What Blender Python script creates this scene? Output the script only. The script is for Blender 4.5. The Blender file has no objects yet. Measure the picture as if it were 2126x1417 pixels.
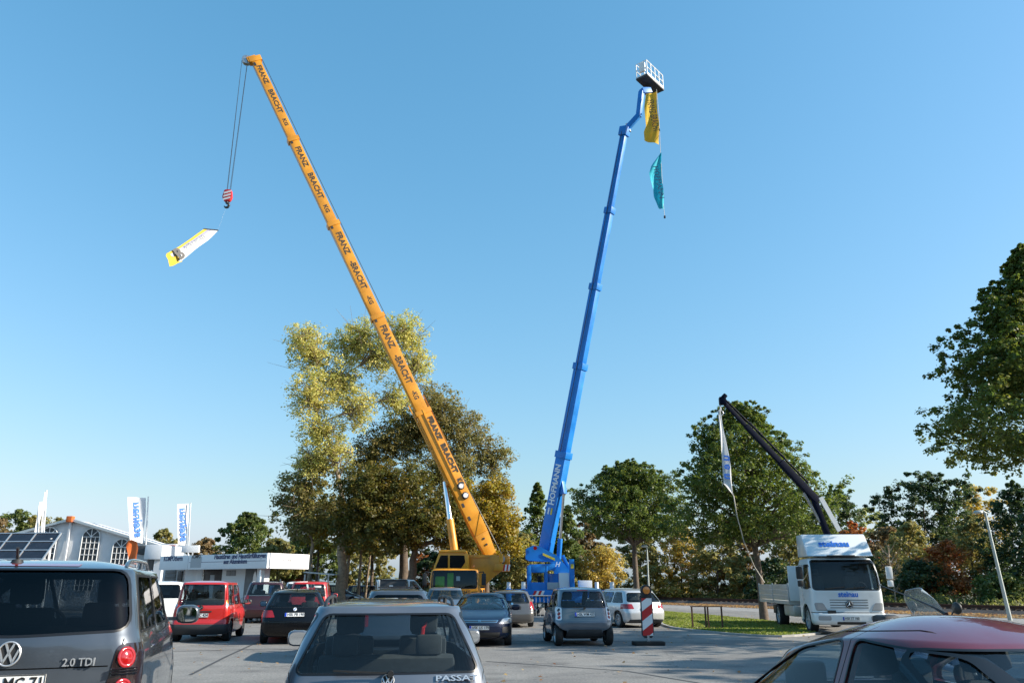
import bpy, bmesh, math, random
import numpy as np
from mathutils import Vector, Matrix
from mathutils.bvhtree import BVHTree
R = math.radians
scene = bpy.context.scene
C = scene.collection

# ------------------------------------------------------------------ camera, sky, sun, exposure
EYE = 1.55
PITCH = math.atan(504 / 1612)
cam_d = bpy.data.cameras.new('camera')
cam_d.lens = 36 * 1612 / 2126
cam_d.sensor_width = 36
cam_d.clip_end = 3000
cam = bpy.data.objects.new('camera', cam_d)
C.objects.link(cam)
cam.location = (0, 0, EYE)
cam.rotation_euler = (math.pi / 2 + PITCH, 0, 0)
scene.camera = cam

SUN_EL = R(27)
SUN_AZ = R(97)          # clockwise from straight ahead: from the right, a little behind the camera
sdir = Vector((math.sin(SUN_AZ) * math.cos(SUN_EL), math.cos(SUN_AZ) * math.cos(SUN_EL), math.sin(SUN_EL)))
world = bpy.data.worlds.new('World')
scene.world = world
world.use_nodes = True
wn = world.node_tree.nodes
wl = world.node_tree.links
sky = wn.new('ShaderNodeTexSky')
sky.sky_type = 'NISHITA'
sky.sun_disc = False
sky.sun_elevation = SUN_EL
sky.sun_rotation = SUN_AZ
sky.altitude = 0
sky.air_density = 1.5
sky.dust_density = 1.0
sky.ozone_density = 1.0
bg = wn['Background']
bg.inputs[1].default_value = 0.15
# the camera's colour response, the same over the whole sky: red has a steeper curve than green and blue
sep = wn.new('ShaderNodeSeparateColor')
cmb = wn.new('ShaderNodeCombineColor')
wl.new(sky.outputs[0], sep.inputs[0])
chan = []
for i, (pw, gain) in enumerate(((1.1, 0.375), (0.737, 0.862), (0.75, 1.12))):
    p_ = wn.new('ShaderNodeMath')
    p_.operation = 'POWER'
    p_.inputs[1].default_value = pw
    g_ = wn.new('ShaderNodeMath')
    g_.operation = 'MULTIPLY'
    g_.inputs[1].default_value = gain
    wl.new(sep.outputs[i], p_.inputs[0])
    wl.new(p_.outputs[0], g_.inputs[0])
    chan.append(g_.outputs[0])
lim = wn.new('ShaderNodeMath')
lim.operation = 'MINIMUM'
cap_ = wn.new('ShaderNodeMath')
cap_.operation = 'MULTIPLY'
cap_.inputs[1].default_value = 0.88
wl.new(chan[1], cap_.inputs[0])
wl.new(chan[0], lim.inputs[0])
wl.new(cap_.outputs[0], lim.inputs[1])
wl.new(lim.outputs[0], cmb.inputs[0])
wl.new(chan[1], cmb.inputs[1])
flo = wn.new('ShaderNodeMath')
flo.operation = 'MAXIMUM'
gb = wn.new('ShaderNodeMath')
gb.operation = 'MULTIPLY'
gb.inputs[1].default_value = 1.1
wl.new(chan[1], gb.inputs[0])
wl.new(chan[2], flo.inputs[0])
wl.new(gb.outputs[0], flo.inputs[1])
wl.new(flo.outputs[0], cmb.inputs[2])
wl.new(cmb.outputs[0], bg.inputs[0])

sun_d = bpy.data.lights.new('sun', 'SUN')
sun_d.energy = 4.9
sun_d.angle = R(0.55)
sun_d.color = (1.0, 0.91, 0.77)
sun = bpy.data.objects.new('sun', sun_d)
C.objects.link(sun)
sun.location = (60, -10, 50)
sun.rotation_euler = sdir.to_track_quat('Z', 'Y').to_euler()

scene.view_settings.view_transform = 'Standard'
scene.view_settings.look = 'None'
scene.view_settings.gamma = 1
scene.view_settings.use_curve_mapping = False
scene.view_settings.exposure = 0.9
scene.render.engine = 'CYCLES'
scene.cycles.use_denoising = True
scene.cycles.max_bounces = 8
scene.cycles.transparent_max_bounces = 12
scene.cycles.caustics_reflective = False
scene.cycles.caustics_refractive = False

def at(px, py, Y):
    """a point of the place at distance Y straight ahead, from where it sits in the photograph"""
    u = (px - 1063) / 1612.0
    v = (708.5 - py) / 1612.0
    c, s = math.cos(PITCH), math.sin(PITCH)
    t = Y / (c - v * s)
    return Vector((u * t, Y, EYE + (s + v * c) * t))

# ------------------------------------------------------------------ materials
M = {}
def mat(name, col, rough=0.6, metal=0.0, coat=0.0, vary=0.0, vscale=6.0, bump=0.0, bscale=40.0, spec=0.5, emit=None):
    m = bpy.data.materials.new(name)
    m.use_nodes = True
    nt = m.node_tree
    b = nt.nodes['Principled BSDF']
    b.inputs['Base Color'].default_value = (*col, 1)
    b.inputs['Roughness'].default_value = rough
    b.inputs['Metallic'].default_value = metal
    b.inputs['Specular IOR Level'].default_value = spec
    b.inputs['Coat Weight'].default_value = coat
    b.inputs['Coat Roughness'].default_value = 0.04
    tc = nt.nodes.new('ShaderNodeTexCoord')
    if vary > 0:
        n = nt.nodes.new('ShaderNodeTexNoise')
        n.inputs['Scale'].default_value = vscale
        n.inputs['Detail'].default_value = 6
        nt.links.new(tc.outputs['Object'], n.inputs['Vector'])
        mx = nt.nodes.new('ShaderNodeMix')
        mx.data_type = 'RGBA'
        mx.inputs[6].default_value = (*[c * (1 - vary) for c in col], 1)
        mx.inputs[7].default_value = (*[min(1, c * (1 + vary)) for c in col], 1)
        rr = nt.nodes.new('ShaderNodeMapRange')
        rr.inputs[1].default_value = 0.3
        rr.inputs[2].default_value = 0.7
        nt.links.new(n.outputs[0], rr.inputs[0])
        nt.links.new(rr.outputs[0], mx.inputs[0])
        nt.links.new(mx.outputs[2], b.inputs['Base Color'])
        r2 = nt.nodes.new('ShaderNodeMapRange')
        r2.inputs[1].default_value = 0.3
        r2.inputs[2].default_value = 0.7
        r2.inputs[3].default_value = rough * 0.8
        r2.inputs[4].default_value = min(1, rough * 1.3)
        nt.links.new(n.outputs[0], r2.inputs[0])
        nt.links.new(r2.outputs[0], b.inputs['Roughness'])
    if bump > 0:
        n2 = nt.nodes.new('ShaderNodeTexNoise')
        n2.inputs['Scale'].default_value = bscale
        n2.inputs['Detail'].default_value = 4
        nt.links.new(tc.outputs['Object'], n2.inputs['Vector'])
        bp = nt.nodes.new('ShaderNodeBump')
        bp.inputs['Strength'].default_value = bump
        bp.inputs['Distance'].default_value = 0.02
        nt.links.new(n2.outputs[0], bp.inputs['Height'])
        nt.links.new(bp.outputs[0], b.inputs['Normal'])
    if emit:
        b.inputs['Emission Color'].default_value = (*emit[:3], 1)
        b.inputs['Emission Strength'].default_value = emit[3]
    M[name] = m
    return m

def paint(name, col, metal=0.35, rough=0.32, coat=1.0, spec=0.5):
    return mat(name, col, rough, metal, coat=coat, vary=0.07, vscale=2.2, spec=spec)

def glass(name, tint, gloss=1.0):
    m = bpy.data.materials.new(name)
    m.use_nodes = True
    nt = m.node_tree
    nt.nodes.remove(nt.nodes['Principled BSDF'])
    out = nt.nodes['Material Output']
    tr = nt.nodes.new('ShaderNodeBsdfTransparent')
    tr.inputs[0].default_value = (*tint, 1)
    gl = nt.nodes.new('ShaderNodeBsdfGlossy')
    gl.inputs[0].default_value = (gloss, gloss, gloss, 1)
    gl.inputs['Roughness'].default_value = 0.03
    fr = nt.nodes.new('ShaderNodeFresnel')
    fr.inputs[0].default_value = 1.5
    mx = nt.nodes.new('ShaderNodeMixShader')
    # thin pane: reflect on the faces looking outwards only, the inner faces just pass light
    ge = nt.nodes.new('ShaderNodeNewGeometry')
    iv = nt.nodes.new('ShaderNodeMath')
    iv.operation = 'SUBTRACT'
    iv.inputs[0].default_value = 1.0
    nt.links.new(ge.outputs['Backfacing'], iv.inputs[1])
    ml = nt.nodes.new('ShaderNodeMath')
    ml.operation = 'MULTIPLY'
    nt.links.new(fr.outputs[0], ml.inputs[0])
    nt.links.new(iv.outputs[0], ml.inputs[1])
    nt.links.new(ml.outputs[0], mx.inputs[0])
    nt.links.new(tr.outputs[0], mx.inputs[1])
    nt.links.new(gl.outputs[0], mx.inputs[2])
    nt.links.new(mx.outputs[0], out.inputs[0])
    M[name] = m
    return m

glass('glass', (0.76, 0.81, 0.83), 0.9)
glass('glass_privacy', (0.3, 0.32, 0.34), 0.6)
glass('glass_clear', (0.93, 0.95, 0.95))
def dusty(m, amount, col):
    nt = m.node_tree
    out = nt.nodes['Material Output']
    old = out.inputs[0].links[0].from_socket
    d = nt.nodes.new('ShaderNodeBsdfDiffuse')
    d.inputs[0].default_value = (*col, 1)
    mx = nt.nodes.new('ShaderNodeMixShader')
    mx.inputs[0].default_value = amount
    nt.links.new(old, mx.inputs[1])
    nt.links.new(d.outputs[0], mx.inputs[2])
    nt.links.new(mx.outputs[0], out.inputs[0])
dusty(M['glass_clear'], 0.2, (0.6, 0.68, 0.7))
dusty(M['glass'], 0.003, (0.5, 0.5, 0.48))
paint('paint_graphite', (0.07, 0.085, 0.105), 0.5)
paint('paint_silver', (0.145, 0.162, 0.19), 0.5)
paint('paint_wine', (0.13, 0.003, 0.006), 0.1)
paint('paint_red', (0.5, 0.02, 0.015), 0.05)
paint('paint_black', (0.003, 0.003, 0.004), 0.0, 0.25, 0.3, 0.25)
paint('paint_darkblue', (0.006, 0.011, 0.032), 0.2, 0.3, 0.5, 0.3)
paint('paint_greybeige', (0.12, 0.115, 0.11), 0.5)
paint('paint_smart', (0.1, 0.13, 0.165), 0.5)
paint('paint_brightsilver', (0.55, 0.56, 0.57), 0.4)
paint('paint_white', (0.78, 0.78, 0.76), 0.0)
paint('paint_darkred', (0.035, 0.004, 0.005), 0.1)
paint('paint_midblue', (0.03, 0.09, 0.2), 0.3)
paint('paint_grey', (0.15, 0.165, 0.17), 0.4)
mat('black_plastic', (0.018, 0.019, 0.02), 0.55, vary=0.15)
mat('grey_plastic', (0.035, 0.038, 0.042), 0.6, vary=0.15)
mat('rubber', (0.014, 0.014, 0.014), 0.8, vary=0.2)
mat('seal', (0.008, 0.008, 0.009), 0.35)
mat('alloy', (0.5, 0.51, 0.53), 0.3, 0.8)
mat('chrome', (0.75, 0.76, 0.78), 0.08, 1.0)
mat('steel', (0.42, 0.43, 0.44), 0.35, 0.9, vary=0.1)
mat('galvanised', (0.45, 0.47, 0.48), 0.45, 0.7, vary=0.15)
mat('mirror_glass', (0.85, 0.88, 0.9), 0.02, 1.0)
mat('lens_red', (0.3, 0.006, 0.007), 0.08, coat=1.0)
mat('lens_smoke', (0.02, 0.012, 0.013), 0.08, coat=1.0)
mat('dark_glass', (0.008, 0.01, 0.012), 0.08, spec=0.35)
mat('lens_orange', (0.75, 0.22, 0.02), 0.1, coat=1.0)
mat('lens_clear', (0.36, 0.38, 0.4), 0.06, 0.3, coat=1.0)
mat('plate_white', (0.8, 0.8, 0.78), 0.35)
mat('plate_blue', (0.01, 0.04, 0.4), 0.35)
mat('plate_ink', (0.01, 0.01, 0.01), 0.5)
mat('interior', (0.02, 0.02, 0.022), 0.85, vary=0.2)
mat('seat_cloth', (0.045, 0.047, 0.05), 0.95, vary=0.25, vscale=14)
mat('seat_grey', (0.07, 0.07, 0.068), 0.95, vary=0.2, vscale=14)
mat('hi_vis', (0.25, 0.7, 0.05), 0.8, vary=0.15)
mat('crane_yellow', (0.66, 0.27, 0.012), 0.45, coat=0.2, vary=0.2, vscale=1.2, bump=0.04)
mat('crane_yellow_bright', (0.74, 0.33, 0.012), 0.4, coat=0.3, vary=0.08, vscale=1.2)
mat('crane_ink', (0.05, 0.04, 0.03), 0.6, vary=0.2)
mat('blue_paint', (0.001, 0.18, 0.58), 0.45, coat=0.08, vary=0.18, vscale=1.3, bump=0.03)
mat('white_paint', (0.78, 0.78, 0.77), 0.45, vary=0.05, vscale=2)
mat('white_ink', (0.8, 0.82, 0.84), 0.5)
mat('blue_ink', (0.02, 0.15, 0.6), 0.5)
mat('navy_ink', (0.02, 0.04, 0.12), 0.5)
mat('grey_ink', (0.25, 0.26, 0.27), 0.5)
mat('red_paint', (0.55, 0.02, 0.02), 0.45, vary=0.1)
mat('yellow_label', (0.75, 0.55, 0.05), 0.5)
mat('loader_paint', (0.004, 0.007, 0.02), 0.6, vary=0.15, spec=0.08)
mat('truck_white', (0.66, 0.7, 0.72), 0.32, coat=0.6, vary=0.05, vscale=2)
mat('aluminium', (0.5, 0.49, 0.46), 0.42, 0.6, vary=0.12, vscale=5)
mat('rust', (0.09, 0.04, 0.025), 0.8, vary=0.35, vscale=8, bump=0.2)
mat('concrete', (0.33, 0.32, 0.3), 0.85, vary=0.15, bump=0.2)
mat('panel_white', (0.74, 0.75, 0.76), 0.5, vary=0.04, vscale=1.5)
mat('panel_grey', (0.4, 0.41, 0.42), 0.55, vary=0.06)
mat('door_brown', (0.03, 0.018, 0.014), 0.5, vary=0.2)
mat('door_grey', (0.12, 0.125, 0.13), 0.5, vary=0.1)
mat('booth_dark', (0.05, 0.052, 0.055), 0.6, vary=0.2)
mat('orange_cloth', (0.62, 0.14, 0.03), 0.7, vary=0.15, vscale=2)
mat('frame_alu', (0.62, 0.63, 0.64), 0.35, 0.7)
mat('solar_cell', (0.02, 0.02, 0.028), 0.22, coat=0.2, vary=0.25, vscale=3, spec=0.35)
mat('pole_metal', (0.42, 0.45, 0.42), 0.5, 0.3, vary=0.12)
mat('tar', (0.05, 0.05, 0.05), 0.7, vary=0.3)
mat('rope', (0.5, 0.48, 0.44), 0.9)
mat('cable', (0.05, 0.05, 0.055), 0.5, 0.5)
mat('wood_dark', (0.05, 0.035, 0.025), 0.9, vary=0.3, bump=0.3)
mat('bark', (0.11, 0.082, 0.06), 0.95, vary=0.4, vscale=7, bump=0.9, bscale=22)
mat('bark_light', (0.26, 0.2, 0.14), 0.95, vary=0.35, vscale=6, bump=0.9, bscale=20)
mat('dead_twig', (0.3, 0.23, 0.16), 0.95, vary=0.2)

def cloth(name, col, trans=0.35, vary=0.05):
    m = mat(name, col, 0.8, vary=vary, vscale=3)
    nt = m.node_tree
    b = nt.nodes['Principled BSDF']
    t = nt.nodes.new('ShaderNodeBsdfTranslucent')
    t.inputs[0].default_value = (*col, 1)
    mx = nt.nodes.new('ShaderNodeMixShader')
    mx.inputs[0].default_value = trans
    nt.links.new(b.outputs[0], mx.inputs[1])
    nt.links.new(t.outputs[0], mx.inputs[2])
    nt.links.new(mx.outputs[0], nt.nodes['Material Output'].inputs[0])
    return m
cloth('flag_white', (0.82, 0.82, 0.82))
cloth('flag_yellow', (0.8, 0.55, 0.06))
cloth('flag_turquoise', (0.06, 0.6, 0.72))
cloth('flag_grey', (0.42, 0.42, 0.55))
cloth('flag_green', (0.1, 0.45, 0.15))
cloth('flag_red', (0.65, 0.1, 0.06))
cloth('tent_cloth', (0.78, 0.79, 0.8), 0.25, 0.08)

def leaf_material():
    m = bpy.data.materials.new('leaf')
    m.use_nodes = True
    nt = m.node_tree
    b = nt.nodes['Principled BSDF']
    at_ = nt.nodes.new('ShaderNodeAttribute')
    at_.attribute_name = 'leaf_colour'
    b.inputs['Roughness'].default_value = 0.5
    b.inputs['Specular IOR Level'].default_value = 0.4
    t = nt.nodes.new('ShaderNodeBsdfTranslucent')
    hs = nt.nodes.new('ShaderNodeHueSaturation')
    hs.inputs['Saturation'].default_value = 1.1
    hs.inputs['Value'].default_value = 1.5
    mx = nt.nodes.new('ShaderNodeMixShader')
    mx.inputs[0].default_value = 0.42
    nt.links.new(at_.outputs['Color'], b.inputs['Base Color'])
    nt.links.new(at_.outputs['Color'], hs.inputs['Color'])
    nt.links.new(hs.outputs[0], t.inputs[0])
    nt.links.new(b.outputs[0], mx.inputs[1])
    nt.links.new(t.outputs[0], mx.inputs[2])
    nt.links.new(mx.outputs[0], nt.nodes['Material Output'].inputs[0])
    M['leaf'] = m
leaf_material()

def ground_material(name, cols, scales, rough=0.9, bump=0.4, bscale=60.0, cracks=False, spots=None):
    """layered noise over three tones; world-scale coordinates"""
    m = bpy.data.materials.new(name)
    m.use_nodes = True
    nt = m.node_tree
    b = nt.nodes['Principled BSDF']
    b.inputs['Roughness'].default_value = rough
    b.inputs['Specular IOR Level'].default_value = 0.3
    tc = nt.nodes.new('ShaderNodeTexCoord')
    def noise(s, d=6.0):
        n = nt.nodes.new('ShaderNodeTexNoise')
        n.inputs['Scale'].default_value = s
        n.inputs['Detail'].default_value = d
        n.inputs['Roughness'].default_value = 0.65
        nt.links.new(tc.outputs['Object'], n.inputs['Vector'])
        return n
    def mixc(f, a, c):
        mx = nt.nodes.new('ShaderNodeMix')
        mx.data_type = 'RGBA'
        nt.links.new(f, mx.inputs[0])
        for i, v in ((6, a), (7, c)):
            if isinstance(v, tuple):
                mx.inputs[i].default_value = (*v, 1)
            else:
                nt.links.new(v, mx.inputs[i])
        return mx.outputs[2]
    def rng(sock, a, c, lo=0.0, hi=1.0):
        r = nt.nodes.new('ShaderNodeMapRange')
        r.inputs[1].default_value = a
        r.inputs[2].default_value = c
        r.inputs[3].default_value = lo
        r.inputs[4].default_value = hi
        nt.links.new(sock, r.inputs[0])
        return r.outputs[0]
    c1 = mixc(rng(noise(scales[0]).outputs[0], 0.35, 0.65), cols[0], cols[1])
    c2 = mixc(rng(noise(scales[1]).outputs[0], 0.42, 0.66, 0, 0.75), c1, cols[2])
    fine = noise(scales[2], 3)
    hsv = nt.nodes.new('ShaderNodeHueSaturation')
    nt.links.new(c2, hsv.inputs['Color'])
    nt.links.new(rng(fine.outputs[0], 0.3, 0.7, 0.72, 1.28), hsv.inputs['Value'])
    col = hsv.outputs[0]
    if cracks:
        v = nt.nodes.new('ShaderNodeTexVoronoi')
        v.feature = 'DISTANCE_TO_EDGE'
        v.inputs['Scale'].default_value = 0.22
        wv = noise(1.3)
        ad = nt.nodes.new('ShaderNodeVectorMath')
        ad.operation = 'MULTIPLY_ADD'
        ad.inputs[1].default_value = (0.8, 0.8, 0)
        nt.links.new(wv.outputs['Color'], ad.inputs[0])
        nt.links.new(tc.outputs['Object'], ad.inputs[2])
        nt.links.new(ad.outputs[0], v.inputs['Vector'])
        col = mixc(rng(v.outputs[0], 0.0, 0.006, 0.55, 0.0), col, (0.05, 0.05, 0.05))
    if spots:
        v2 = nt.nodes.new('ShaderNodeTexVoronoi')
        v2.inputs['Scale'].default_value = 0.9
        nt.links.new(tc.outputs['Object'], v2.inputs['Vector'])
        col = mixc(rng(v2.outputs[0], 0.12, 0.3, 0.45, 0.0), col, spots)
    nt.links.new(col, b.inputs['Base Color'])
    bp = nt.nodes.new('ShaderNodeBump')
    bp.inputs['Strength'].default_value = bump
    bp.inputs['Distance'].default_value = 0.02
    bn = noise(bscale, 3)
    nt.links.new(bn.outputs[0], bp.inputs['Height'])
    nt.links.new(bp.outputs[0], b.inputs['Normal'])
    M[name] = m
ground_material('asphalt', ((0.19, 0.185, 0.175), (0.275, 0.265, 0.245), (0.15, 0.145, 0.14)), (0.16, 0.55, 22), 0.88, 0.5, 90, True, (0.09, 0.088, 0.085))
ground_material('road_asphalt', ((0.25, 0.245, 0.235), (0.3, 0.29, 0.275), (0.21, 0.205, 0.2)), (0.15, 0.9, 18), 0.88, 0.4, 80)
ground_material('turf', ((0.16, 0.21, 0.04), (0.22, 0.25, 0.06), (0.24, 0.22, 0.09)), (0.4, 1.4, 16), 0.95, 0.8, 40)
ground_material('ballast', ((0.1, 0.085, 0.075), (0.16, 0.13, 0.11), (0.07, 0.055, 0.05)), (0.8, 2.5, 14), 0.95, 1.0, 24)
ground_material('litter', ((0.16, 0.11, 0.075), (0.24, 0.17, 0.11), (0.1, 0.07, 0.05)), (0.7, 2.0, 12), 0.95, 0.9, 20)
ground_material('soil', ((0.06, 0.055, 0.03), (0.09, 0.085, 0.04), (0.05, 0.04, 0.025)), (0.3, 1.2, 9), 0.95, 0.9, 15)

# ------------------------------------------------------------------ object helpers
def link(o, parent=None):
    C.objects.link(o)
    if parent is not None:
        o.parent = parent
    return o

def tag(o, label, cat, group=None):
    o['label'] = label
    o['category'] = cat
    if group:
        o['group'] = group
    return o

def thing(name, label, cat, loc=(0, 0, 0), rotz=0.0, group=None):
    o = bpy.data.objects.new(name, None)
    o.empty_display_size = 0.2
    o.location = loc
    o.rotation_euler = (0, 0, rotz)
    C.objects.link(o)
    return tag(o, label, cat, group)

class MB:
    """collects simple solids into one mesh"""
    def __init__(s):
        s.v = []
        s.f = []
    def add(s, vs, fs):
        k = len(s.v)
        s.v += [Vector(v) for v in vs]
        s.f += [tuple(i + k for i in f) for f in fs]
        return s
    def box(s, lo, hi, mtx=None):
        vs = [Vector((x, y, z)) for x in (lo[0], hi[0]) for y in (lo[1], hi[1]) for z in (lo[2], hi[2])]
        if mtx is not None:
            vs = [mtx @ v for v in vs]
        return s.add(vs, [(0, 1, 3, 2), (4, 6, 7, 5), (0, 4, 5, 1), (2, 3, 7, 6), (0, 2, 6, 4), (1, 5, 7, 3)])
    def prism(s, poly, axis, a, b):
        """extrude a 2-D outline: axis x -> (y,z), y -> (x,z), z -> (x,y)"""
        def p(q, t):
            return {'x': (t, q[0], q[1]), 'y': (q[0], t, q[1]), 'z': (q[0], q[1], t)}[axis]
        n = len(poly)
        area = sum(poly[i][0] * poly[(i + 1) % n][1] - poly[(i + 1) % n][0] * poly[i][1] for i in range(n))
        flip = (area < 0) != (axis == 'y')
        if (b < a):
            flip = not flip
        vs = [p(q, a) for q in poly] + [p(q, b) for q in poly]
        fs = [tuple(range(n))[::-1], tuple(range(n, 2 * n))] + [(i, (i + 1) % n, n + (i + 1) % n, n + i) for i in range(n)]
        if flip:
            fs = [f[::-1] for f in fs]
        return s.add(vs, fs)
    def tube(s, pts, rad, n=8, caps=True):
        pts = [Vector(p) for p in pts]
        if not isinstance(rad, (list, tuple)):
            rad = [rad] * len(pts)
        rings = []
        up = Vector((0, 0, 1))
        for i, p in enumerate(pts):
            d = (pts[min(i + 1, len(pts) - 1)] - pts[max(i - 1, 0)]).normalized()
            ref = up if abs(d.z) < 0.9 else Vector((1, 0, 0))
            a = d.cross(ref).normalized()
            b = d.cross(a)
            rings.append([p + (a * math.cos(2 * math.pi * k / n) + b * math.sin(2 * math.pi * k / n)) * rad[i] for k in range(n)])
        vs = [v for r in rings for v in r]
        fs = []
        for i in range(len(pts) - 1):
            for k in range(n):
                fs.append((i * n + k, i * n + (k + 1) % n, (i + 1) * n + (k + 1) % n, (i + 1) * n + k))
        if caps:
            fs += [tuple(range(n))[::-1], tuple((len(pts) - 1) * n + k for k in range(n))]
        return s.add(vs, fs)
    def cyl(s, a, b, r, n=20, r2=None):
        return s.tube([a, b], [r, r if r2 is None else r2], n)
    def lathe(s, prof, axis='y', n=28, centre=(0, 0, 0)):
        """prof: closed list of (radius, offset along axis)"""
        k = len(prof)
        vs = []
        for i in range(n):
            a = 2 * math.pi * i / n
            for r, o in prof:
                p = {'y': (r * math.cos(a), o, r * math.sin(a)), 'z': (r * math.cos(a), r * math.sin(a), o), 'x': (o, r * math.cos(a), r * math.sin(a))}[axis]
                vs.append(Vector(p) + Vector(centre))
        fs = []
        for i in range(n):
            for j in range(k):
                fs.append((i * k + j, i * k + (j + 1) % k, ((i + 1) % n) * k + (j + 1) % k, ((i + 1) % n) * k + j))
        return s.add(vs, fs)
    def beam(s, a, b, w, h, up=(0, 0, 1), w2=None, h2=None):
        """box section bar from a to b; w across, h along 'up'"""
        a, b = Vector(a), Vector(b)
        d = (b - a).normalized()
        x = d.cross(Vector(up)).normalized()
        y = x.cross(d).normalized()
        w2 = w if w2 is None else w2
        h2 = h if h2 is None else h2
        vs = []
        for p, ww, hh in ((a, w, h), (b, w2, h2)):
            vs += [p - x * ww / 2 - y * hh / 2, p + x * ww / 2 - y * hh / 2, p + x * ww / 2 + y * hh / 2, p - x * ww / 2 + y * hh / 2]
        return s.add(vs, [(0, 1, 2, 3), (7, 6, 5, 4), (0, 4, 5, 1), (1, 5, 6, 2), (2, 6, 7, 3), (3, 7, 4, 0)])
    def mesh(s, name):
        me = bpy.data.meshes.new(name)
        me.from_pydata([tuple(v) for v in s.v], [], s.f)
        return me
    def build(s, name, m, parent=None, smooth=0, bevel=0.0, origin=None, fix=True):
        me = s.mesh(name)
        bm = bmesh.new()
        bm.from_mesh(me)
        if fix:
            bmesh.ops.recalc_face_normals(bm, faces=bm.faces)
        if bevel > 0:
            ed = [e for e in bm.edges if len(e.link_faces) == 2 and e.calc_face_angle(0) > 0.6]
            bmesh.ops.bevel(bm, geom=ed, offset=bevel, segments=2, affect='EDGES', profile=0.6)
        if origin is not None:
            bmesh.ops.translate(bm, verts=bm.verts, vec=-Vector(origin))
        bm.to_mesh(me)
        bm.free()
        if smooth or bevel:
            me.shade_smooth()
            me.set_sharp_from_angle(angle=R(smooth or 35))
        me.materials.append(M[m] if isinstance(m, str) else m)
        o = bpy.data.objects.new(name, me)
        return link(o, parent)

def frame(origin, xdir, normal):
    """text frame: reading direction xdir, facing normal"""
    x = Vector(xdir).normalized()
    n = Vector(normal)
    n = (n - x * n.dot(x)).normalized()
    y = n.cross(x)
    m = Matrix(((x.x, y.x, n.x, origin[0]), (x.y, y.y, n.y, origin[1]), (x.z, y.z, n.z, origin[2]), (0, 0, 0, 1)))
    return m

def text(s, size, mtx, m, parent, name='lettering', bold=0.0, width=None, mirror=False, thick=0.004, align='CENTER', shear=0.0):
    cu = bpy.data.curves.new('t', 'FONT')
    cu.body = s
    cu.size = size
    cu.offset = bold * size
    cu.extrude = thick
    cu.align_x = align
    cu.align_y = 'CENTER'
    cu.shear = shear
    cu.resolution_u = 2
    o = bpy.data.objects.new('t', cu)
    me = bpy.data.meshes.new_from_object(o)
    bpy.data.objects.remove(o)
    bpy.data.curves.remove(cu)
    co = np.empty(len(me.vertices) * 3)
    me.vertices.foreach_get('co', co)
    co = co.reshape(-1, 3)
    if len(co) == 0:
        return None
    if width:
        w = co[:, 0].max() - co[:, 0].min()
        co[:, 0] *= width / w
    if mirror:
        co[:, 0] *= -1
    me.vertices.foreach_set('co', co.ravel())
    if mirror:
        me.flip_normals()
    me.transform(mtx)
    me.materials.clear()
    me.materials.append(M[m])
    me.name = name
    o = bpy.data.objects.new(name, me)
    return link(o, parent)

def copy_tree(o, parent=None):
    c = o.copy()
    C.objects.link(c)
    c.parent = parent
    for ch in list(o.children):
        copy_tree(ch, c)
    return c

def structure(o):
    o['kind'] = 'structure'
    return o
from mathutils.interpolate import poly_3d_calc
# ------------------------------------------------------------------ vehicle shells
def pchip(pts, q):
    pts = sorted(pts)
    x = np.array([p[0] for p in pts], float)
    y = np.array([p[1] for p in pts], float)
    h = np.diff(x)
    d = np.diff(y) / h
    m = np.zeros(len(x))
    m[0], m[-1] = d[0], d[-1]
    for i in range(1, len(x) - 1):
        if d[i - 1] * d[i] > 0:
            w1, w2 = 2 * h[i] + h[i - 1], h[i] + 2 * h[i - 1]
            m[i] = (w1 + w2) / (w1 / d[i - 1] + w2 / d[i])
    q = np.clip(q, x[0], x[-1])
    k = np.clip(np.searchsorted(x, q) - 1, 0, len(x) - 2)
    t = (q - x[k]) / h[k]
    return (y[k] * (2 * t**3 - 3 * t**2 + 1) + h[k] * m[k] * (t**3 - 2 * t**2 + t) + y[k + 1] * (-2 * t**3 + 3 * t**2) + h[k] * m[k + 1] * (t**3 - t**2))

def rpoly(pts, r, n=4):
    """outline with rounded corners"""
    out = []
    k = len(pts)
    for i in range(k):
        p0, p1, p2 = (np.array(pts[(i + j) % k], float) for j in (-1, 0, 1))
        a, b = p0 - p1, p2 - p1
        la, lb = np.linalg.norm(a), np.linalg.norm(b)
        t = min(r, la * 0.45, lb * 0.45)
        s, e = p1 + a / la * t, p1 + b / lb * t
        for j in range(n + 1):
            u = j / n
            out.append(tuple((1 - u)**2 * s + 2 * u * (1 - u) * p1 + u * u * e))
    return out

def grow(poly, e):
    """outline moved outwards by e"""
    p = np.array(poly, float)
    n = len(p)
    area = sum(p[i][0] * p[(i + 1) % n][1] - p[(i + 1) % n][0] * p[i][1] for i in range(n))
    sg = 1 if area > 0 else -1
    out = []
    for i in range(n):
        t = p[(i + 1) % n] - p[i - 1]
        l = np.linalg.norm(t)
        t = t / l if l > 0 else t
        out.append(tuple(p[i] + sg * e * np.array([t[1], -t[0]])))
    return out

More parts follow.
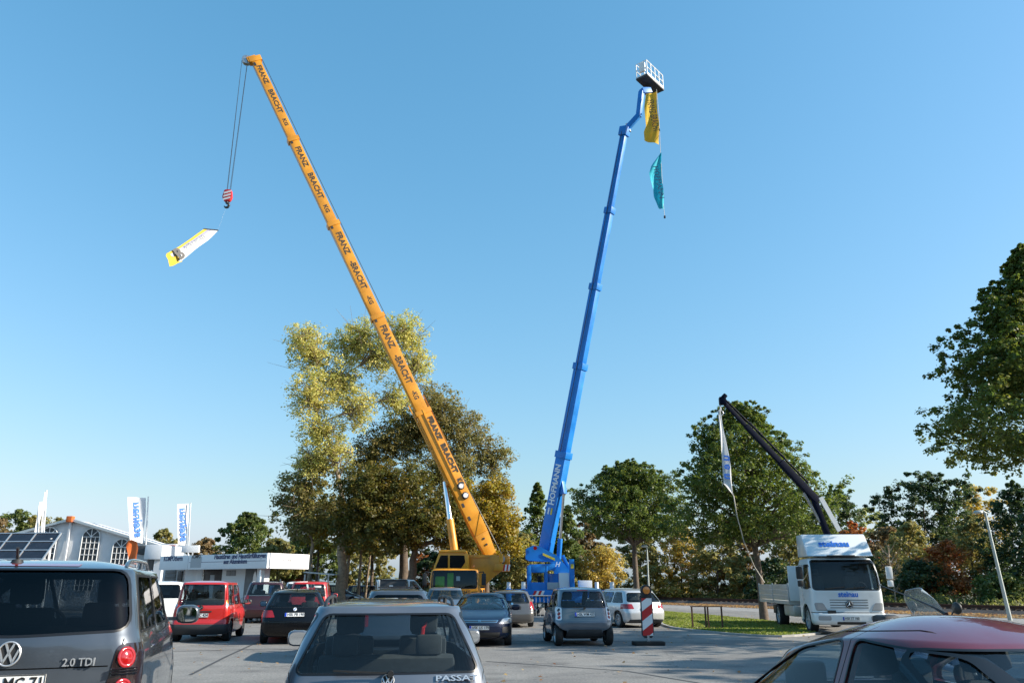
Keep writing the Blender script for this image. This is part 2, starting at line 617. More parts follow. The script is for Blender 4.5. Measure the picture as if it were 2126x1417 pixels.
def shell_outer(sp):
    """closed surface made of horizontal slices with rounded corners"""
    L2 = sp['L'] / 2
    zs = np.concatenate([np.linspace(sp['z0'], sp['zr'], sp.get('nz', 28))])
    hw = pchip(sp['hw'], zs)
    xr = pchip(sp['xr'], zs)
    xf = pchip(sp['xf'], zs)
    rr = pchip(sp['rr'], zs) if isinstance(sp['rr'], list) else np.full(len(zs), sp['rr'])
    fr = pchip(sp['fr'], zs) if isinstance(sp['fr'], list) else np.full(len(zs), sp['fr'])
    rb, fb, sb = sp.get('rbow', 0.08), sp.get('fbow', 0.14), sp.get('sbow', 0.04)
    ne, nc, ns = sp.get('res', (6, 5, 17))
    rings = []
    for z, w, a, b, r1, r2 in zip(zs, hw, xr, xf, rr, fr):
        half = []
        # front centre -> front corner
        def side(x):
            return w * (1 - sb * ((x - sp.get('xw', 0)) / L2)**2)
        wf, wr = side(b), side(a)
        r2 = min(r2, wf * 0.8)
        r1 = min(r1, wr * 0.8)
        for i in range(ne):
            y = (wf - r2) * i / (ne - 1)
            half.append((b - fb * (y / wf)**2, y))
        x0 = half[-1][0]
        for i in range(1, nc + 1):
            t = math.pi / 2 * i / nc
            half.append((x0 - r2 * 1.25 * (1 - math.cos(t)), (wf - r2) + r2 * math.sin(t)))
        xs = half[-1][0]
        yr = wr - r1
        xe = a + rb * (yr / wr)**2 + r1 * 1.1
        for i in range(1, ns):
            x = xs + (xe - xs) * i / ns
            y = side(x)
            u = i / ns
            y = y + (half[ne + nc - 1][1] - side(xs)) * max(0, 1 - u * 6) + (wr - side(xe)) * max(0, 1 - (1 - u) * 6)
            half.append((x, y))
        for i in range(nc + 1):
            t = math.pi / 2 * i / nc
            half.append((xe - r1 * 1.1 * math.sin(t), yr + r1 * math.cos(t)))
        for i in range(1, ne):
            y = yr * (1 - i / (ne - 1))
            half.append((a + rb * (y / wr)**2, y))
        full = half + [(x, -y) for x, y in half[-2:0:-1]]
        rings.append([(x, y, z) for x, y in full])
    n = len(rings[0])
    last = rings[-1]
    xc = (last[0][0] + last[n // 2][0]) / 2
    K = 9
    zt, z1 = sp['H'], sp['zr']
    for k in range(1, K):
        t = (k / K)**1.5
        s = 1 - t
        rings.append([(xc + (x - xc) * s, y * s, zt - (zt - z1) * s**sp.get('dome', 3.0)) for x, y, z in last])
    V = [p for r in rings for p in r]
    F = []
    for i in range(len(rings) - 1):
        for j in range(n):
            F.append((i * n + j, i * n + (j + 1) % n, (i + 1) * n + (j + 1) % n, (i + 1) * n + j))
    b0 = len(V)
    V += [((rings[0][0][0] + rings[0][n // 2][0]) / 2, 0, sp['z0']), (xc, 0, zt)]
    k = (len(rings) - 1) * n
    for j in range(n):
        F.append((b0, (j + 1) % n, j))
        F.append((k + j, k + (j + 1) % n, b0 + 1))
    V = np.array(V)
    belt = sp['belt']
    arc = sp.get('arc')
    if arc:
        xp, ar, af = arc
        t = np.clip((V[:, 2] - belt * 0.8) / (zt - belt * 0.8), 0, 1)
        t = t * t * (3 - 2 * t)
        dx = V[:, 0] - xp
        V[:, 2] -= t * np.where(dx < 0, ar, af) * dx**2
    for (fx, fz, frad, amt) in sp.get('flare', []):
        d = np.hypot(V[:, 0] - fx, V[:, 2] - fz)
        g = np.exp(-((d - frad) / 0.09)**2) * amt
        V[:, 1] += np.sign(V[:, 1]) * g * (np.abs(V[:, 1]) > 0.6 * sp['W'] / 2)
    return V, F

def mesh_from(V, F, name='s'):
    me = bpy.data.meshes.new(name)
    me.from_pydata([tuple(v) for v in V], [], F)
    return me

WORK = bpy.data.scenes.new('work')

class Shell:
    def __init__(s, sp):
        s.sp = sp
        V, F = shell_outer(sp)
        me = mesh_from(V, F)
        bm = bmesh.new()
        bm.from_mesh(me)
        bmesh.ops.recalc_face_normals(bm, faces=bm.faces)
        if bm.calc_volume(signed=True) < 0:
            bmesh.ops.reverse_faces(bm, faces=bm.faces)
        bm.normal_update()
        s.V = np.array([v.co for v in bm.verts])
        s.N = np.array([v.normal for v in bm.verts])
        s.F = [tuple(v.index for v in f.verts) for f in bm.faces]
        bm.free()
        bpy.data.meshes.remove(me)
        s.bvh = BVHTree.FromPolygons([tuple(v) for v in s.V], s.F)
        s.VL = [Vector(v) for v in s.V]
        s.NL = [Vector(v) for v in s.N]
        s.cache = {}
    def layer(s, o_out, o_in):
        """hollow solid between two offsets from the surface"""
        k = (o_out, o_in)
        if k not in s.cache:
            n = len(s.V)
            V = np.concatenate([s.V + s.N * o_out, s.V + s.N * o_in])
            F = list(s.F) + [tuple(i + n for i in f[::-1]) for f in s.F]
            s.cache[k] = mesh_from(V, F, 'layer')
        return s.cache[k]
    def solid(s, o):
        k = ('solid', o)
        if k not in s.cache:
            s.cache[k] = mesh_from(s.V + s.N * o, s.F, 'solid')
        return s.cache[k]
    def cut(s, base, ops, name, m, parent, smooth=True, lining=None):
        """base mesh with a list of (cutter MB, operation); one evaluation"""
        o = bpy.data.objects.new('tmp', base)
        WORK.collection.objects.link(o)
        tmp = []
        for mb, op in ops:
            cm = mb.mesh('c') if isinstance(mb, MB) else mb
            if isinstance(mb, MB):
                bm = bmesh.new()
                bm.from_mesh(cm)
                bmesh.ops.recalc_face_normals(bm, faces=bm.faces)
                bm.to_mesh(cm)
                bm.free()
            co = bpy.data.objects.new('cut', cm)
            WORK.collection.objects.link(co)
            md = o.modifiers.new('b', 'BOOLEAN')
            md.operation = op
            md.object = co
            md.solver = 'MANIFOLD'
            tmp.append((co, isinstance(mb, MB)))
        WORK.view_layers[0].update()
        dg = WORK.view_layers[0].depsgraph
        me = bpy.data.meshes.new_from_object(o.evaluated_get(dg))
        bpy.data.objects.remove(o)
        for co, own in tmp:
            cm = co.data
            bpy.data.objects.remove(co)
            if own:
                bpy.data.meshes.remove(cm)
        if len(me.polygons) == 0:
            print('EMPTY', name)
            return None
        if smooth:
            s.shade(me)
        me.name = name
        me.materials.clear()
        me.materials.append(M[m] if isinstance(m, str) else m)
        if lining:
            me.materials.append(M[lining])
            for p in me.polygons:
                if s.bvh.find_nearest(p.center, 0.036)[2] is None:
                    p.material_index = 1
        ob = bpy.data.objects.new(name, me)
        return link(ob, parent)
    def shade(s, me):
        vn = [None] * len(me.vertices)
        near = s.bvh.find_nearest
        for v in me.vertices:
            loc, nor, idx, d = near(v.co, 0.035)
            if idx is None:
                continue
            f = s.F[idx]
            w = poly_3d_calc([s.VL[i] for i in f], loc)
            nn = Vector((0, 0, 0))
            for i, q in zip(f, w):
                nn += s.NL[i] * q
            vn[v.index] = nn.normalized()
        me.shade_smooth()
        ln = []
        for p in me.polygons:
            for li in p.loop_indices:
                q = vn[me.loops[li].vertex_index]
                ln.append(q if q is not None and q.dot(p.normal) > 0.75 else p.normal.copy())
        me.normals_split_custom_set([tuple(x) for x in ln])

def strip(poly, w, axis, a, b):
    """thin slab following an open polyline, for shut lines"""
    p = np.array(poly, float)
    n = len(p)
    L, Rr = [], []
    for i in range(n):
        t = p[min(i + 1, n - 1)] - p[max(i - 1, 0)]
        t /= np.linalg.norm(t)
        nn = np.array([-t[1], t[0]]) * w / 2
        L.append(tuple(p[i] + nn))
        Rr.append(tuple(p[i] - nn))
    return MB().prism(L + Rr[::-1], axis, a, b)

WHEEL_CACHE = {}
def wheel_mesh(r, width, spokes, kind):
    k = (round(r, 3), width, spokes, kind)
    if k in WHEEL_CACHE:
        return WHEEL_CACHE[k]
    w = width / 2
    ty = MB()
    ri = r * 0.68
    ty.lathe([(ri, -w * 0.8), (ri + 0.02, -w * 0.98), (r - 0.035, -w), (r - 0.008, -w * 0.8), (r, -w * 0.4), (r, w * 0.4), (r - 0.008, w * 0.8), (r - 0.035, w), (ri + 0.02, w * 0.98), (ri, w * 0.8)], 'y', 32)
    rm = MB()
    rm.lathe([(ri + 0.004, -w * 0.8), (ri + 0.004, w * 0.86), (ri - 0.018, w * 0.9), (ri - 0.03, w * 0.5), (ri - 0.03, -w * 0.8)], 'y', 32)
    rm.lathe([(0.001, w * 0.2), (0.065, w * 0.2), (0.065, w * 0.62), (0.05, w * 0.72), (0.001, w * 0.74)], 'y', 20)
    for i in range(spokes):
        a = 2 * math.pi * i / spokes
        mt = Matrix.Rotation(a, 4, 'Y')
        sw = 0.34 * r / max(1, spokes / 5) * 0.5
        vs = [(0.05, w * 0.35, -sw), (0.05, w * 0.35, sw), (ri - 0.02, w * 0.5, -sw * 0.8), (ri - 0.02, w * 0.5, sw * 0.8),
              (0.05, w * 0.66, -sw * 0.8), (0.05, w * 0.66, sw * 0.8), (ri - 0.02, w * 0.78, -sw * 0.6), (ri - 0.02, w * 0.78, sw * 0.6)]
        rm.add([mt @ Vector(v) for v in vs], [(0, 1, 3, 2), (4, 6, 7, 5), (0, 4, 5, 1), (2, 3, 7, 6), (0, 2, 6, 4), (1, 5, 7, 3)])
    bk = MB()
    bk.lathe([(0.001, -w * 0.1), (ri - 0.02, -w * 0.1), (ri - 0.02, 0.0), (0.001, 0.0)], 'y', 24)
    out = []
    for mb, nm, mm in ((rm, 'wheel', kind), (ty, 'tyre', 'rubber'), (bk, 'brake_disc', 'black_plastic')):
        o = mb.build(nm, mm, None, smooth=40)
        me = o.data
        bpy.data.objects.remove(o)
        out.append(me)
    WHEEL_CACHE[k] = out
    return out

def wheel(parent, x, y, r, width=0.2, spokes=7, kind='alloy', z=None):
    me = wheel_mesh(r, width, spokes, kind)
    w = link(bpy.data.objects.new('wheel', me[0]), parent)
    w.location = (x, y, r if z is None else z)
    if y < 0:
        w.rotation_euler = (0, 0, math.pi)
    link(bpy.data.objects.new('tyre', me[1]), w)
    link(bpy.data.objects.new('brake_disc', me[2]), w)
    return w

def plate(parent, centre, nrm, s, w=0.52, h=0.11, up_tilt=0):
    n = Vector(nrm).normalized()
    x = Vector((0, 0, 1)).cross(n).normalized()
    fr_ = frame(centre, x, n)
    b = MB().box((-w / 2, -h / 2, 0), (w / 2, h / 2, 0.012), fr_)
    p = b.build('number_plate', 'plate_white', parent)
    b = MB().box((-w / 2 + 0.004, -h / 2 + 0.004, 0.012), (-w / 2 + 0.05, h / 2 - 0.004, 0.015), fr_)
    b.build('country_band', 'plate_blue', p)
    e = MB()
    for q in ((-w / 2, -h / 2, w / 2, -h / 2 + 0.005), (-w / 2, h / 2 - 0.005, w / 2, h / 2), (w / 2 - 0.005, -h / 2 + 0.005, w / 2, h / 2 - 0.005)):
        e.box((q[0], q[1], 0.012), (q[2], q[3], 0.0145), fr_)
    e.build('plate_rim', 'plate_ink', p)
    text(s, h * 0.95, fr_ @ Matrix.Translation((0.027, 0, 0.0155)), 'plate_ink', p, 'plate_lettering', 0.012, width=w - 0.085, thick=0.001)
    return p

def rbox(parent, name, lo, hi, m, bevel=0.03, mtx=None):
    return MB().box(lo, hi, mtx).build(name, m, parent, bevel=bevel)

def seat(parent, x, y, zf, zb, m, head=True, w=0.48):
    s = MB()
    s.box((x - 0.25, y - w / 2, zf), (x + 0.25, y + w / 2, zf + 0.16))
    mt = Matrix.Translation((x - 0.24, y, zf + 0.1)) @ Matrix.Rotation(R(-14), 4, 'Y')
    s.box((-0.09, -w / 2, 0), (0.06, w / 2, zb - zf - 0.1), mt)
    o = s.build('seat', m, parent, bevel=0.05)
    if head:
        h = MB().box((-0.08, -0.14, zb - zf - 0.06), (0.04, 0.14, zb - zf + 0.15), mt)
        h.build('headrest', m, o, bevel=0.045)
    return o

def pillow(mb, c, r, e=0.55, n=14, m=10):
    """rounded block (superellipsoid) of half sizes r"""
    def sp_(v):
        return math.copysign(abs(v)**e, v)
    vs = [Vector((c[0] + r[0] * sp_(math.sin(math.pi * j / m - math.pi / 2)), c[1] + r[1] * sp_(math.cos(math.pi * j / m - math.pi / 2)) * sp_(math.cos(2 * math.pi * i / n)), c[2] + r[2] * sp_(math.cos(math.pi * j / m - math.pi / 2)) * sp_(math.sin(2 * math.pi * i / n)))) for j in range(1, m) for i in range(n)]
    fs = [(j * n + i, j * n + (i + 1) % n, (j + 1) * n + (i + 1) % n, (j + 1) * n + i) for j in range(m - 2) for i in range(n)]
    k = len(vs)
    vs += [Vector((c[0] - r[0], c[1], c[2])), Vector((c[0] + r[0], c[1], c[2]))]
    fs += [(k, (i + 1) % n, i) for i in range(n)] + [(k + 1, (m - 2) * n + i, (m - 2) * n + (i + 1) % n) for i in range(n)]
    return mb.add(vs, fs)

def mirrors(parent, x, y, z, m, sc=1.0, sides=(1, -1)):
    for s in sides:
        c = (x + 0.02, s * (y + 0.115 * sc), z)
        b = pillow(MB(), c, (0.075 * sc, 0.115 * sc, 0.085 * sc), 0.62)
        b.box((x + 0.0, s * (y - 0.1), z - 0.06), (x + 0.05, s * (y + 0.04), z - 0.025))
        o = b.build('door_mirror', m, parent, smooth=50)
        g = MB()
        pl = [(c[1] + 0.09 * sc * math.copysign(abs(math.cos(a))**0.65, math.cos(a)), z + 0.064 * sc * math.copysign(abs(math.sin(a))**0.65, math.sin(a))) for a in np.linspace(0, 2 * math.pi, 24, endpoint=False)]
        g.prism(pl, 'x', x - 0.064 * sc, x - 0.056 * sc + 0.02)
        g.build('mirror_glass', 'mirror_glass', o)

def auto(L, W, H, belt, hood, cowl, wtop, rtop, rbelt=0.05, roof=0.78, z0=0.2, hood0=0.68, bump=0.62, rr=0.16, fr=0.34, **k):
    """outline of a car from its main measures (x forward, origin mid-length on the ground)"""
    L2, w = L / 2, W / 2
    zr = H - k.get('cap', 0.075)
    sp = dict(L=L, W=W, H=H, z0=z0, zr=zr, belt=belt, rr=rr, fr=fr)
    sp['hw'] = [(z0, w * 0.91), (z0 + 0.1, w * 0.975), (0.45, w * 0.995), (0.62, w), (belt - 0.14, w * 0.985), (belt - 0.03, w * 0.955), (belt + 0.03, w * 0.93), (belt + (zr - belt) * 0.6, w * (roof + (0.93 - roof) * 0.45)), (zr, w * roof)]
    sp['xr'] = [(z0, -L2 + 0.14), (z0 + 0.12, -L2 + 0.03), (bump - 0.1, -L2), (bump, -L2 + 0.01), (bump + 0.05, -L2 + 0.05), (belt - 0.03, -L2 + rbelt + 0.04), (belt + 0.05, -L2 + rbelt + 0.07), (zr - 0.06, -L2 + rtop - 0.05), (zr, -L2 + rtop)]
    sp['xf'] = [(z0, L2 - 0.16), (z0 + 0.12, L2 - 0.02), (0.5, L2), (hood0 - 0.06, L2 - 0.04), (hood0, L2 - 0.14), (hood0 + (hood - hood0) * 0.45, L2 - 0.14 + (cowl - L2 + 0.14) * 0.35), (hood, cowl + 0.06), (hood + 0.05, cowl - 0.05), (zr - 0.06, wtop + 0.1), (zr, wtop)]
    sp.update(k)
    return sp

def car(name, label, cat, loc, az, sp, paint_m, group=None):
    """az: heading, degrees clockwise from straight ahead"""
    t = thing(name, label, cat, (loc[0], loc[1], 0), math.pi / 2 - R(az), group)
    S = Shell(sp)
    L2, w2, H, belt = sp['L'] / 2, sp['W'] / 2, sp['H'], sp['belt']
    zr = sp['zr']
    ops = []
    fx, rx, wr = sp['fx'], sp['rx'], sp['wr']
    for x in (fx, rx):
        for s in (1, -1):
            ops.append((MB().cyl((x, s * (w2 - 0.3), wr + 0.02), (x, s * (w2 + 0.2), wr + 0.02), wr + 0.055, 28), 'DIFFERENCE'))
    wins = []     # (name, prism args, glass)
    for poly, gm in sp.get('side', []):
        for s in (1, -1):
            wins.append(('side_window', poly, 'y', s * 0.3, s * (w2 + 0.3), gm))
    if 'rear' in sp:
        wins.append(('rear_window', sp['rear'][0], 'x', -L2 - 0.4, -L2 + sp.get('rear_in', 0.9), sp['rear'][1]))
    if 'front' in sp:
        wins.append(('windscreen', sp['front'][0], 'x', sp.get('front_in', 0.1), L2 + 0.3, sp['front'][1]))
    for nm, poly, ax, a, b, gm in wins:
        ops.append((MB().prism(poly, ax, a, b), 'DIFFERENCE'))
    for line, ax, a, b in sp.get('shut', []):
        rng = [(a, b)] if ax == 'x' else [(0.35, w2 + 0.2), (-0.35, -w2 - 0.2)]
        for a_, b_ in rng:
            ops.append((strip(line, sp.get('gap', 0.008), ax, a_, b_), 'DIFFERENCE'))
    S.cut(S.layer(0, -0.045), ops, 'body', paint_m, t, lining='interior')
    for nm, poly, ax, a, b, gm in wins:
        o = S.cut(S.layer(-0.006, -0.011), [(MB().prism(grow(poly, 0.004), ax, a, b), 'INTERSECT')], nm, gm, t)
        if o and sp.get('trim', True):
            S.cut(S.layer(0.0025, -0.02), [(MB().prism(grow(poly, sp.get('seal', 0.016)), ax, a, b), 'INTERSECT'), (MB().prism(poly, ax, a * 1.1, b * 1.1), 'DIFFERENCE')], 'window_seal', 'seal', o)
    for nm, poly, ax, a, b, mm, off in sp.get('pieces', []):
        S.cut(S.layer(off, -0.02), [(MB().prism(poly, ax, a, b), 'INTERSECT')], nm, mm, t)
    # underside, wheels
    u = MB().box((-L2 + 0.2, -w2 + 0.3, 0.19), (L2 - 0.2, w2 - 0.3, 0.42))
    u.box((rx + wr + 0.1, -w2 + 0.1, 0.2), (fx - wr - 0.1, w2 - 0.1, 0.4))
    u.build('underbody', 'interior', t)
    for x in (fx, rx):
        for s in (1, -1):
            wheel(t, x, s * (w2 - 0.115), wr, sp.get('ww', 0.2), sp.get('spokes', 7), sp.get('rim', 'alloy'))
    if sp.get('cabin', True):
        zf = belt - 0.52
        d = MB().box((sp['dash'] - 0.05, -w2 + 0.16, belt - 0.35), (sp['dash'] + 0.4, w2 - 0.16, belt - 0.04))
        d.build('dashboard', 'interior', t, bevel=0.06)
        sw = MB()
        cx = Vector((sp['dash'] - 0.16, 0.36, belt - 0.06))
        pts = [cx + Vector((0.06 * math.sin(a), 0.18 * math.cos(a), 0.18 * math.sin(a))) for a in np.linspace(0, 2 * math.pi, 17)]
        sw.tube(pts, 0.017, 6)
        sw.cyl(cx, cx + Vector((0.2, 0, -0.05)), 0.03, 8)
        sw.build('steering_wheel', 'interior', t, smooth=40)
        hz = H - 0.36
        sm = sp.get('seat_m', 'seat_cloth')
        for s in (0.37, -0.37):
            seat(t, sp['seat1'], s, zf, hz, sm)
        if 'seat2' in sp:
            seat(t, sp['seat2'], 0.0, zf, hz - 0.12, sm, False, sp['W'] - 0.5)
            for s in (0.38, -0.38):
                rbox(t, 'headrest', (sp['seat2'] - 0.42, s - 0.12, hz - 0.14), (sp['seat2'] - 0.3, s + 0.12, hz + 0.04), sm, 0.04)
    return t, S
# ------------------------------------------------------------------ ground
def gp(px, py, z=0.0):
    """ground point seen at this place of the photograph"""
    u = (px - 1063) / 1612.0
    v = (708.5 - py) / 1612.0
    c, s = math.cos(PITCH), math.sin(PITCH)
    t = -EYE / (s + v * c)
    return (u * t, (c - v * s) * t, z)

def sheet(name, pts, z, m):
    b = MB().add([(p[0], p[1], z) for p in pts], [tuple(range(len(pts)))])
    return structure(b.build(name, m, None))

sheet('ground', [(-1500, -300), (1500, -300), (1500, 2500), (-1500, 2500)], 0.0 - 0.02, 'soil')
RD = Vector((0.406, -0.914, 0))            # along the railway
RN = Vector((-0.914, -0.406, 0))           # from the railway towards the car park
R0 = Vector((27.6, 44.4, 0))
def rail_pt(s, o, z=0.0):
    return R0 + RD * s + RN * o + Vector((0, 0, z))
lot = [(-90, -40), tuple(rail_pt(90, 5.2))[:2], tuple(rail_pt(30, 5.0))[:2], tuple(rail_pt(8, 4.6))[:2], tuple(rail_pt(-12, 4.2))[:2], tuple(rail_pt(-32, 4.0))[:2], (4, 60), (-90, 60)]
sheet('parking_lot', lot, 0.0, 'asphalt')
road = [tuple(rail_pt(s, 4.6))[:2] for s in (60, 40, 20, 0, -15, -31)] + [tuple(rail_pt(s, 10.2))[:2] for s in (-31, -15, 0, 8)] + [tuple(rail_pt(22, 13))[:2], tuple(rail_pt(60, 13))[:2]]
for q in ([(880, 1334), (1180, 1329), (1420, 1333), (1640, 1342)], [(330, 1352), (560, 1346), (700, 1350)], [(1010, 1372), (1300, 1392), (1500, 1425)], [(1120, 1309), (1290, 1306), (1400, 1309)], [(395, 1400), (470, 1362), (540, 1330)]):
    pts = [gp(*p)[:2] for p in q]
    n_ = [(-(pts[min(i + 1, len(pts) - 1)][1] - pts[max(i - 1, 0)][1]), pts[min(i + 1, len(pts) - 1)][0] - pts[max(i - 1, 0)][0]) for i in range(len(pts))]
    n_ = [(a / math.hypot(a, b_) * 0.035, b_ / math.hypot(a, b_) * 0.035) for a, b_ in n_]
    sheet('tar_seam', [(p[0] + v[0], p[1] + v[1]) for p, v in zip(pts, n_)] + [(p[0] - v[0], p[1] - v[1]) for p, v in list(zip(pts, n_))[::-1]], 0.004, 'tar')
sheet('road', road, 0.004, 'road_asphalt')
isl = [gp(1379, 1270)[:2], gp(1480, 1279)[:2], gp(1600, 1291)[:2], gp(1690, 1300)[:2], gp(1700, 1316)[:2], gp(1610, 1323)[:2], gp(1500, 1315)[:2], gp(1400, 1304)[:2], gp(1376, 1296)[:2]]
isl = rpoly(isl, 0.9, 3)
sheet('lawn', isl, 0.03, 'turf')
kb = MB()
n = len(isl)
og = grow(isl, 0.12)
kb.add([(p[0], p[1], -0.01) for p in og] + [(p[0], p[1], 0.06) for p in og] + [(p[0], p[1], 0.06) for p in isl] + [(p[0], p[1], -0.01) for p in isl],
       [(k * n + i, k * n + (i + 1) % n, ((k + 1) % 4) * n + (i + 1) % n, ((k + 1) % 4) * n + i) for k in range(4) for i in range(n)])
structure(kb.build('kerb', 'concrete', None))
sheet('verge', [tuple(rail_pt(s, 5.2))[:2] for s in (95, 60, 30, 0, -45)] + [tuple(rail_pt(s, 1.6))[:2] for s in (-45, 0, 30, 60, 95)], 0.012, 'litter')
tb = MB()
for s0, s1 in ((95, -60),):
    prof = [(1.9, 0.0), (1.35, 0.22), (-1.35, 0.22), (-2.2, 0.0)]
    tb.add([rail_pt(s0, o, z) for o, z in prof] + [rail_pt(s1, o, z) for o, z in prof], [(0, 1, 5, 4), (1, 2, 6, 5), (2, 3, 7, 6), (0, 3, 2, 1), (4, 5, 6, 7)])
structure(tb.build('track_bed', 'ballast', None))
track = thing('railway_track', 'rusty railway track running along the wood at the right', 'railway', tuple(rail_pt(0, 0)))
for o in (0.75, -0.75):
    m_ = MB().beam(rail_pt(95, o, 0.42) - R0, rail_pt(-60, o, 0.42) - R0, 0.07, 0.04)
    m_.beam(rail_pt(95, o, 0.35) - R0, rail_pt(-60, o, 0.35) - R0, 0.025, 0.1)
    m_.beam(rail_pt(95, o, 0.29) - R0, rail_pt(-60, o, 0.29) - R0, 0.14, 0.025)
    m_.build('rail', 'rust', track)
sl = MB()
for k in range(-90, 145):
    sl.beam(rail_pt(k * 0.65, 1.25, 0.235) - R0, rail_pt(k * 0.65, -1.25, 0.235) - R0, 0.24, 0.09)
so = sl.build('sleepers', 'wood_dark', track)
so['kind'] = 'stuff'

def leaf_cloud(name, pos, nrm, size, cols, parent=None, aspect=0.7, seed=0):
    """one mesh of small pointed leaves; pos, nrm (n,3), size (n,), cols (n,3)"""
    rng = np.random.default_rng(seed)
    n = len(pos)
    nrm = nrm / (np.linalg.norm(nrm, axis=1, keepdims=True) + 1e-9)
    r = rng.normal(size=(n, 3))
    a = np.cross(nrm, r)
    a /= np.linalg.norm(a, axis=1, keepdims=True) + 1e-9
    b = np.cross(nrm, a)
    s = size[:, None]
    fold = nrm * s * 0.12
    V = np.stack([pos - a * s * 0.5, pos + b * s * 0.5 * aspect + fold - a * s * 0.08, pos + a * s * 0.5, pos - b * s * 0.5 * aspect + fold - a * s * 0.08], axis=1).reshape(-1, 3)
    me = bpy.data.meshes.new(name)
    me.vertices.add(4 * n)
    me.vertices.foreach_set('co', V.astype(np.float32).ravel())
    me.loops.add(4 * n)
    me.loops.foreach_set('vertex_index', np.arange(4 * n, dtype=np.int32))
    me.polygons.add(n)
    me.polygons.foreach_set('loop_start', np.arange(0, 4 * n, 4, dtype=np.int32))
    at_ = me.attributes.new('leaf_colour', 'FLOAT_COLOR', 'POINT')
    c4 = np.ones((n, 4, 4), np.float32)
    c4[:, :, :3] = cols[:, None, :]
    at_.data.foreach_set('color', c4.ravel())
    me.update(calc_edges=True)
    me.materials.append(M['leaf'])
    return link(bpy.data.objects.new(name, me), parent)

PAL = {
    'linden': [(0.05, 0.075, 0.016), (0.08, 0.105, 0.022), (0.11, 0.125, 0.025), (0.04, 0.06, 0.016)],
    'linden_dark': [(0.03, 0.055, 0.013), (0.05, 0.08, 0.018), (0.07, 0.095, 0.02), (0.14, 0.13, 0.025)],
    'poplar': [(0.34, 0.31, 0.09), (0.26, 0.26, 0.08), (0.42, 0.36, 0.13), (0.2, 0.22, 0.07)],
    'maple_brown': [(0.15, 0.125, 0.045), (0.11, 0.125, 0.04), (0.19, 0.155, 0.055), (0.1, 0.085, 0.03)],
    'maple_dark': [(0.05, 0.07, 0.018), (0.08, 0.08, 0.02), (0.16, 0.1, 0.018), (0.035, 0.045, 0.015)],
    'maple_gold': [(0.24, 0.18, 0.025), (0.15, 0.15, 0.03), (0.1, 0.11, 0.025), (0.28, 0.15, 0.02)],
    'olive': [(0.13, 0.125, 0.045), (0.17, 0.15, 0.05), (0.1, 0.105, 0.035), (0.2, 0.17, 0.06)],
    'green': [(0.06, 0.085, 0.022), (0.085, 0.11, 0.03), (0.05, 0.07, 0.02), (0.11, 0.12, 0.035)],
    'darkgreen': [(0.025, 0.042, 0.016), (0.035, 0.055, 0.018), (0.05, 0.065, 0.022), (0.02, 0.035, 0.014)],
    'golden': [(0.3, 0.22, 0.05), (0.22, 0.18, 0.05), (0.36, 0.27, 0.07), (0.18, 0.15, 0.05)],
    'russet': [(0.26, 0.07, 0.025), (0.2, 0.09, 0.03), (0.14, 0.09, 0.035), (0.3, 0.11, 0.03)],
    'brown': [(0.14, 0.095, 0.045), (0.11, 0.09, 0.04), (0.18, 0.12, 0.06), (0.09, 0.075, 0.035)],
    'pale': [(0.2, 0.21, 0.08), (0.26, 0.26, 0.1), (0.16, 0.18, 0.07), (0.12, 0.14, 0.05)],
}

def shape_radius(kind, t):
    if kind == 'linden':      # broad low, drawn to a blunt point
        return np.interp(t, [0, 0.08, 0.25, 0.5, 0.75, 0.92, 1], [0.55, 0.85, 1.0, 0.9, 0.62, 0.3, 0.06])
    if kind == 'taper':       # narrow, pointed, widest low down
        return np.interp(t, [0, 0.1, 0.3, 0.55, 0.8, 1], [0.6, 1.0, 0.9, 0.58, 0.26, 0.02])
    if kind == 'round':
        return np.sqrt(np.clip(1 - (2 * t - 1)**2, 0, 1)) * 0.97 + 0.03
    if kind == 'dome':
        return np.interp(t, [0, 0.2, 0.5, 0.8, 1], [0.85, 1.0, 0.92, 0.62, 0.15])
    if kind == 'cone':
        return np.interp(t, [0, 0.1, 0.5, 1], [0.75, 1.0, 0.62, 0.03])
    if kind == 'column':
        return np.interp(t, [0, 0.15, 0.6, 0.9, 1], [0.5, 0.9, 1.0, 0.7, 0.15])

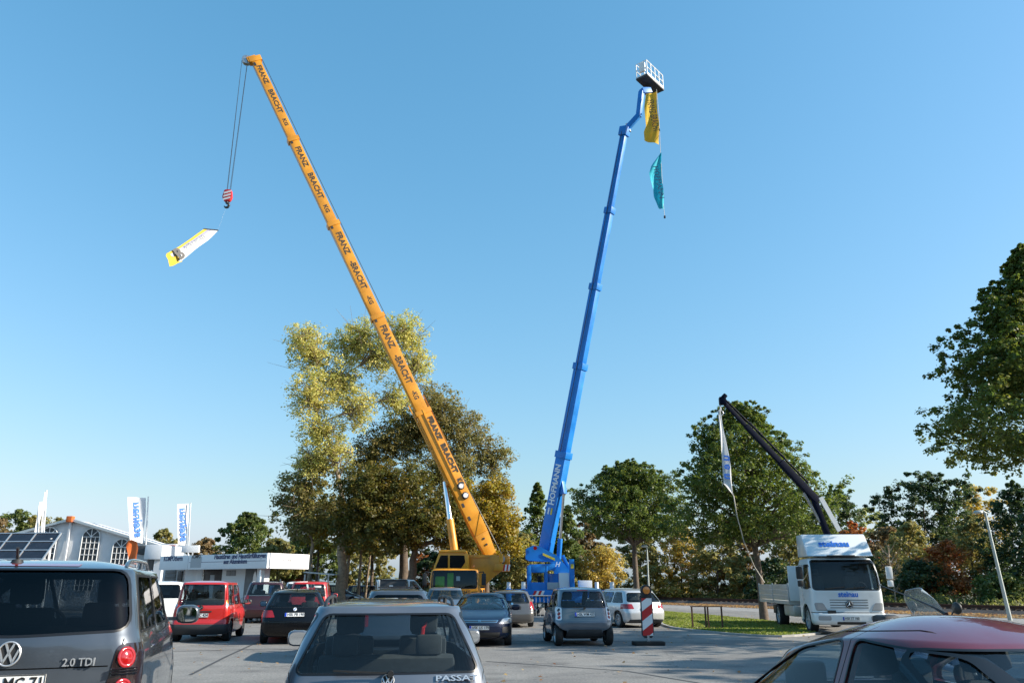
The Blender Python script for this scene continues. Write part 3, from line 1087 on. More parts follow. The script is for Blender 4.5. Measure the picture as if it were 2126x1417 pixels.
def tree(name, label, base, h, cb, rad, kind, pal, leaves, leaf, seed, trunk_r=0.18, clump=0.55, lobes=None, bark='bark', per=70, group=None, limbs=26, cat='tree', solid=0.35, droop=0.0, lean=(0, 0), twigs=0, limb_k=1.0):
    """tapered trunk with limbs; leaves in clumps through an uneven crown.  lobes: (dx, dy, z, rx, rz) ellipsoids instead of the outline"""
    rng = np.random.default_rng(seed)
    t0 = thing(name, label, cat, (base[0], base[1], 0), 0, group)
    nc = max(6, int(leaves / per))
    ph = rng.uniform(0, 6.28, 6)
    if lobes is None:
        t = rng.beta(1.15, 1.25, nc) if kind != 'dome' else rng.uniform(0, 1, nc)
        ang = rng.uniform(0, 2 * math.pi, nc)
        R_ = shape_radius(kind, t) * rad
        bump = 1 + 0.17 * np.sin(2 * ang + ph[0] + 5 * t) + 0.16 * np.sin(3 * ang + ph[1] - 11 * t) + 0.12 * np.sin(22 * t + ph[2] + ang) + 0.07 * np.sin(5 * ang + ph[3] + 30 * t)
        rr = R_ * bump * np.maximum(rng.uniform(0, 1, nc)**solid, 0.1)
        cz = cb + (h - cb) * t - droop * (rr / rad)**2
        cc = np.stack([rr * np.cos(ang) + lean[0] * t, rr * np.sin(ang) + lean[1] * t, cz], 1)
        csz = clump * (0.45 + 0.75 * rng.uniform(0, 1, nc)) * np.clip(R_ / rad + 0.25, 0.35, 1.1)
        sh = rng.uniform(0, 1, nc) < 0.3                     # shoots standing out of the crown
        k_ = np.where(sh, rng.uniform(1.0, 1.22, nc) * R_ * bump / np.maximum(rr, 1e-3), 1.0)
        cc[:, 0] = np.where(sh, (cc[:, 0] - lean[0] * t) * k_ + lean[0] * t, cc[:, 0])
        cc[:, 1] = np.where(sh, (cc[:, 1] - lean[1] * t) * k_ + lean[1] * t, cc[:, 1])
        cc[:, 2] += np.where(sh, rng.uniform(0, 0.25, nc) * rad * 0.35, 0)
        csz = np.where(sh, csz * 0.55, csz)
    else:
        vol = np.array([l[3]**2 * l[4] for l in lobes])
        pick = rng.choice(len(lobes), nc, p=vol / vol.sum())
        d = rng.normal(size=(nc, 3))
        d /= np.linalg.norm(d, axis=1, keepdims=True)
        r = rng.uniform(0, 1, nc)**(solid)
        L_ = np.array([l[:5] for l in lobes])[pick]
        cc = np.stack([L_[:, 0] + d[:, 0] * r * L_[:, 3], L_[:, 1] + d[:, 1] * r * L_[:, 3], L_[:, 2] + d[:, 2] * r * L_[:, 4]], 1)
        csz = clump * (0.35 + 0.8 * rng.uniform(0, 1, nc))
    idx = np.repeat(np.arange(nc), per)
    n = len(idx)
    g = rng.normal(size=(n, 3))
    g /= np.linalg.norm(g, axis=1, keepdims=True)
    rad_l = rng.uniform(0, 1, n)**0.55
    off = g * (rad_l * csz[idx])[:, None]
    off[:, 2] *= 0.7
    pos = cc[idx] + off
    up = np.array([0.0, 0.0, 0.9])
    nrm = g * 0.8 + up + rng.normal(size=(n, 3)) * 0.55
    p = np.array(PAL[pal])
    cw = rng.dirichlet([0.9] * len(p), nc)
    lw = cw[idx] * 0.75 + rng.dirichlet([0.5] * len(p), n) * 0.25
    col = lw @ p
    col *= rng.uniform(1.25, 2.05, n)[:, None]
    col[:, 0] *= rng.uniform(0.9, 1.12, n)
    size = leaf * rng.uniform(0.65, 1.3, n)
    keep = pos[:, 2] > 0.05
    pos, nrm, size, col = pos[keep], nrm[keep], size[keep], col[keep]
    o = leaf_cloud('crown', pos, nrm, size, np.clip(col, 0, 1), t0, 0.72, seed)
    o['kind'] = 'stuff'
    if trunk_r > 0:
        tk = MB()
        wob = rng.normal(size=(8, 2)) * trunk_r * 0.3
        ztop = cb + (h - cb) * 0.82
        if lobes is not None:
            ztop = cb
        pts, rs = [], []
        for k in range(8):
            f = k / 7
            pts.append((wob[k][0] * f + lean[0] * f * 0.6, wob[k][1] * f + lean[1] * f * 0.6, ztop * f))
            rs.append(trunk_r * (1.25 if k == 0 else 1.0) * (1 - 0.82 * f**1.3) if lobes is None else trunk_r * (1.2 if k == 0 else 1.0) * (1 - 0.45 * f))
        tk.tube([(0, 0, -0.15)] + pts, [trunk_r * 1.45] + rs, 10)
        tk.build('trunk', bark, t0, smooth=60)
        br = MB()
        sel = rng.choice(nc, min(nc, limbs), replace=False)
        roots = []
        if lobes is not None:
            top = Vector(pts[-1])
            nodes = [(top, trunk_r * 0.55)]
            for l in sorted(lobes, key=lambda l: (Vector(l[:3]) - top).length):
                e = Vector((l[0], l[1], l[2]))
                src, r0 = min(nodes, key=lambda a: (a[0] - e).length + (3 * max(0, a[0].z - e.z)))
                ln_ = (e - src).length
                j1, j2 = Vector(rng.normal(size=3)) * 0.07 * ln_, Vector(rng.normal(size=3)) * 0.07 * ln_
                q = src.lerp(e, 0.55) + Vector((0, 0, 0.06 * ln_)) + j1
                r1 = max(0.05, r0 * 0.62)
                br.tube([src - Vector((0, 0, 0.25)), src.lerp(q, 0.5) + j2 * 0.6, q, q.lerp(e, 0.6) + j2 * 0.4, e], [r0 * 0.9, r0 * 0.8, (r0 + r1) / 2, r1, r1 * 0.9], 7)
                nodes.append((e, r1))
                roots.append((src, q, e))
        for i in sel:
            e = Vector(cc[i])
            if lobes is None:
                zz = max(cb * 0.9, e.z - 0.45 * math.hypot(e.x, e.y) - 0.3)
                zz = min(zz, ztop * 0.95)
                f = zz / ztop
                s = Vector((lean[0] * f * 0.6, lean[1] * f * 0.6, zz))
                r0 = trunk_r * (1 - 0.82 * f**1.3) * 0.5
            else:
                tp, q, en = min(roots, key=lambda a: (a[2] - e).length)
                s = q.lerp(en, rng.uniform(0.1, 0.9))
                r0 = 0.05
            m_ = s.lerp(e, 0.5) + Vector((0, 0, 0.12 * (e - s).length)) + Vector(rng.normal(size=3)) * 0.1
            br.tube([s, m_, e], [r0, r0 * 0.6, 0.012], 5, False)
            for _ in range(twigs):
                e2 = e + Vector(rng.normal(size=3)) * clump
                br.tube([m_.lerp(e, 0.6), e2], [0.018, 0.006], 4, False)
        bo_ = br.build('branches', bark, t0, smooth=60)
        bo_['kind'] = 'stuff'
    return t0

def tree_at(px, Y, top_py, half_px, cb_py, *a, **k):
    """measures taken from where the tree stands in the photograph"""
    top = at(px, top_py, Y)
    sc_ = (at(px + half_px, (top_py + cb_py) / 2, Y).x - at(px, (top_py + cb_py) / 2, Y).x)
    b = at(px, 1230, Y)
    return dict(base=(b.x, Y), h=top.z, cb=max(0.3, at(px, cb_py, Y).z), rad=abs(sc_), lean=(top.x - b.x, 0))

# big loose poplar left of the yellow boom
def L_(px, py, Y, rx, rz, bx):
    p = at(px, py, Y)
    return (p.x - bx[0], p.y - bx[1], p.z, rx, rz)
b = (at(706, 1235, 60).x, 60)
tree('poplar_tree', 'tall pale yellow poplar with open crown left of the yellow boom', b, 23, 6.5, 5, 'round', 'poplar', 46000, 0.17, 11, 0.42,
     0.72, [L_(645, 730, 60, 1.9, 2.3, b), L_(700, 790, 61, 2.2, 2.3, b), L_(735, 715, 62, 2.0, 1.9, b), L_(645, 820, 59, 1.9, 2.2, b), L_(665, 895, 59.5, 1.9, 1.6, b), L_(785, 740, 61, 1.9, 2.2, b), L_(835, 695, 61, 2.0, 1.9, b), L_(862, 755, 61.5, 1.6, 2.2, b), L_(622, 705, 60, 1.2, 1.5, b), L_(760, 690, 61, 1.4, 1.3, b), L_(745, 850, 60, 1.7, 2.0, b), L_(690, 940, 60, 1.7, 1.6, b), L_(640, 960, 60, 1.4, 1.4, b), L_(820, 830, 62, 1.8, 1.8, b)],
     'bark_light', 26, None, 620, solid=0.62, twigs=1)
b = (at(640, 1235, 62).x, 62)
tree('willow_tree', 'olive drooping tree with bare twigs left of the poplar trunk', b, 13, 4.6, 4, 'round', 'olive', 11000, 0.24, 12, 0.22,
     0.9, [L_(630, 1010, 62, 2.0, 2.0, b), L_(660, 960, 62, 1.7, 1.6, b), L_(600, 1060, 62, 1.3, 1.7, b), L_(640, 1090, 62, 2.2, 1.6, b), L_(690, 1070, 62, 1.7, 1.6, b)], 'dead_twig', 55, None, 70, solid=0.55, twigs=3)
b = (at(835, 1235, 64).x, 64)
tree('maple_tree', 'large brown autumn maple behind the yellow boom', b, 19, 6.0, 5, 'round', 'maple_brown', 50000, 0.18, 13, 0.45,
     0.7, [L_(900, 850, 64, 2.6, 2.4, b), L_(860, 900, 65, 2.8, 2.4, b), L_(960, 900, 64, 2.4, 2.0, b), L_(1020, 950, 64, 1.9, 1.7, b), L_(930, 970, 63, 2.8, 2.2, b), L_(800, 920, 64, 2.3, 2.0, b), L_(760, 960, 64, 2.0, 2.0, b), L_(1030, 1010, 64, 1.6, 1.4, b)], 'bark', 30, None, 160, solid=0.52, twigs=1)
b = (at(855, 1235, 57.5).x, 57.5)
tree('maple_tree', 'dark spreading maple with orange tinges behind the crane cab', b, 12, 4.4, 5, 'round', 'maple_dark', 60000, 0.18, 14, 0.38,
     0.66, [L_(760, 1020, 57, 2.5, 2.2, b), L_(830, 1010, 58, 2.6, 2.0, b), L_(880, 1080, 57, 2.6, 2.0, b), L_(800, 1100, 57, 2.6, 1.7, b), L_(730, 1090, 58, 1.8, 1.8, b), L_(940, 1060, 58, 2.0, 2.2, b), L_(960, 1130, 57, 2.0, 1.4, b)], 'bark', 36, None, 90, solid=0.5)
b = (at(1010, 1235, 60).x, 60)
tree('maple_tree', 'golden green maple right of the yellow boom foot', b, 10, 3.4, 4, 'round', 'maple_gold', 24000, 0.2, 15, 0.28,
     0.8, [L_(1010, 1030, 60, 1.9, 1.6, b), L_(1040, 1080, 60, 1.7, 1.6, b), L_(990, 1090, 60, 2.0, 1.6, b), L_(1050, 1120, 60, 1.5, 1.3, b), L_(1000, 1140, 60, 1.8, 1.1, b), L_(970, 1040, 60, 1.4, 1.6, b)], 'bark', 60, None, 40, solid=0.45)
slim = [(743, 62.5, 'slim pale trunk just right of the thick poplar trunk', 0.13, 0.25), (757, 63.5, 'slim leaning trunk with pale bark beside the twin slim trunk', 0.1, 0.9), (770, 66, 'dark slim trunk left of the grey trailer', 0.16, -0.1), (838, 65, 'pale slim trunk above the grey trailer', 0.12, 0.0), (655, 66, 'slim trunk behind the booth fascia corner, right one', 0.14, 0.1), (632, 67, 'slim trunk behind the booth fascia corner, left one', 0.13, 0.0), (716, 62, 'pale second stem touching the thick poplar trunk', 0.16, 0.35)]
for i, (px, Y, lb, r_, ln) in enumerate(slim):
    tree('slim_tree', lb, (at(px, 1235, Y).x, Y), 8.0 + (i % 3) * 0.8, 3.8, 1.8, 'round', 'green' if i % 2 else 'maple_gold', 2600, 0.24, 40 + i, r_, 0.6, None, 'bark_light' if i in (0, 1, 3, 6) else 'bark', 50, 'slim trees along the fence', 14, solid=0.5, lean=(ln, 0))
# row of lindens along the road
d = tree_at(1310, 48, 957, 104, 1118)
d['base'] = (at(1322, 1230, 48).x, 48)
d['lean'] = (-0.1, 0)
tree('linden_tree', 'rounded green linden with bare straight trunk behind the silver compact van', kind='linden', pal='linden', leaves=46000, leaf=0.14, seed=21, trunk_r=0.19, clump=0.46, per=34, limbs=110, group='lindens along the road', solid=0.42, **d)
d = tree_at(1545, 37.5, 836, 138, 1118)
d['base'] = (at(1582, 1230, 37.5).x, 37.5)
d['lean'] = (-0.5, 0)
tree('linden_tree', 'green linden directly behind the lorry crane', kind='linden', pal='linden', leaves=60000, leaf=0.13, seed=22, trunk_r=0.17, clump=0.44, per=34, limbs=120, group='lindens along the road', solid=0.42, droop=0.5, **d)
tree('linden_tree', 'tall linden at the right edge, nearest of the trees', (16.1, 22.6), at(2085, 520, 22.6).z, 5.2, 3.2, 'taper', 'linden_dark', 90000, 0.115, 23, 0.2, 0.42, None, 'bark', 36, 'lindens along the road', 60, solid=0.45, droop=0.4)
tree('linden_tree', 'linden beyond the right edge of the picture', (26.5, 14.0), 12.0, 3.5, 5.0, 'linden', 'linden_dark', 16000, 0.26, 24, 0.2, 0.7, None, 'bark', 50, 'lindens along the road', 20, solid=0.45)
# wood in the background: (px, Y, top, half width, crown base, outline, palette, leaves, leaf size, label)
bgt = [
    (1115, 70, 1003, 52, 1180, 'cone', 'linden', 9000, 0.26, 'pointed green tree left of the blue boom'),
    (1178, 71, 1050, 40, 1180, 'cone', 'green', 7000, 0.26, 'pointed green tree right of the blue boom'),
    (1090, 66, 1110, 42, 1225, 'dome', 'olive', 6000, 0.25, 'olive bush left of the blue turret'),
    (1215, 80, 1075, 40, 1230, 'dome', 'brown', 7000, 0.3, 'brownish tall bush between blue boom and linden'),
    (1250, 70, 1135, 36, 1225, 'round', 'golden', 6500, 0.2, 'golden brown small tree right of the blue turret'),
    (1330, 78, 1105, 70, 1240, 'dome', 'olive', 11000, 0.28, 'olive tall bush behind the straight linden trunk'),
    (1415, 77, 1095, 62, 1240, 'dome', 'golden', 11000, 0.26, 'golden olive bush right of the slim street lamp'),
    (1490, 74, 1100, 62, 1240, 'dome', 'olive', 11000, 0.26, 'pale olive bush left of the lorry rope'),
    (1545, 76, 1120, 46, 1240, 'dome', 'brown', 8000, 0.26, 'brown bush behind the lorry rope'),
    (1640, 72, 1075, 60, 1240, 'dome', 'olive', 10000, 0.26, 'olive bush behind the lorry headboard'),
    (1660, 90, 1010, 60, 1200, 'round', 'pale', 7500, 0.34, 'pale grey green tree behind the lorry crane arm'),
    (1733, 88, 1018, 46, 1190, 'round', 'darkgreen', 7500, 0.3, 'dark green pine right of the lorry crane arm'),
    (1800, 96, 1055, 42, 1190, 'round', 'pale', 6500, 0.34, 'pale tree in the gap above the lorry mirror'),
    (1768, 74, 1085, 36, 1200, 'dome', 'russet', 6000, 0.22, 'red brown bush above the lorry deflector'),
    (1925, 80, 980, 88, 1180, 'round', 'darkgreen', 17000, 0.3, 'large rounded dark oak left of the tilted lamp'),
    (1840, 70, 1095, 66, 1235, 'dome', 'brown', 11000, 0.24, 'brown bush right of the lorry cab'),
    (1890, 64, 1085, 58, 1230, 'dome', 'olive', 9000, 0.22, 'olive bush under the dark oak'),
    (1962, 58, 1125, 46, 1235, 'dome', 'russet', 8000, 0.18, 'russet orange bush left of the tilted lamp'),
    (2020, 60, 1075, 56, 1235, 'dome', 'olive', 9000, 0.22, 'yellow olive bush behind the tilted lamp head'),
    (2030, 84, 1000, 52, 1180, 'round', 'golden', 7000, 0.32, 'yellowish tree beyond the dark oak'),
    (2105, 56, 1000, 62, 1235, 'dome', 'darkgreen', 13000, 0.22, 'dark bush mass right of the tilted lamp'),
    (2180, 52, 1010, 70, 1240, 'dome', 'darkgreen', 7000, 0.26, 'dark bush at the right border'),
    (1905, 58, 1165, 50, 1245, 'dome', 'darkgreen', 7000, 0.2, 'low dark bush behind the scooter'),
    (1790, 66, 1150, 52, 1245, 'dome', 'darkgreen', 7000, 0.22, 'low dark bush behind the lorry mirror'),
    (1610, 68, 1160, 60, 1245, 'dome', 'darkgreen', 8000, 0.22, 'low dark bush behind the linden trunk'),
    (2075, 52, 1190, 44, 1250, 'dome', 'green', 6000, 0.18, 'low green bush at the foot of the tilted lamp'),
    (515, 76, 1066, 62, 1200, 'dome', 'green', 13000, 0.28, 'dense green tree behind the booth fascia'),
    (575, 70, 1120, 46, 1190, 'dome', 'olive', 7000, 0.26, 'olive tree over the right end of the booth'),
    (340, 88, 1100, 36, 1190, 'dome', 'olive', 5000, 0.32, 'small olive tree between the two lettered flags'),
    (428, 90, 1118, 34, 1190, 'dome', 'brown', 4500, 0.32, 'small brownish tree right of the smaller lettered flag'),
    (35, 92, 1058, 38, 1190, 'round', 'green', 5500, 0.34, 'grey green tree behind the solar panels'),
    (80, 88, 1068, 30, 1190, 'round', 'olive', 5000, 0.32, 'yellowish tree behind the slim flags'),
    (-15, 86, 1070, 34, 1190, 'round', 'brown', 4500, 0.32, 'brownish tree at the left border'),
    (120, 96, 1075, 28, 1190, 'round', 'maple_brown', 4000, 0.34, 'low reddish tree above the tent shoulder'),
    (640, 82, 1110, 70, 1200, 'dome', 'green', 10000, 0.32, 'green tree far behind the slim trunks'),
    (760, 84, 1090, 60, 1215, 'dome', 'olive', 9000, 0.32, 'olive tree far behind the poplar trunk'),
    (880, 80, 1150, 34, 1230, 'dome', 'russet', 4500, 0.26, 'reddish small tree left of the crane cab'),
    (930, 78, 1130, 70, 1240, 'dome', 'darkgreen', 9000, 0.3, 'dark hedge tree behind the crane carrier'),
    (1040, 76, 1150, 60, 1240, 'dome', 'darkgreen', 8000, 0.3, 'dark hedge tree between the two cranes'),
    (1160, 78, 1170, 60, 1240, 'dome', 'olive', 7000, 0.28, 'low olive bush behind the blue turret'),
]
for i, (px, Y, tp, hw_, cbp, kd, pl, nl, ls, lb) in enumerate(bgt):
    d = tree_at(px, Y, tp, hw_, cbp)
    isb = kd == 'dome'
    tree('bush' if isb and d['h'] < 6 else 'background_tree', lb, kind=kd, pal=pl, leaves=nl, leaf=ls, seed=100 + i, trunk_r=0.1 if isb else 0.16, clump=0.75 if not isb else 0.65, per=50, limbs=12, group='bushes and trees of the wood', solid=0.4, cat='bush' if isb and d['h'] < 6 else 'tree', **d)
# unseen wood added behind the viewpoint to darken car reflections and camera-facing sides
rng = np.random.default_rng(77)
n = 30000
x = rng.uniform(-75, 75, n)
top = 8.5 + 2.5 * np.sin(x * 0.23) + 1.6 * np.sin(x * 0.71 + 1)
z = top * rng.uniform(0, 1, n)**0.8
y = -24 - 4 * rng.uniform(0, 1, n) + 1.5 * np.sin(x * 0.9)
col = rng.dirichlet([0.7] * 4, n) @ np.array(PAL['green'])
o = leaf_cloud('wood', np.stack([x, y, z], 1), rng.normal(size=(n, 3)), rng.uniform(0.5, 1.0, n), col, None, 0.75, 8)
o['kind'] = 'stuff'
tag(o, 'unseen line of green trees added behind the viewpoint', 'wood')
# bare sapling
sap = thing('bare_sapling', 'leafless pale sapling right of the lorry mirror', 'tree', (at(1858, 1240, 56).x, 56, 0))
rng = np.random.default_rng(5)
sb = MB().tube([(0, 0, 0), (0.05, 0, 1.5), (-0.05, 0, 3.0), (0.02, 0, 4.2)], [0.06, 0.045, 0.03, 0.01], 6)
sb.build('trunk', 'dead_twig', sap, smooth=60)
sb = MB()
for k in range(46):
    z = rng.uniform(0.9, 3.9)
    a = rng.uniform(0, 6.28)
    l = rng.uniform(0.4, 0.9)
    sb.tube([(0, 0, z), (l * 0.5 * math.cos(a), l * 0.5 * math.sin(a), z + l * 0.5), (l * 0.8 * math.cos(a), l * 0.8 * math.sin(a), z + l * 1.1)], [0.016, 0.01, 0.004], 4, False)
sb.build('branches', 'dead_twig', sap)

# ------------------------------------------------------------------ grass, verge plants, fallen leaves
def inside(pts, x, y):
    c = np.zeros(len(x), bool)
    n = len(pts)
    j = n - 1
    for i in range(n):
        xi, yi = pts[i]
        xj, yj = pts[j]
        hit = ((yi > y) != (yj > y)) & (x < (xj - xi) * (y - yi) / (yj - yi + 1e-12) + xi)
        c ^= hit
        j = i
    return c
rng = np.random.default_rng(9)
ip = np.array(isl)
n = 60000
x = rng.uniform(ip[:, 0].min(), ip[:, 0].max(), n)
y = rng.uniform(ip[:, 1].min(), ip[:, 1].max(), n)
k = inside(isl, x, y)
x, y = x[k], y[k]
n = len(x)
h = rng.uniform(0.03, 0.09, n)
gpal = np.array([(0.17, 0.23, 0.04), (0.23, 0.28, 0.06), (0.28, 0.26, 0.09), (0.13, 0.18, 0.03)])
col = rng.dirichlet([0.6] * 4, n) @ gpal
o = leaf_cloud('grass', np.stack([x, y, 0.03 + h * 0.5], 1), np.stack([rng.normal(size=n), rng.normal(size=n), np.full(n, 0.35)], 1), h * 1.3, col, None, 0.35, 3)
o['kind'] = 'stuff'
tag(o, 'short sunlit grass on the island by the lorry', 'grass')
# tall verge plants beyond the track
n = 26000
s = rng.uniform(-42, 40, n)
of = -rng.uniform(2.2, 7.0, n)
cl = 0.5 + 0.5 * np.sin(s * 0.9) * np.sin(s * 0.37 + 1) + rng.normal(size=n) * 0.25
hh = np.clip(0.35 + 0.8 * cl, 0.15, 1.5) * rng.uniform(0.2, 1, n)
P0 = np.array(R0)[None, :2] + s[:, None] * np.array(RD)[None, :2] + of[:, None] * np.array(RN)[None, :2]
vp = np.array([(0.12, 0.15, 0.035), (0.2, 0.2, 0.06), (0.26, 0.24, 0.1), (0.07, 0.1, 0.025)])
col = rng.dirichlet([0.5] * 4, n) @ vp
o = leaf_cloud('verge_plants', np.concatenate([P0, (hh * 0.8)[:, None]], 1), np.stack([rng.normal(size=n), rng.normal(size=n), np.full(n, 0.3)], 1), rng.uniform(0.14, 0.3, n), col, None, 0.4, 4)
o['kind'] = 'stuff'
tag(o, 'tall grass and weeds along the far side of the railway', 'weeds')
# fallen leaves on the verge and a few on the car park
n = 9000
s = rng.uniform(-30, 25, n)
of = rng.uniform(1.5, 5.6, n)
P0 = np.array(R0)[None, :2] + s[:, None] * np.array(RD)[None, :2] + of[:, None] * np.array(RN)[None, :2]
n2 = 900
P1 = np.stack([rng.uniform(-12, 16, n2), rng.uniform(9, 42, n2)], 1)
P0 = np.concatenate([P0, P1])
n = len(P0)
fp = np.array([(0.32, 0.16, 0.07), (0.4, 0.26, 0.1), (0.2, 0.09, 0.045), (0.42, 0.34, 0.2)])
col = rng.dirichlet([0.5] * 4, n) @ fp
o = leaf_cloud('fallen_leaves', np.concatenate([P0, rng.uniform(0.02, 0.05, n)[:, None]], 1), np.stack([rng.normal(size=n) * 0.3, rng.normal(size=n) * 0.3, np.ones(n)], 1), np.where(np.arange(n) < 9000, rng.uniform(0.1, 0.22, n), rng.uniform(0.05, 0.1, n)), col, None, 0.8, 6)
o['kind'] = 'stuff'
tag(o, 'brown fallen leaves scattered along the railway verge', 'leaves')
# ------------------------------------------------------------------ cars
def sidewins(zb, zt, fb, ft, rb, rt, splits, gm_front='glass', gm_rear=None, gap=0.05, rnd=0.05):
    """side windows between a raked front edge and a raked rear edge, split at the pillars"""
    gm_rear = gm_rear or gm_front
    out = []
    xs = [None] + list(splits) + [None]
    for i in range(len(splits) + 1):
        f0, f1 = (fb, ft) if i == 0 else (splits[i - 1] - gap, splits[i - 1] - gap - 0.03)
        r0, r1 = (rb, rt) if i == len(splits) else (splits[i] + gap, splits[i] + gap - 0.03)
        out.append((rpoly([(f0, zb), (f1, zt), (r1, zt), (r0, zb)], rnd), gm_front if i == 0 else gm_rear))
    return out

def quad(hb, ht, zb, zt, r=0.07, dip=0.0):
    if dip:
        return rpoly([(-hb, zb), (0, zb - dip), (hb, zb), (ht, zt), (-ht, zt)], r)
    return rpoly([(-hb, zb), (hb, zb), (ht, zt), (-ht, zt)], r)

def rl(y0, y1, z0, z1, y2=None, y3=None, r=0.03):
    """right-hand and left-hand lamp outlines"""
    y2 = y0 if y2 is None else y2
    y3 = y1 if y3 is None else y3
    a = rpoly([(y0, z0), (y1, z0), (y3, z1), (y2, z1)], r)
    return [a, [(-p[0], p[1]) for p in a][::-1]]

def vw_badge(t, c, n, r):
    fr_ = frame(c, Vector((0, 0, 1)).cross(Vector(n)), n)
    b = MB()
    b.lathe([(r * 0.86, 0), (r, 0), (r, 0.012), (r * 0.93, 0.016), (r * 0.86, 0.012)], 'z', 32)
    def bar(p, q):
        p, q = Vector((p[0] * r, p[1] * r, 0.006)), Vector((q[0] * r, q[1] * r, 0.006))
        b.beam(p, q, r * 0.17, 0.012)
    bar((-0.36, 0.82), (-0.02, 0.1)); bar((0.36, 0.82), (0.02, 0.1))
    bar((-0.8, 0.36), (-0.36, -0.72)); bar((-0.4, -0.72), (0.0, 0.08)); bar((0.0, 0.08), (0.4, -0.72)); bar((0.36, -0.72), (0.8, 0.36))
    for v in b.v:
        v.xyz = fr_ @ v
    o = b.build('badge', 'frame_alu', t, smooth=30)
    d = MB().lathe([(0.0005, 0), (r * 0.9, 0), (r * 0.9, 0.004), (0.0005, 0.004)], 'z', 32)
    for v in d.v:
        v.xyz = fr_ @ v
    d.build('badge_field', 'black_plastic', o)

def round_badge(t, c, n, r, m1, m2):
    fr_ = frame(c, Vector((0, 0, 1)).cross(Vector(n)), n)
    d = MB().lathe([(0.0005, 0), (r, 0), (r, 0.008), (0.0005, 0.01)], 'z', 24)
    for v in d.v:
        v.xyz = fr_ @ v
    o = d.build('badge', m1, t, smooth=30)
    for a in (0, math.pi):
        q = MB().add([fr_ @ Vector((0, 0, 0.012))] + [fr_ @ Vector((r * 0.7 * math.cos(a + i * math.pi / 12), r * 0.7 * math.sin(a + i * math.pi / 12), 0.012)) for i in range(7)], [tuple(range(8))])
        q.build('badge_quarter', m2, o, fix=False)

def wiper(t, x, z, l, y0=0.0, ang=0.0):
    b = MB().cyl((x - 0.05, y0, z - 0.02), (x + 0.02, y0, z - 0.02), 0.025, 10)
    b.beam((x - 0.035, y0, z - 0.015), (x - 0.025, y0 + l, z + ang - 0.01), 0.012, 0.014)
    b.build('wiper', 'black_plastic', t)

def roof_rails(t, S, x0, x1, y, m='black_plastic', h=0.06):
    def top(x, yy):
        return S.bvh.ray_cast(Vector((x, yy, 3)), Vector((0, 0, -1)))[0].z
    for s in (1, -1):
        pts = []
        for u, k in ((0, -0.2), (0.03, 0.35), (0.09, 0.8), (0.2, 1), (0.4, 1.1), (0.6, 1.1), (0.8, 1), (0.91, 0.75), (0.97, 0.35), (1, -0.2)):
            x = x0 + (x1 - x0) * u
            pts.append((x, s * y, top(x, s * y) + h * k))
        b = MB().tube(pts, 0.017, 8)
        xm = 0.55 * x0 + 0.45 * x1
        zm = top(xm, s * y)
        b.cyl((xm, s * y, zm - 0.02), (xm, s * y, zm + h), 0.02, 8)
        b.build('roof_rail', m, t, smooth=50)

def rear_normal(S, y, z):
    h = S.bvh.ray_cast(Vector((-6, y, z)), Vector((1, 0, 0)))
    return h[0], h[1]

def front_normal(S, y, z):
    h = S.bvh.ray_cast(Vector((6, y, z)), Vector((-1, 0, 0)))
    return h[0], h[1]

def on_rear(S, y, z, off=0.006):
    p, n = rear_normal(S, y, z)
    return p + n * off, n

# --- dark grey people carrier, nearest on the left
sp = auto(4.4, 1.80, 1.69, 1.15, 1.05, 1.35, 0.35, 0.27, rbelt=0.03, roof=0.80, bump=0.7, res=(9, 7, 26), nz=40,  rr=0.2, rbow=0.11, cap=0.085, flare=[(1.36, 0.33, 0.4, 0.02), (-1.32, 0.33, 0.4, 0.02)])
sp['side'] = sidewins(1.19, 1.56, 1.2, 0.6, -1.82, -1.62, (0.28, -0.78), 'glass', 'glass_privacy')
sp['rear'] = (quad(0.745, 0.66, 1.21, 1.6, 0.1, 0.025), 'glass_privacy')
sp['front'] = (quad(0.72, 0.62, 1.19, 1.55), 'glass')
sp.update(fx=1.36, rx=-1.32, wr=0.325, dash=0.95, seat1=0.2, seat2=-0.7, spokes=5)
P_ = []
for a in rl(0.62, 0.98, 0.72, 1.12, 0.69, 0.98, 0.05):
    P_.append(('tail_lamp', a, 'x', -2.6, -1.86, 'lens_smoke', 0.006))
sp['pieces'] = P_ + [('rear_bumper', [(-1, 0.2), (1, 0.2), (1, 0.62), (-1, 0.62)], 'x', -2.6, -1.7, 'paint_graphite', 0.012),
                     ('sill_trim', [(-0.93, 0.2), (0.95, 0.2), (0.95, 0.36), (-0.93, 0.36)], 'y', 0.4, 1.2, 'black_plastic', 0.008),
                     ('sill_trim', [(-0.93, 0.2), (0.95, 0.2), (0.95, 0.36), (-0.93, 0.36)], 'y', -0.4, -1.2, 'black_plastic', 0.008)]
sp['shut'] = [([(-0.72, 0.42), (-0.74, 1.06)], 'y', 0, 0), ([(0.28, 0.42), (0.28, 1.08)], 'y', 0, 0), ([(-0.64, 0.98), (0.64, 0.98)], 'x', -2.6, -1.9),
              ([(1.12, 0.55), (1.16, 1.02)], 'y', 0, 0), ([(-0.72, 1.15), (-0.66, 0.66), (0.66, 0.66), (0.72, 1.15)], 'x', -2.6, -1.9)]
t, S = car('people_carrier', 'dark grey people carrier with chrome rear badge, cropped by the left edge', 'car', (-4.06, 7.6), -19, sp, 'paint_graphite')
c, n = on_rear(S, 0, 1.075)
vw_badge(t, c, n, 0.078)
c, n = on_rear(S, -0.45, 1.01, 0.014)
text('2.0 TDI', 0.07, frame(c, (0, -1, 0), n), 'frame_alu', t, 'model_lettering', 0.01, thick=0.012)
c, n = on_rear(S, 0.0, 0.89, 0.004)
plate(t, c, n, 'HSK MC 71', 0.52, 0.115)
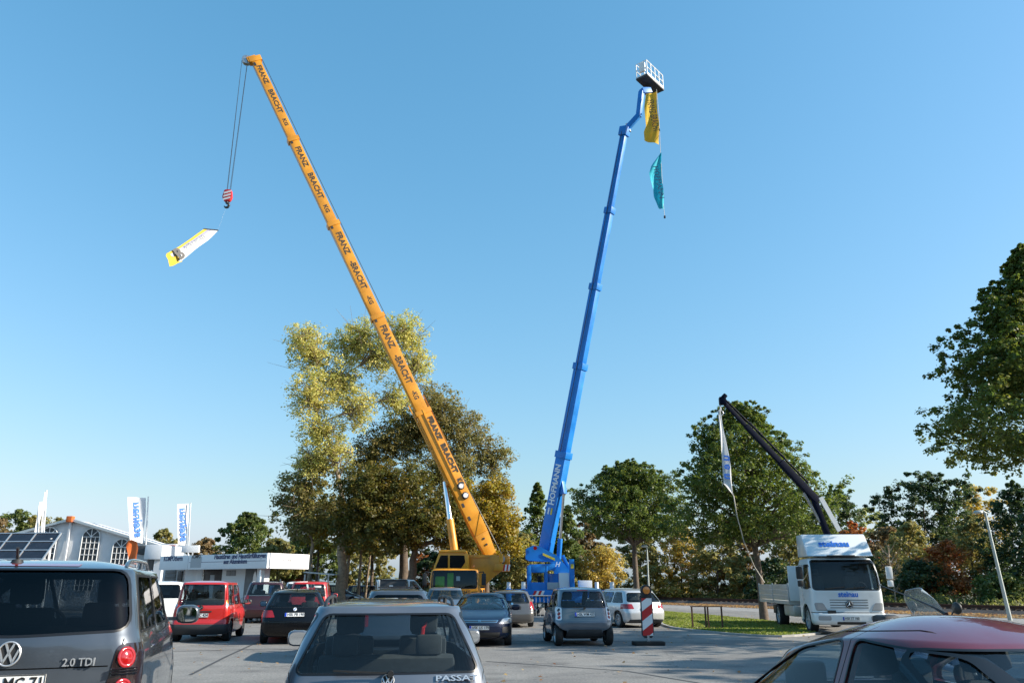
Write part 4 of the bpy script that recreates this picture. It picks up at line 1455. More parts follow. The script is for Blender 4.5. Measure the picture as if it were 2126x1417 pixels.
for s in (1, -1):
    for z, mm in ((1.03, 'lens_red'), (0.83, 'lens_red')):
        c, n = on_rear(S, s * 0.755, z, 0.004)
        d = MB().lathe([(0.0005, 0.0), (0.07, 0.0), (0.066, 0.005), (0.05, 0.006), (0.046, 0.003), (0.04, 0.006), (0.0005, 0.008)], 'z', 24)
        f_ = frame(c, Vector((0, 0, 1)).cross(n), n)
        for v in d.v:
            v.xyz = f_ @ v
        d.build('lamp_disc', mm, t, smooth=50)  # round red lens of the tail lamp, plain colour without emission
    bar = MB()
    for k in range(3):
        c, n = on_rear(S, s * 0.75, 0.925 + 0.018 * k, 0.006)
        x = Vector((0, 0, 1)).cross(n).normalized()
        bar.beam(c - x * 0.1, c + x * 0.1, 0.016, 0.01)
    bar.build('lamp_trim', 'chrome', t)
roof_rails(t, S, -1.6, 0.8, 0.61, 'paint_graphite', 0.05)
mirrors(t, 1.0, 0.88, 1.21, 'paint_graphite', 1.1)
an = MB().lathe([(0.0005, 0), (0.05, 0), (0.035, 0.03), (0.0005, 0.035)], 'z', 14, (-1.6, 0.18, 1.65))
an.tube([(-1.6, 0.18, 1.67), (-1.66, 0.18, 1.76)], 0.012, 6)
an.build('roof_aerial', 'black_plastic', t, smooth=50)
S.cut(S.layer(0.004, -0.02), [(MB().prism(rpoly([(-0.3, 1.63), (0.3, 1.63), (0.3, 1.65), (-0.3, 1.65)], 0.01), 'x', -2.4, -1.6), 'INTERSECT')], 'brake_light', 'lens_red', t)
t.scale = (1, 0.94, 1.03)

# --- silver estate car in the middle foreground
sp = auto(4.6, 1.74, 1.40, 0.86, 0.86, 1.15, 0.35, 0.62, rbelt=0.12, roof=0.735, bump=0.56, rr=0.16, rbow=0.07, hood0=0.66, cap=0.06, res=(9, 7, 26), nz=40)
sp['side'] = sidewins(0.885, 1.28, 1.0, 0.5, -1.88, -1.62, (0.2, -0.85), 'glass', 'glass')
sp['rear'] = (quad(0.735, 0.545, 0.845, 1.275, 0.06), 'glass')
sp['rear_in'] = 1.0
sp['front'] = (quad(0.7, 0.57, 0.9, 1.28), 'glass')
sp.update(fx=1.35, rx=-1.28, wr=0.3, dash=0.8, seat1=0.1, seat2=-0.8, seat_m='seat_grey')
sp['pieces'] = [('tail_lamp', a, 'x', -2.7, -1.95, 'lens_red', 0.006) for a in rl(0.58, 0.9, 0.58, 0.74)] + [
    ('rear_bumper', [(-1, 0.2), (1, 0.2), (1, 0.55), (-1, 0.55)], 'x', -2.7, -1.8, 'black_plastic', 0.015)]
sp['shut'] = [([(-0.82, 0.4), (-0.85, 0.87)], 'y', 0, 0), ([(0.2, 0.4), (0.2, 0.88)], 'y', 0, 0), ([(-0.8, 0.87), (-0.76, 0.74), (0.76, 0.74), (0.8, 0.87)], 'x', -2.7, -1.8)]
t, S = car('estate_car', 'silver estate car seen from behind with roof rails and wide tailgate window', 'car', (-1.37, 9.05), -9.3, sp, 'paint_silver')
c, n = on_rear(S, 0, 0.785)
vw_badge(t, c, n, 0.052)
c, n = on_rear(S, -0.55, 0.785, 0.016)
text('PASSAT', 0.062, frame(c, (0, -1, 0), n), 'frame_alu', t, 'model_lettering', 0.02, width=0.34, thick=0.012)
roof_rails(t, S, -1.55, 0.5, 0.56, 'black_plastic', 0.05)
mirrors(t, 0.85, 0.86, 0.94, 'paint_silver', 1.05)
wiper(t, -2.155, 0.86, 0.45, -0.02, 0.02)
c, n = on_rear(S, 0.0, 0.64, 0.004)
plate(t, c, n, 'HSK DA 45', 0.5, 0.11)
mb = MB().box((-0.02, -0.12, 1.19), (0.02, 0.12, 1.25))
mb.build('rear_view_mirror', 'interior', t).location = (0.62, 0, 0)
st = MB().tube([(-0.35, -0.5, 1.18), (-0.38, -0.42, 1.2), (-0.4, -0.36, 1.1), (-0.42, -0.35, 0.98)], 0.022, 6)
st.build('seat_belt', 'red_paint', t, smooth=50)
t.scale = (1, 1.03, 1.012)

# --- small wine-red car, nearest on the right
sp = auto(3.62, 1.63, 1.375, 0.86, 0.86, 1.02, 0.3, 0.62, rbelt=0.16, roof=0.73, bump=0.6, rr=0.3, rbow=0.16, hood0=0.62, fr=0.42, fbow=0.22, cap=0.13, arc=(0.0, 0.15, 0.13), dome=1.9, seal=0.01, gap=0.006, res=(9, 7, 26), nz=40)
sp['side'] = [(rpoly([(0.86, 0.88), (0.3, 1.185), (-0.22, 1.24), (-0.2, 0.87)], 0.06), 'glass'),
              (rpoly([(-0.3, 0.87), (-0.32, 1.235), (-0.72, 1.16), (-1.08, 0.99), (-1.18, 0.9)], 0.06), 'glass')]
sp['rear'] = (quad(0.58, 0.5, 0.9, 1.16), 'glass')
sp['rear_in'] = 1.1
sp['front'] = (quad(0.68, 0.56, 0.92, 1.21), 'glass')
sp.update(fx=1.18, rx=-1.27, wr=0.28, dash=0.7, seat1=0.0, seat2=-0.7, spokes=6)
sp['pieces'] = [('front_bumper', [(-1, 0.2), (1, 0.2), (1, 0.56), (-1, 0.56)], 'x', 1.2, 2.3, 'grey_plastic', 0.012), ('rear_bumper', [(-1, 0.2), (1, 0.2), (1, 0.6), (-1, 0.6)], 'x', -2.3, -1.2, 'grey_plastic', 0.012)]
sp['pieces'] += [('headlamp', a, 'x', 1.0, 2.3, 'lens_clear', 0.006) for a in rl(0.42, 0.74, 0.6, 0.72)]
sp['pieces'] += [('tail_lamp', a, 'x', -2.3, -1.0, 'lens_red', 0.006) for a in rl(0.5, 0.8, 0.64, 0.82)]
sp['shut'] = [([(-0.26, 0.4), (-0.26, 1.3)], 'y', 0, 0), ([(0.86, 0.4), (0.92, 0.86)], 'y', 0, 0), ([(1.5, 1.12), (0.55, 1.238), (0, 1.29), (-0.5, 1.262), (-0.95, 1.14), (-1.3, 0.96)], 'y', 0, 0)]
t, S = car('hatchback_car', 'small wine red car with rounded roof in the right foreground corner', 'car', (2.56, 4.5), 167, sp, 'paint_wine')
mirrors(t, 0.62, 0.8, 0.93, 'black_plastic', 0.9)
t.scale = (1.05, 1.05, 1.02)
an = MB().tube([(-0.35, 0.1, 1.355), (-0.5, 0.15, 1.39), (-0.9, 0.3, 1.45), (-1.45, 0.52, 1.52)], [0.012, 0.008, 0.004, 0.003], 6)
an.build('roof_aerial', 'black_plastic', t, smooth=50)
rbox(t, 'papers', (0.72, -0.5, 0.86), (0.9, -0.2, 0.875), 'plate_white', 0.003)

# --- red tall hatchback
def lamps(*a):
    return a
sp = auto(3.52, 1.6, 1.66, 0.98, 0.95, 1.1, 0.45, 0.2, rbelt=0.03, roof=0.8, bump=0.5, rr=0.12, rbow=0.05, hood0=0.75, cap=0.06)
sp['side'] = sidewins(1.0, 1.53, 0.95, 0.6, -1.52, -1.45, (0.2, -0.72), 'glass', 'glass')
sp['rear'] = (quad(0.6, 0.56, 1.0, 1.54, 0.05), 'glass')
sp['front'] = (quad(0.68, 0.6, 1.04, 1.53), 'glass')
sp.update(fx=1.1, rx=-1.15, wr=0.28, dash=0.75, seat1=0.05, seat2=-0.7, rim='grey_plastic')
sp['pieces'] = [('tail_lamp', a, 'x', -2.2, -1.55, 'lens_red', 0.006) for a in rl(0.64, 0.82, 1.12, 1.5, 0.6)] + [('turn_lamp', a, 'x', -2.2, -1.55, 'lens_orange', 0.007) for a in rl(0.645, 0.83, 1.03, 1.13)] + [('reversing_lamp', a, 'x', -2.2, -1.55, 'lens_clear', 0.007) for a in rl(0.65, 0.84, 0.95, 1.03)]
sp['pieces'] += [('rear_bumper', [(-1, 0.2), (1, 0.2), (1, 0.48), (-1, 0.48)], 'x', -2.2, -1.3, 'grey_plastic', 0.015), ('front_bumper', [(-1, 0.2), (1, 0.2), (1, 0.5), (-1, 0.5)], 'x', 1.3, 2.2, 'grey_plastic', 0.015), ('handle_strip', rpoly([(-0.3, 0.8), (0.3, 0.8), (0.3, 0.835), (-0.3, 0.835)], 0.01), 'x', -2.2, -1.5, 'black_plastic', 0.02)]
sp['shut'] = [([(-0.72, 0.4), (-0.72, 1.0)], 'y', 0, 0), ([(0.2, 0.4), (0.2, 1.0)], 'y', 0, 0), ([(-0.62, 1.56), (-0.64, 0.5), (0.64, 0.5), (0.62, 1.56)], 'x', -2.2, -1.4)]
t, S = car('hatchback_car', 'red boxy tall hatchback with black bumper facing away before the exhibition booth', 'car', (-9.12, 25.0), -9.5, sp, 'paint_red')
c, n = on_rear(S, 0.03, 0.72)
plate(t, c, n, 'ME SC 424', 0.5, 0.11)
round_badge(t, *on_rear(S, 0, 0.92), 0.06, 'black_plastic', 'chrome')
wiper(t, -1.74, 1.0, 0.35, 0.0, 0.01)
mirrors(t, 0.72, 0.8, 1.03, 'black_plastic')

# --- black estate
sp = auto(4.52, 1.82, 1.43, 0.92, 0.9, 1.0, 0.25, 0.5, rbelt=0.1, roof=0.7, bump=0.62, rr=0.22, rbow=0.1, cap=0.06, arc=(0.0, 0.012, 0.02))
sp['side'] = sidewins(0.94, 1.3, 0.85, 0.4, -1.85, -1.55, (0.0, -0.95), 'glass', 'glass')
sp['rear'] = (quad(0.69, 0.52, 0.96, 1.3, 0.08), 'glass')
sp['front'] = (quad(0.7, 0.55, 0.96, 1.3), 'glass')
sp.update(fx=1.4, rx=-1.36, wr=0.325, dash=0.65, seat1=-0.05, seat2=-0.9)
sp['pieces'] = [('tail_lamp', a, 'x', -2.7, -1.7, 'lens_red', 0.008) for a in rl(0.52, 0.95, 0.7, 0.88, 0.6)]
sp['shut'] = [([(-0.95, 0.4), (-0.97, 0.92)], 'y', 0, 0), ([(0.0, 0.4), (0.0, 0.92)], 'y', 0, 0), ([(-0.72, 1.0), (-0.68, 0.6), (0.68, 0.6), (0.72, 1.0)], 'x', -2.7, -1.8)]
t, S = car('estate_car', 'black estate car with shark fin aerial facing away beside the red hatchback', 'car', (-6.45, 24.6), -13.5, sp, 'paint_black')
plate(t, *on_rear(S, 0, 0.76), 'HSK PB 190', 0.52, 0.11)
round_badge(t, *on_rear(S, 0, 0.9), 0.045, 'white_ink', 'blue_ink')
MB().add([(-1.5, 0.02, 1.4), (-1.5, -0.02, 1.4), (-1.3, 0, 1.41), (-1.5, 0, 1.48)], [(0, 1, 2), (0, 2, 3), (1, 3, 2), (0, 3, 1)]).build('roof_aerial', 'paint_black', t)
mirrors(t, 0.75, 0.9, 0.99, 'paint_black')
roof_rails(t, S, -1.4, 0.2, 0.56, 'black_plastic', 0.03)

# --- dark blue saloon hatch facing the camera
sp = auto(4.38, 1.71, 1.43, 0.93, 0.93, 1.2, 0.1, 0.35, rbelt=0.1, roof=0.68, bump=0.8, rr=0.25, fr=0.5, fbow=0.2, hood0=0.72, cap=0.07, arc=(0.2, 0.05, 0.05))
sp['side'] = sidewins(0.97, 1.25, 0.95, 0.35, -1.6, -1.0, (-0.1, -1.05), 'glass', 'glass')
sp['front'] = (quad(0.68, 0.54, 0.965, 1.31, 0.06), 'glass')
sp['rear'] = (quad(0.6, 0.5, 1.0, 1.2, 0.05), 'glass')
sp.update(fx=1.35, rx=-1.2, wr=0.3, dash=0.85, seat1=0.1, seat2=-0.75, spokes=5)
sp['pieces'] = [('headlamp', a, 'x', 1.2, 2.6, 'lens_clear', 0.006) for a in rl(0.5, 0.84, 0.6, 0.74, 0.62, 0.86)]
sp['pieces'] += [('grille', rpoly([(-0.45, 0.63), (0.45, 0.63), (0.5, 0.7), (-0.5, 0.7)], 0.02), 'x', 1.5, 2.6, 'chrome', 0.008), ('grille_slot', rpoly([(-0.42, 0.645), (0.42, 0.645), (0.45, 0.66), (-0.45, 0.66)], 0.005), 'x', 1.5, 2.6, 'black_plastic', 0.012), ('grille_slot', rpoly([(-0.45, 0.672), (0.45, 0.672), (0.47, 0.687), (-0.47, 0.687)], 0.005), 'x', 1.5, 2.6, 'black_plastic', 0.012)]
sp['pieces'] += [('air_intake', rpoly([(-0.5, 0.25), (0.5, 0.25), (0.55, 0.38), (-0.55, 0.38)], 0.04), 'x', 1.5, 2.6, 'black_plastic', 0.004)] + [('fog_lamp', a, 'x', 1.3, 2.6, 'black_plastic', 0.005) for a in rl(0.6, 0.8, 0.36, 0.52)]
sp['shut'] = [([(-0.1, 0.4), (-0.1, 0.95)], 'y', 0, 0), ([(0.95, 0.4), (1.0, 0.92)], 'y', 0, 0)]
t, S = car('hatchback_car', 'dark blue car facing the camera between the silver estate and the small grey two-seater', 'car', (-0.85, 23.7), 180, sp, 'paint_darkblue')
p, n = front_normal(S, 0, 0.5)
plate(t, p + n * 0.01, n, 'HSK US 179', 0.52, 0.11)
p, n = front_normal(S, 0, 0.665)
text('H', 0.085, frame(p + n * 0.016, (0, 1, 0), n), 'chrome', t, 'badge', 0.03, thick=0.004)
mirrors(t, 0.78, 0.84, 1.0, 'paint_darkblue')
t.scale = (1, 1, 0.95)
wiper(t, 1.1, 0.96, 0.5, -0.1, 0.02)

# --- small grey two-seater
sp = auto(2.55, 1.52, 1.56, 0.98, 0.95, 0.95, 0.45, 0.32, rbelt=0.06, roof=0.78, bump=0.68, rr=0.26, rbow=0.1, hood0=0.8, cap=0.07, fr=0.3, z0=0.24, flare=[(0.88, 0.28, 0.33, 0.03), (-0.9, 0.28, 0.33, 0.03)])
sp['side'] = [(rpoly([(0.82, 1.0), (0.5, 1.43), (-0.32, 1.43), (-0.38, 1.0)], 0.06), 'glass'), (rpoly([(-0.48, 1.02), (-0.44, 1.4), (-0.7, 1.38), (-0.92, 1.06)], 0.05), 'glass')]
sp['rear'] = (quad(0.58, 0.5, 1.02, 1.43, 0.07), 'glass')
sp['front'] = (quad(0.62, 0.56, 1.03, 1.42), 'glass')
sp.update(fx=0.9, rx=-0.91, wr=0.275, dash=0.55, seat1=-0.25, spokes=6, ww=0.19)
sp['pieces'] = [('tail_lamp_housing', a, 'x', -1.7, -0.85, 'white_ink', 0.006) for a in rl(0.585, 0.72, 0.68, 1.02, 0.57, 0.70, 0.05)]
sp['pieces'] += [('tailgate', rpoly([(-0.57, 0.66), (0.57, 0.66), (0.57, 0.98), (-0.57, 0.98)], 0.03), 'x', -1.7, -0.9, 'paint_grey', 0.007), ('rear_valance', rpoly([(-0.5, 0.2), (0.5, 0.2), (0.42, 0.44), (-0.42, 0.44)], 0.04), 'x', -1.7, -0.9, 'grey_plastic', 0.01), ('brake_light', rpoly([(-0.14, 1.465), (0.14, 1.465), (0.14, 1.485), (-0.14, 1.485)], 0.005), 'x', -1.7, -0.7, 'lens_red', 0.008),
                 ('wheel_arch_panel', [(0.5, 0.2), (1.4, 0.2), (1.4, 0.62), (0.5, 0.62)], 'y', 0.4, 1.2, 'black_plastic', 0.004), ('wheel_arch_panel', [(0.5, 0.2), (1.4, 0.2), (1.4, 0.62), (0.5, 0.62)], 'y', -0.4, -1.2, 'black_plastic', 0.004)]
sp['shut'] = [([(-0.43, 0.4), (-0.43, 1.0)], 'y', 0, 0), ([(0.7, 0.5), (0.78, 1.0)], 'y', 0, 0)]
t, S = car('two_seater_car', 'tiny grey two-seater car with round lamps beside the striped traffic beacon', 'car', (1.8, 23.1), -6.5, sp, 'paint_smart')
plate(t, *on_rear(S, 0, 0.83, 0.012), 'HSK WM 433', 0.52, 0.11)
for s in (1, -1):
    for z, mm in ((0.75, 'lens_red'), (0.85, 'lens_red'), (0.95, 'lens_smoke')):
        c, n = on_rear(S, s * 0.64, z, 0.006)
        d = MB().lathe([(0.0005, 0.0), (0.048, 0.0), (0.04, 0.012), (0.0005, 0.018)], 'z', 18)
        f_ = frame(c, Vector((0, 0, 1)).cross(n), n)
        for v in d.v:
            v.xyz = f_ @ v
        d.build('tail_lamp', mm, t, smooth=50)
mirrors(t, 0.55, 0.75, 1.04, 'black_plastic')
t.scale = (1, 1.05, 0.95)
wiper(t, -1.2, 1.02, 0.3, 0, 0.02)

# --- bright silver compact van
sp = auto(4.27, 1.78, 1.58, 0.98, 0.98, 1.25, 0.4, 0.5, rbelt=0.08, roof=0.74, bump=0.66, rr=0.24, rbow=0.1, cap=0.07, arc=(0.1, 0.018, 0.03))
sp['side'] = sidewins(1.0, 1.4, 1.1, 0.55, -1.7, -1.4, (0.15, -0.85), 'glass', 'glass')
sp['rear'] = (quad(0.7, 0.56, 1.03, 1.38, 0.08), 'glass')
sp['front'] = (quad(0.7, 0.58, 1.03, 1.42), 'glass')
sp.update(fx=1.38, rx=-1.38, wr=0.315, dash=0.85, seat1=0.1, seat2=-0.75)
sp['pieces'] = [('tail_lamp', a, 'x', -2.6, -1.6, 'lens_red', 0.008) for a in rl(0.5, 0.93, 0.76, 0.95, 0.56)]
sp['pieces'] += [('rear_valance', rpoly([(-0.75, 0.2), (0.75, 0.2), (0.7, 0.34), (-0.7, 0.34)], 0.03), 'x', -2.6, -1.7, 'grey_plastic', 0.01)]
sp['shut'] = [([(-0.85, 0.4), (-0.87, 0.98)], 'y', 0, 0), ([(0.15, 0.4), (0.15, 0.98)], 'y', 0, 0)]
t, S = car('compact_van', 'silver compact van parked at the edge of the grass behind the traffic beacon', 'car', (4.35, 32.8), -20, sp, 'paint_brightsilver')
plate(t, *on_rear(S, 0, 0.72), 'HSK HB 20', 0.52, 0.11)
round_badge(t, *on_rear(S, 0, 0.95), 0.045, 'chrome', 'black_plastic')
mirrors(t, 0.95, 0.88, 1.05, 'paint_brightsilver')
t.scale = (1, 1, 0.9)

# --- grey beige estate behind the dark blue car
sp = auto(4.7, 1.78, 1.5, 0.95, 0.94, 1.15, 0.35, 0.45, rbelt=0.1, roof=0.73, bump=0.6, rr=0.22, rbow=0.1, cap=0.06)
sp['side'] = sidewins(0.97, 1.36, 1.0, 0.5, -1.9, -1.7, (0.1, -0.9), 'glass', 'glass')
sp['rear'] = (quad(0.68, 0.54, 0.98, 1.36, 0.07), 'glass')
sp['front'] = (quad(0.7, 0.57, 1.0, 1.36), 'glass')
sp.update(fx=1.45, rx=-1.35, wr=0.315, dash=0.8, seat1=0.05, seat2=-0.85)
sp['pieces'] = [('tail_lamp', a, 'x', -2.8, -1.9, 'lens_red', 0.008) for a in rl(0.68, 0.93, 0.72, 1.04)]
sp['pieces'] += [('number_recess', rpoly([(-0.34, 0.72), (0.34, 0.72), (0.34, 0.86), (-0.34, 0.86)], 0.03), 'x', -2.8, -1.9, 'black_plastic', 0.005)]
sp['shut'] = [([(-0.9, 0.4), (-0.9, 0.95)], 'y', 0, 0)]
t, S = car('estate_car', 'grey beige estate car with red corner lamps behind the dark blue car', 'car', (-0.15, 33.2), -4, sp, 'paint_greybeige')
round_badge(t, *on_rear(S, 0, 0.95), 0.045, 'chrome', 'chrome')
mirrors(t, 0.85, 0.88, 1.0, 'paint_greybeige')
t.scale = (1, 1, 0.9)
roof_rails(t, S, -1.5, 0.3, 0.57, 'black_plastic', 0.03)

# --- more cars: shared simple recipe
def plain_car(kind, label, loc, az, m, L=4.3, W=1.76, H=1.48, belt=0.94, rtop=0.4, roof=0.75, lampz=(0.72, 0.95), rails=None, gm='glass', plate_s=None, high=False, group=None, cat='car'):
    sp = auto(L, W, H, belt, belt, L * 0.27, L * 0.09, rtop, rbelt=0.07, roof=roof, bump=0.6, rr=0.2, rbow=0.08, cap=0.06, res=(5, 4, 13), nz=22, trim=False)
    zt = H - 0.13
    sp['side'] = sidewins(belt + 0.02, zt, L * 0.23, L * 0.12, -L / 2 + 0.4, -L / 2 + 0.3 + rtop * 0.6, (0.1, -0.85), 'glass', gm)
    h0 = W / 2 * 0.8
    sp['rear'] = (quad(h0, W / 2 * roof - 0.1, belt + 0.04, zt, 0.07), gm)
    sp['front'] = (quad(h0, W / 2 * roof - 0.09, belt + 0.05, zt, 0.07), 'glass')
    sp.update(fx=L * 0.31, rx=-L * 0.3, wr=0.32, dash=L * 0.18, seat1=0.0, seat2=-0.8)
    if high:
        sp['pieces'] = [('tail_lamp', a, 'x', -L / 2 - 0.4, -L / 2 + 0.5, 'lens_red', 0.008) for a in rl(W / 2 - 0.13, W / 2 + 0.1, belt - 0.05, zt, W / 2 * roof - 0.04, W / 2 + 0.1)]
    else:
        sp['pieces'] = [('tail_lamp', a, 'x', -L / 2 - 0.4, -L / 2 + 0.4, 'lens_red', 0.008) for a in rl(W / 2 - 0.26, W / 2 + 0.1, lampz[0], lampz[1])]
    sp['pieces'] += [('headlamp', a, 'x', L / 2 - 0.7, L / 2 + 0.4, 'lens_clear', 0.006) for a in rl(W / 2 - 0.34, W / 2 + 0.02, 0.58, 0.7)]
    sp['pieces'] += [('grille', rpoly([(-0.35, 0.52), (0.35, 0.52), (0.4, 0.64), (-0.4, 0.64)], 0.03), 'x', L / 2 - 0.6, L / 2 + 0.4, 'black_plastic', 0.006)]
    sp['shut'] = [([(-0.85, 0.4), (-0.86, belt)], 'y', 0, 0), ([(0.1, 0.4), (0.1, belt)], 'y', 0, 0)]
    t, S = car(kind, label, cat, loc, az, sp, m, group)
    mirrors(t, L * 0.19, W / 2 - 0.02, belt + 0.06, m)
    if rails:
        roof_rails(t, S, -L / 2 + rtop + 0.15, L * 0.07, W / 2 * roof - 0.09, rails, 0.04)
    if plate_s:
        plate(t, *on_rear(S, 0, 0.76), plate_s, 0.52, 0.11)
    return t, S

t, S = plain_car('off_road_car', 'dark red tall car half hidden behind the red boxy hatchback', (-10.9, 36.6), -12, 'paint_darkred', 4.4, 1.82, 1.68, 1.05, 0.3, 0.76, (0.95, 1.12), 'chrome')
t, S = plain_car('off_road_car', 'white tall car with red lamps between the people carrier and the red hatchback', (-13.6, 32.2), -17, 'paint_white', 4.3, 1.8, 1.68, 1.02, 0.3, 0.77, (0.72, 1.02), gm='glass_privacy')
t, S = plain_car('off_road_car', 'red tall car with lamps up its rear pillars behind the black estate', (-8.95, 36.5), -10, 'paint_red', 4.5, 1.8, 1.70, 1.02, 0.3, 0.79, high=True)
text('offroad', 0.16, frame(on_rear(S, 0.05, 1.4, 0.012)[0], (0, -1, 0), on_rear(S, 0.05, 1.4)[1]), 'lens_red', t, 'sticker', 0.02, width=0.6, thick=0.001)
rbox(t, 'sticker', (-2.05, -0.5, 1.42), (-2.04, -0.2, 1.5), 'plate_white', 0.001)
t, S = plain_car('estate_car', 'dark grey car with open sunroof, only its roof showing above the silver estate', (-2.75, 19.3), -10, 'paint_graphite', 4.6, 1.74, 1.47, 0.92, 0.5, 0.68, gm='glass_privacy')
rbox(t, 'sunroof', (-0.35, -0.42, 1.475), (0.35, 0.42, 1.495), 'lens_smoke', 0.006, Matrix.Rotation(R(2.0), 4, 'Y'))
t, S = plain_car('saloon_car', 'silver car facing the camera, windscreen just showing left of the dark blue car', (-2.75, 33.5), 176, 'paint_silver', 4.3, 1.74, 1.46)
t, S = plain_car('saloon_car', 'dark blue car roof showing past the people carrier at the left edge', (-15.2, 22.3), -60, 'paint_darkblue', 4.5, 1.78, 1.68, 1.0, 0.4)
far = [('black parked car under the canopy edge beyond the booth', -16.6, 58, 80, 'paint_black', 1.5), ('pale blue car in the row of parked cars beyond the fence', -15.0, 57, 75, 'paint_midblue', 1.5),
       ('dark grey car in the far row left of the thick trunk', -13.2, 61, 82, 'paint_graphite', 1.55), ('white van-like car beyond the red tall car', -13.9, 53.5, -8, 'paint_white', 1.75),
       ('dark car behind the fence right of the thick trunk', -11.3, 66, 85, 'paint_darkblue', 1.5)]
t0 = None
for lb, x, y, az, m, h in far:
    if t0 is None:
        t = t0 = plain_car('parked_car', lb, (x, y), az, m, 4.3, 1.75, 1.5, 0.95, 0.3, group='cars parked beyond the booth')[0]
    else:
        t = copy_tree(t0)
        t.location = (x, y, 0)
        t.rotation_euler = (0, 0, math.pi / 2 - R(az))
        t.scale = (1, 1, h / 1.5)
        t['label'] = lb
        for ch in t.children:
            if ch.name.startswith(('body', 'door_mirror')):
                ch.material_slots[0].link = 'OBJECT'
                ch.material_slots[0].material = M[m]
# ------------------------------------------------------------------ lorry with loading crane
def inv(t):
    return (Matrix.Translation(t.location) @ t.rotation_euler.to_matrix().to_4x4()).inverted()

def project(p):
    c, s = math.cos(PITCH), math.sin(PITCH)
    d = p[1] * c + (p[2] - EYE) * s
    return 1063 + 1612 * p[0] / d, 708.5 - 1612 * (-p[1] * s + (p[2] - EYE) * c) / d

def along(a, b, val, axis):
    """the point of line ab that appears at this column (axis 0) or row (axis 1)"""
    a, b = Vector(a), Vector(b)
    lo, hi = -0.3, 1.3
    sg = 1 if project(a.lerp(b, hi))[axis] > project(a.lerp(b, lo))[axis] else -1
    for _ in range(40):
        m = (lo + hi) / 2
        if (project(a.lerp(b, m))[axis] - val) * sg > 0:
            hi = m
        else:
            lo = m
    return a.lerp(b, lo)

lorry = thing('flatbed_lorry', 'white flatbed lorry with dark loading crane and blue lettering under the trees', 'lorry', (11.05, 27.5, 0), math.pi / 2 - R(185.7))
sp = dict(L=1.85, W=2.32, H=2.47, z0=0.3, zr=2.38, belt=1.4, rr=0.1, fr=0.17, rbow=0.0, fbow=0.05, sbow=0.01, nz=44, res=(9, 6, 14),
          hw=[(0.3, 1.1), (0.42, 1.15), (1.4, 1.15), (2.1, 1.1), (2.38, 1.02)], xr=[(0.3, -0.9), (2.38, -0.9)],
          xf=[(0.3, 0.86), (0.42, 0.93), (0.66, 0.93), (0.69, 0.86), (1.34, 0.86), (1.42, 0.84), (2.2, 0.68), (2.38, 0.5)])
S = Shell(sp)
fw = quad(1.05, 0.99, 1.4, 2.31, 0.08)
swin = rpoly([(0.7, 1.45), (0.5, 2.2), (-0.15, 2.2), (-0.15, 1.4), (0.4, 1.4)], 0.06)
ops = [(MB().prism(fw, 'x', 0.2, 1.4), 'DIFFERENCE'), (MB().prism(swin, 'y', 0.7, 1.5), 'DIFFERENCE'), (MB().prism(swin, 'y', -0.7, -1.5), 'DIFFERENCE')]
for s in (1, -1):
    ops.append((MB().cyl((-0.05, s * 0.8, 0.42), (-0.05, s * 1.4, 0.42), 0.52, 28), 'DIFFERENCE'))
    ops.append((strip([(0.62, 0.95), (0.66, 1.4)], 0.012, 'y', s * 0.8, s * 1.4), 'DIFFERENCE'))
    ops.append((strip([(-0.3, 0.95), (-0.3, 2.2)], 0.012, 'y', s * 0.8, s * 1.4), 'DIFFERENCE'))
ops.append((strip([(-1.2, 0.68), (1.2, 0.68)], 0.025, 'x', 0.5, 1.4), 'DIFFERENCE'))
cab = S.cut(S.layer(0, -0.05), ops, 'cab', 'truck_white', lorry, lining='interior')
S.cut(S.layer(-0.006, -0.012), [(MB().prism(grow(fw, 0.004), 'x', 0.2, 1.4), 'INTERSECT')], 'windscreen', 'glass', lorry)
for s in (1, -1):
    S.cut(S.layer(-0.006, -0.012), [(MB().prism(grow(swin, 0.004), 'y', s * 0.7, s * 1.5), 'INTERSECT')], 'side_window', 'glass', lorry)
S.cut(S.layer(0.004, -0.02), [(MB().prism(grow(fw, 0.035), 'x', 0.2, 1.4), 'INTERSECT'), (MB().prism(fw, 'x', 0.1, 1.5), 'DIFFERENCE')], 'windscreen_seal', 'seal', lorry)
for a in rl(0.68, 1.05, 0.74, 0.98, 0.82, 1.08, 0.05):
    S.cut(S.layer(0.008, -0.02), [(MB().prism(a, 'x', 0.4, 1.4), 'INTERSECT')], 'headlamp', 'lens_clear', lorry)
for a in rl(0.62, 1.02, 0.44, 0.58, r=0.05):
    S.cut(S.layer(0.006, -0.02), [(MB().prism(a, 'x', 0.4, 1.4), 'INTERSECT')], 'fog_lamp', 'lens_clear', lorry)
for z in (0.82, 0.9, 0.98, 1.06):
    S.cut(S.layer(0.004, -0.02), [(MB().prism(rpoly([(-0.6, z), (0.6, z), (0.6, z + 0.022), (-0.6, z + 0.022)], 0.01), 'x', 0.4, 1.4), 'INTERSECT')], 'grille_slot', 'grey_plastic', lorry)
S.cut(S.layer(0.006, -0.02), [(MB().prism(rpoly([(-0.45, 0.32), (0.45, 0.32), (0.45, 0.4), (-0.45, 0.4)], 0.02), 'x', 0.4, 1.4), 'INTERSECT')], 'air_intake', 'black_plastic', lorry)
d = MB().lathe([(0.0005, 0), (0.12, 0), (0.12, 0.02), (0.1, 0.03), (0.0005, 0.03)], 'x', 24, (0.865, 0, 0.93))
bd = d.build('badge', 'black_plastic', lorry, smooth=40)
st = MB()
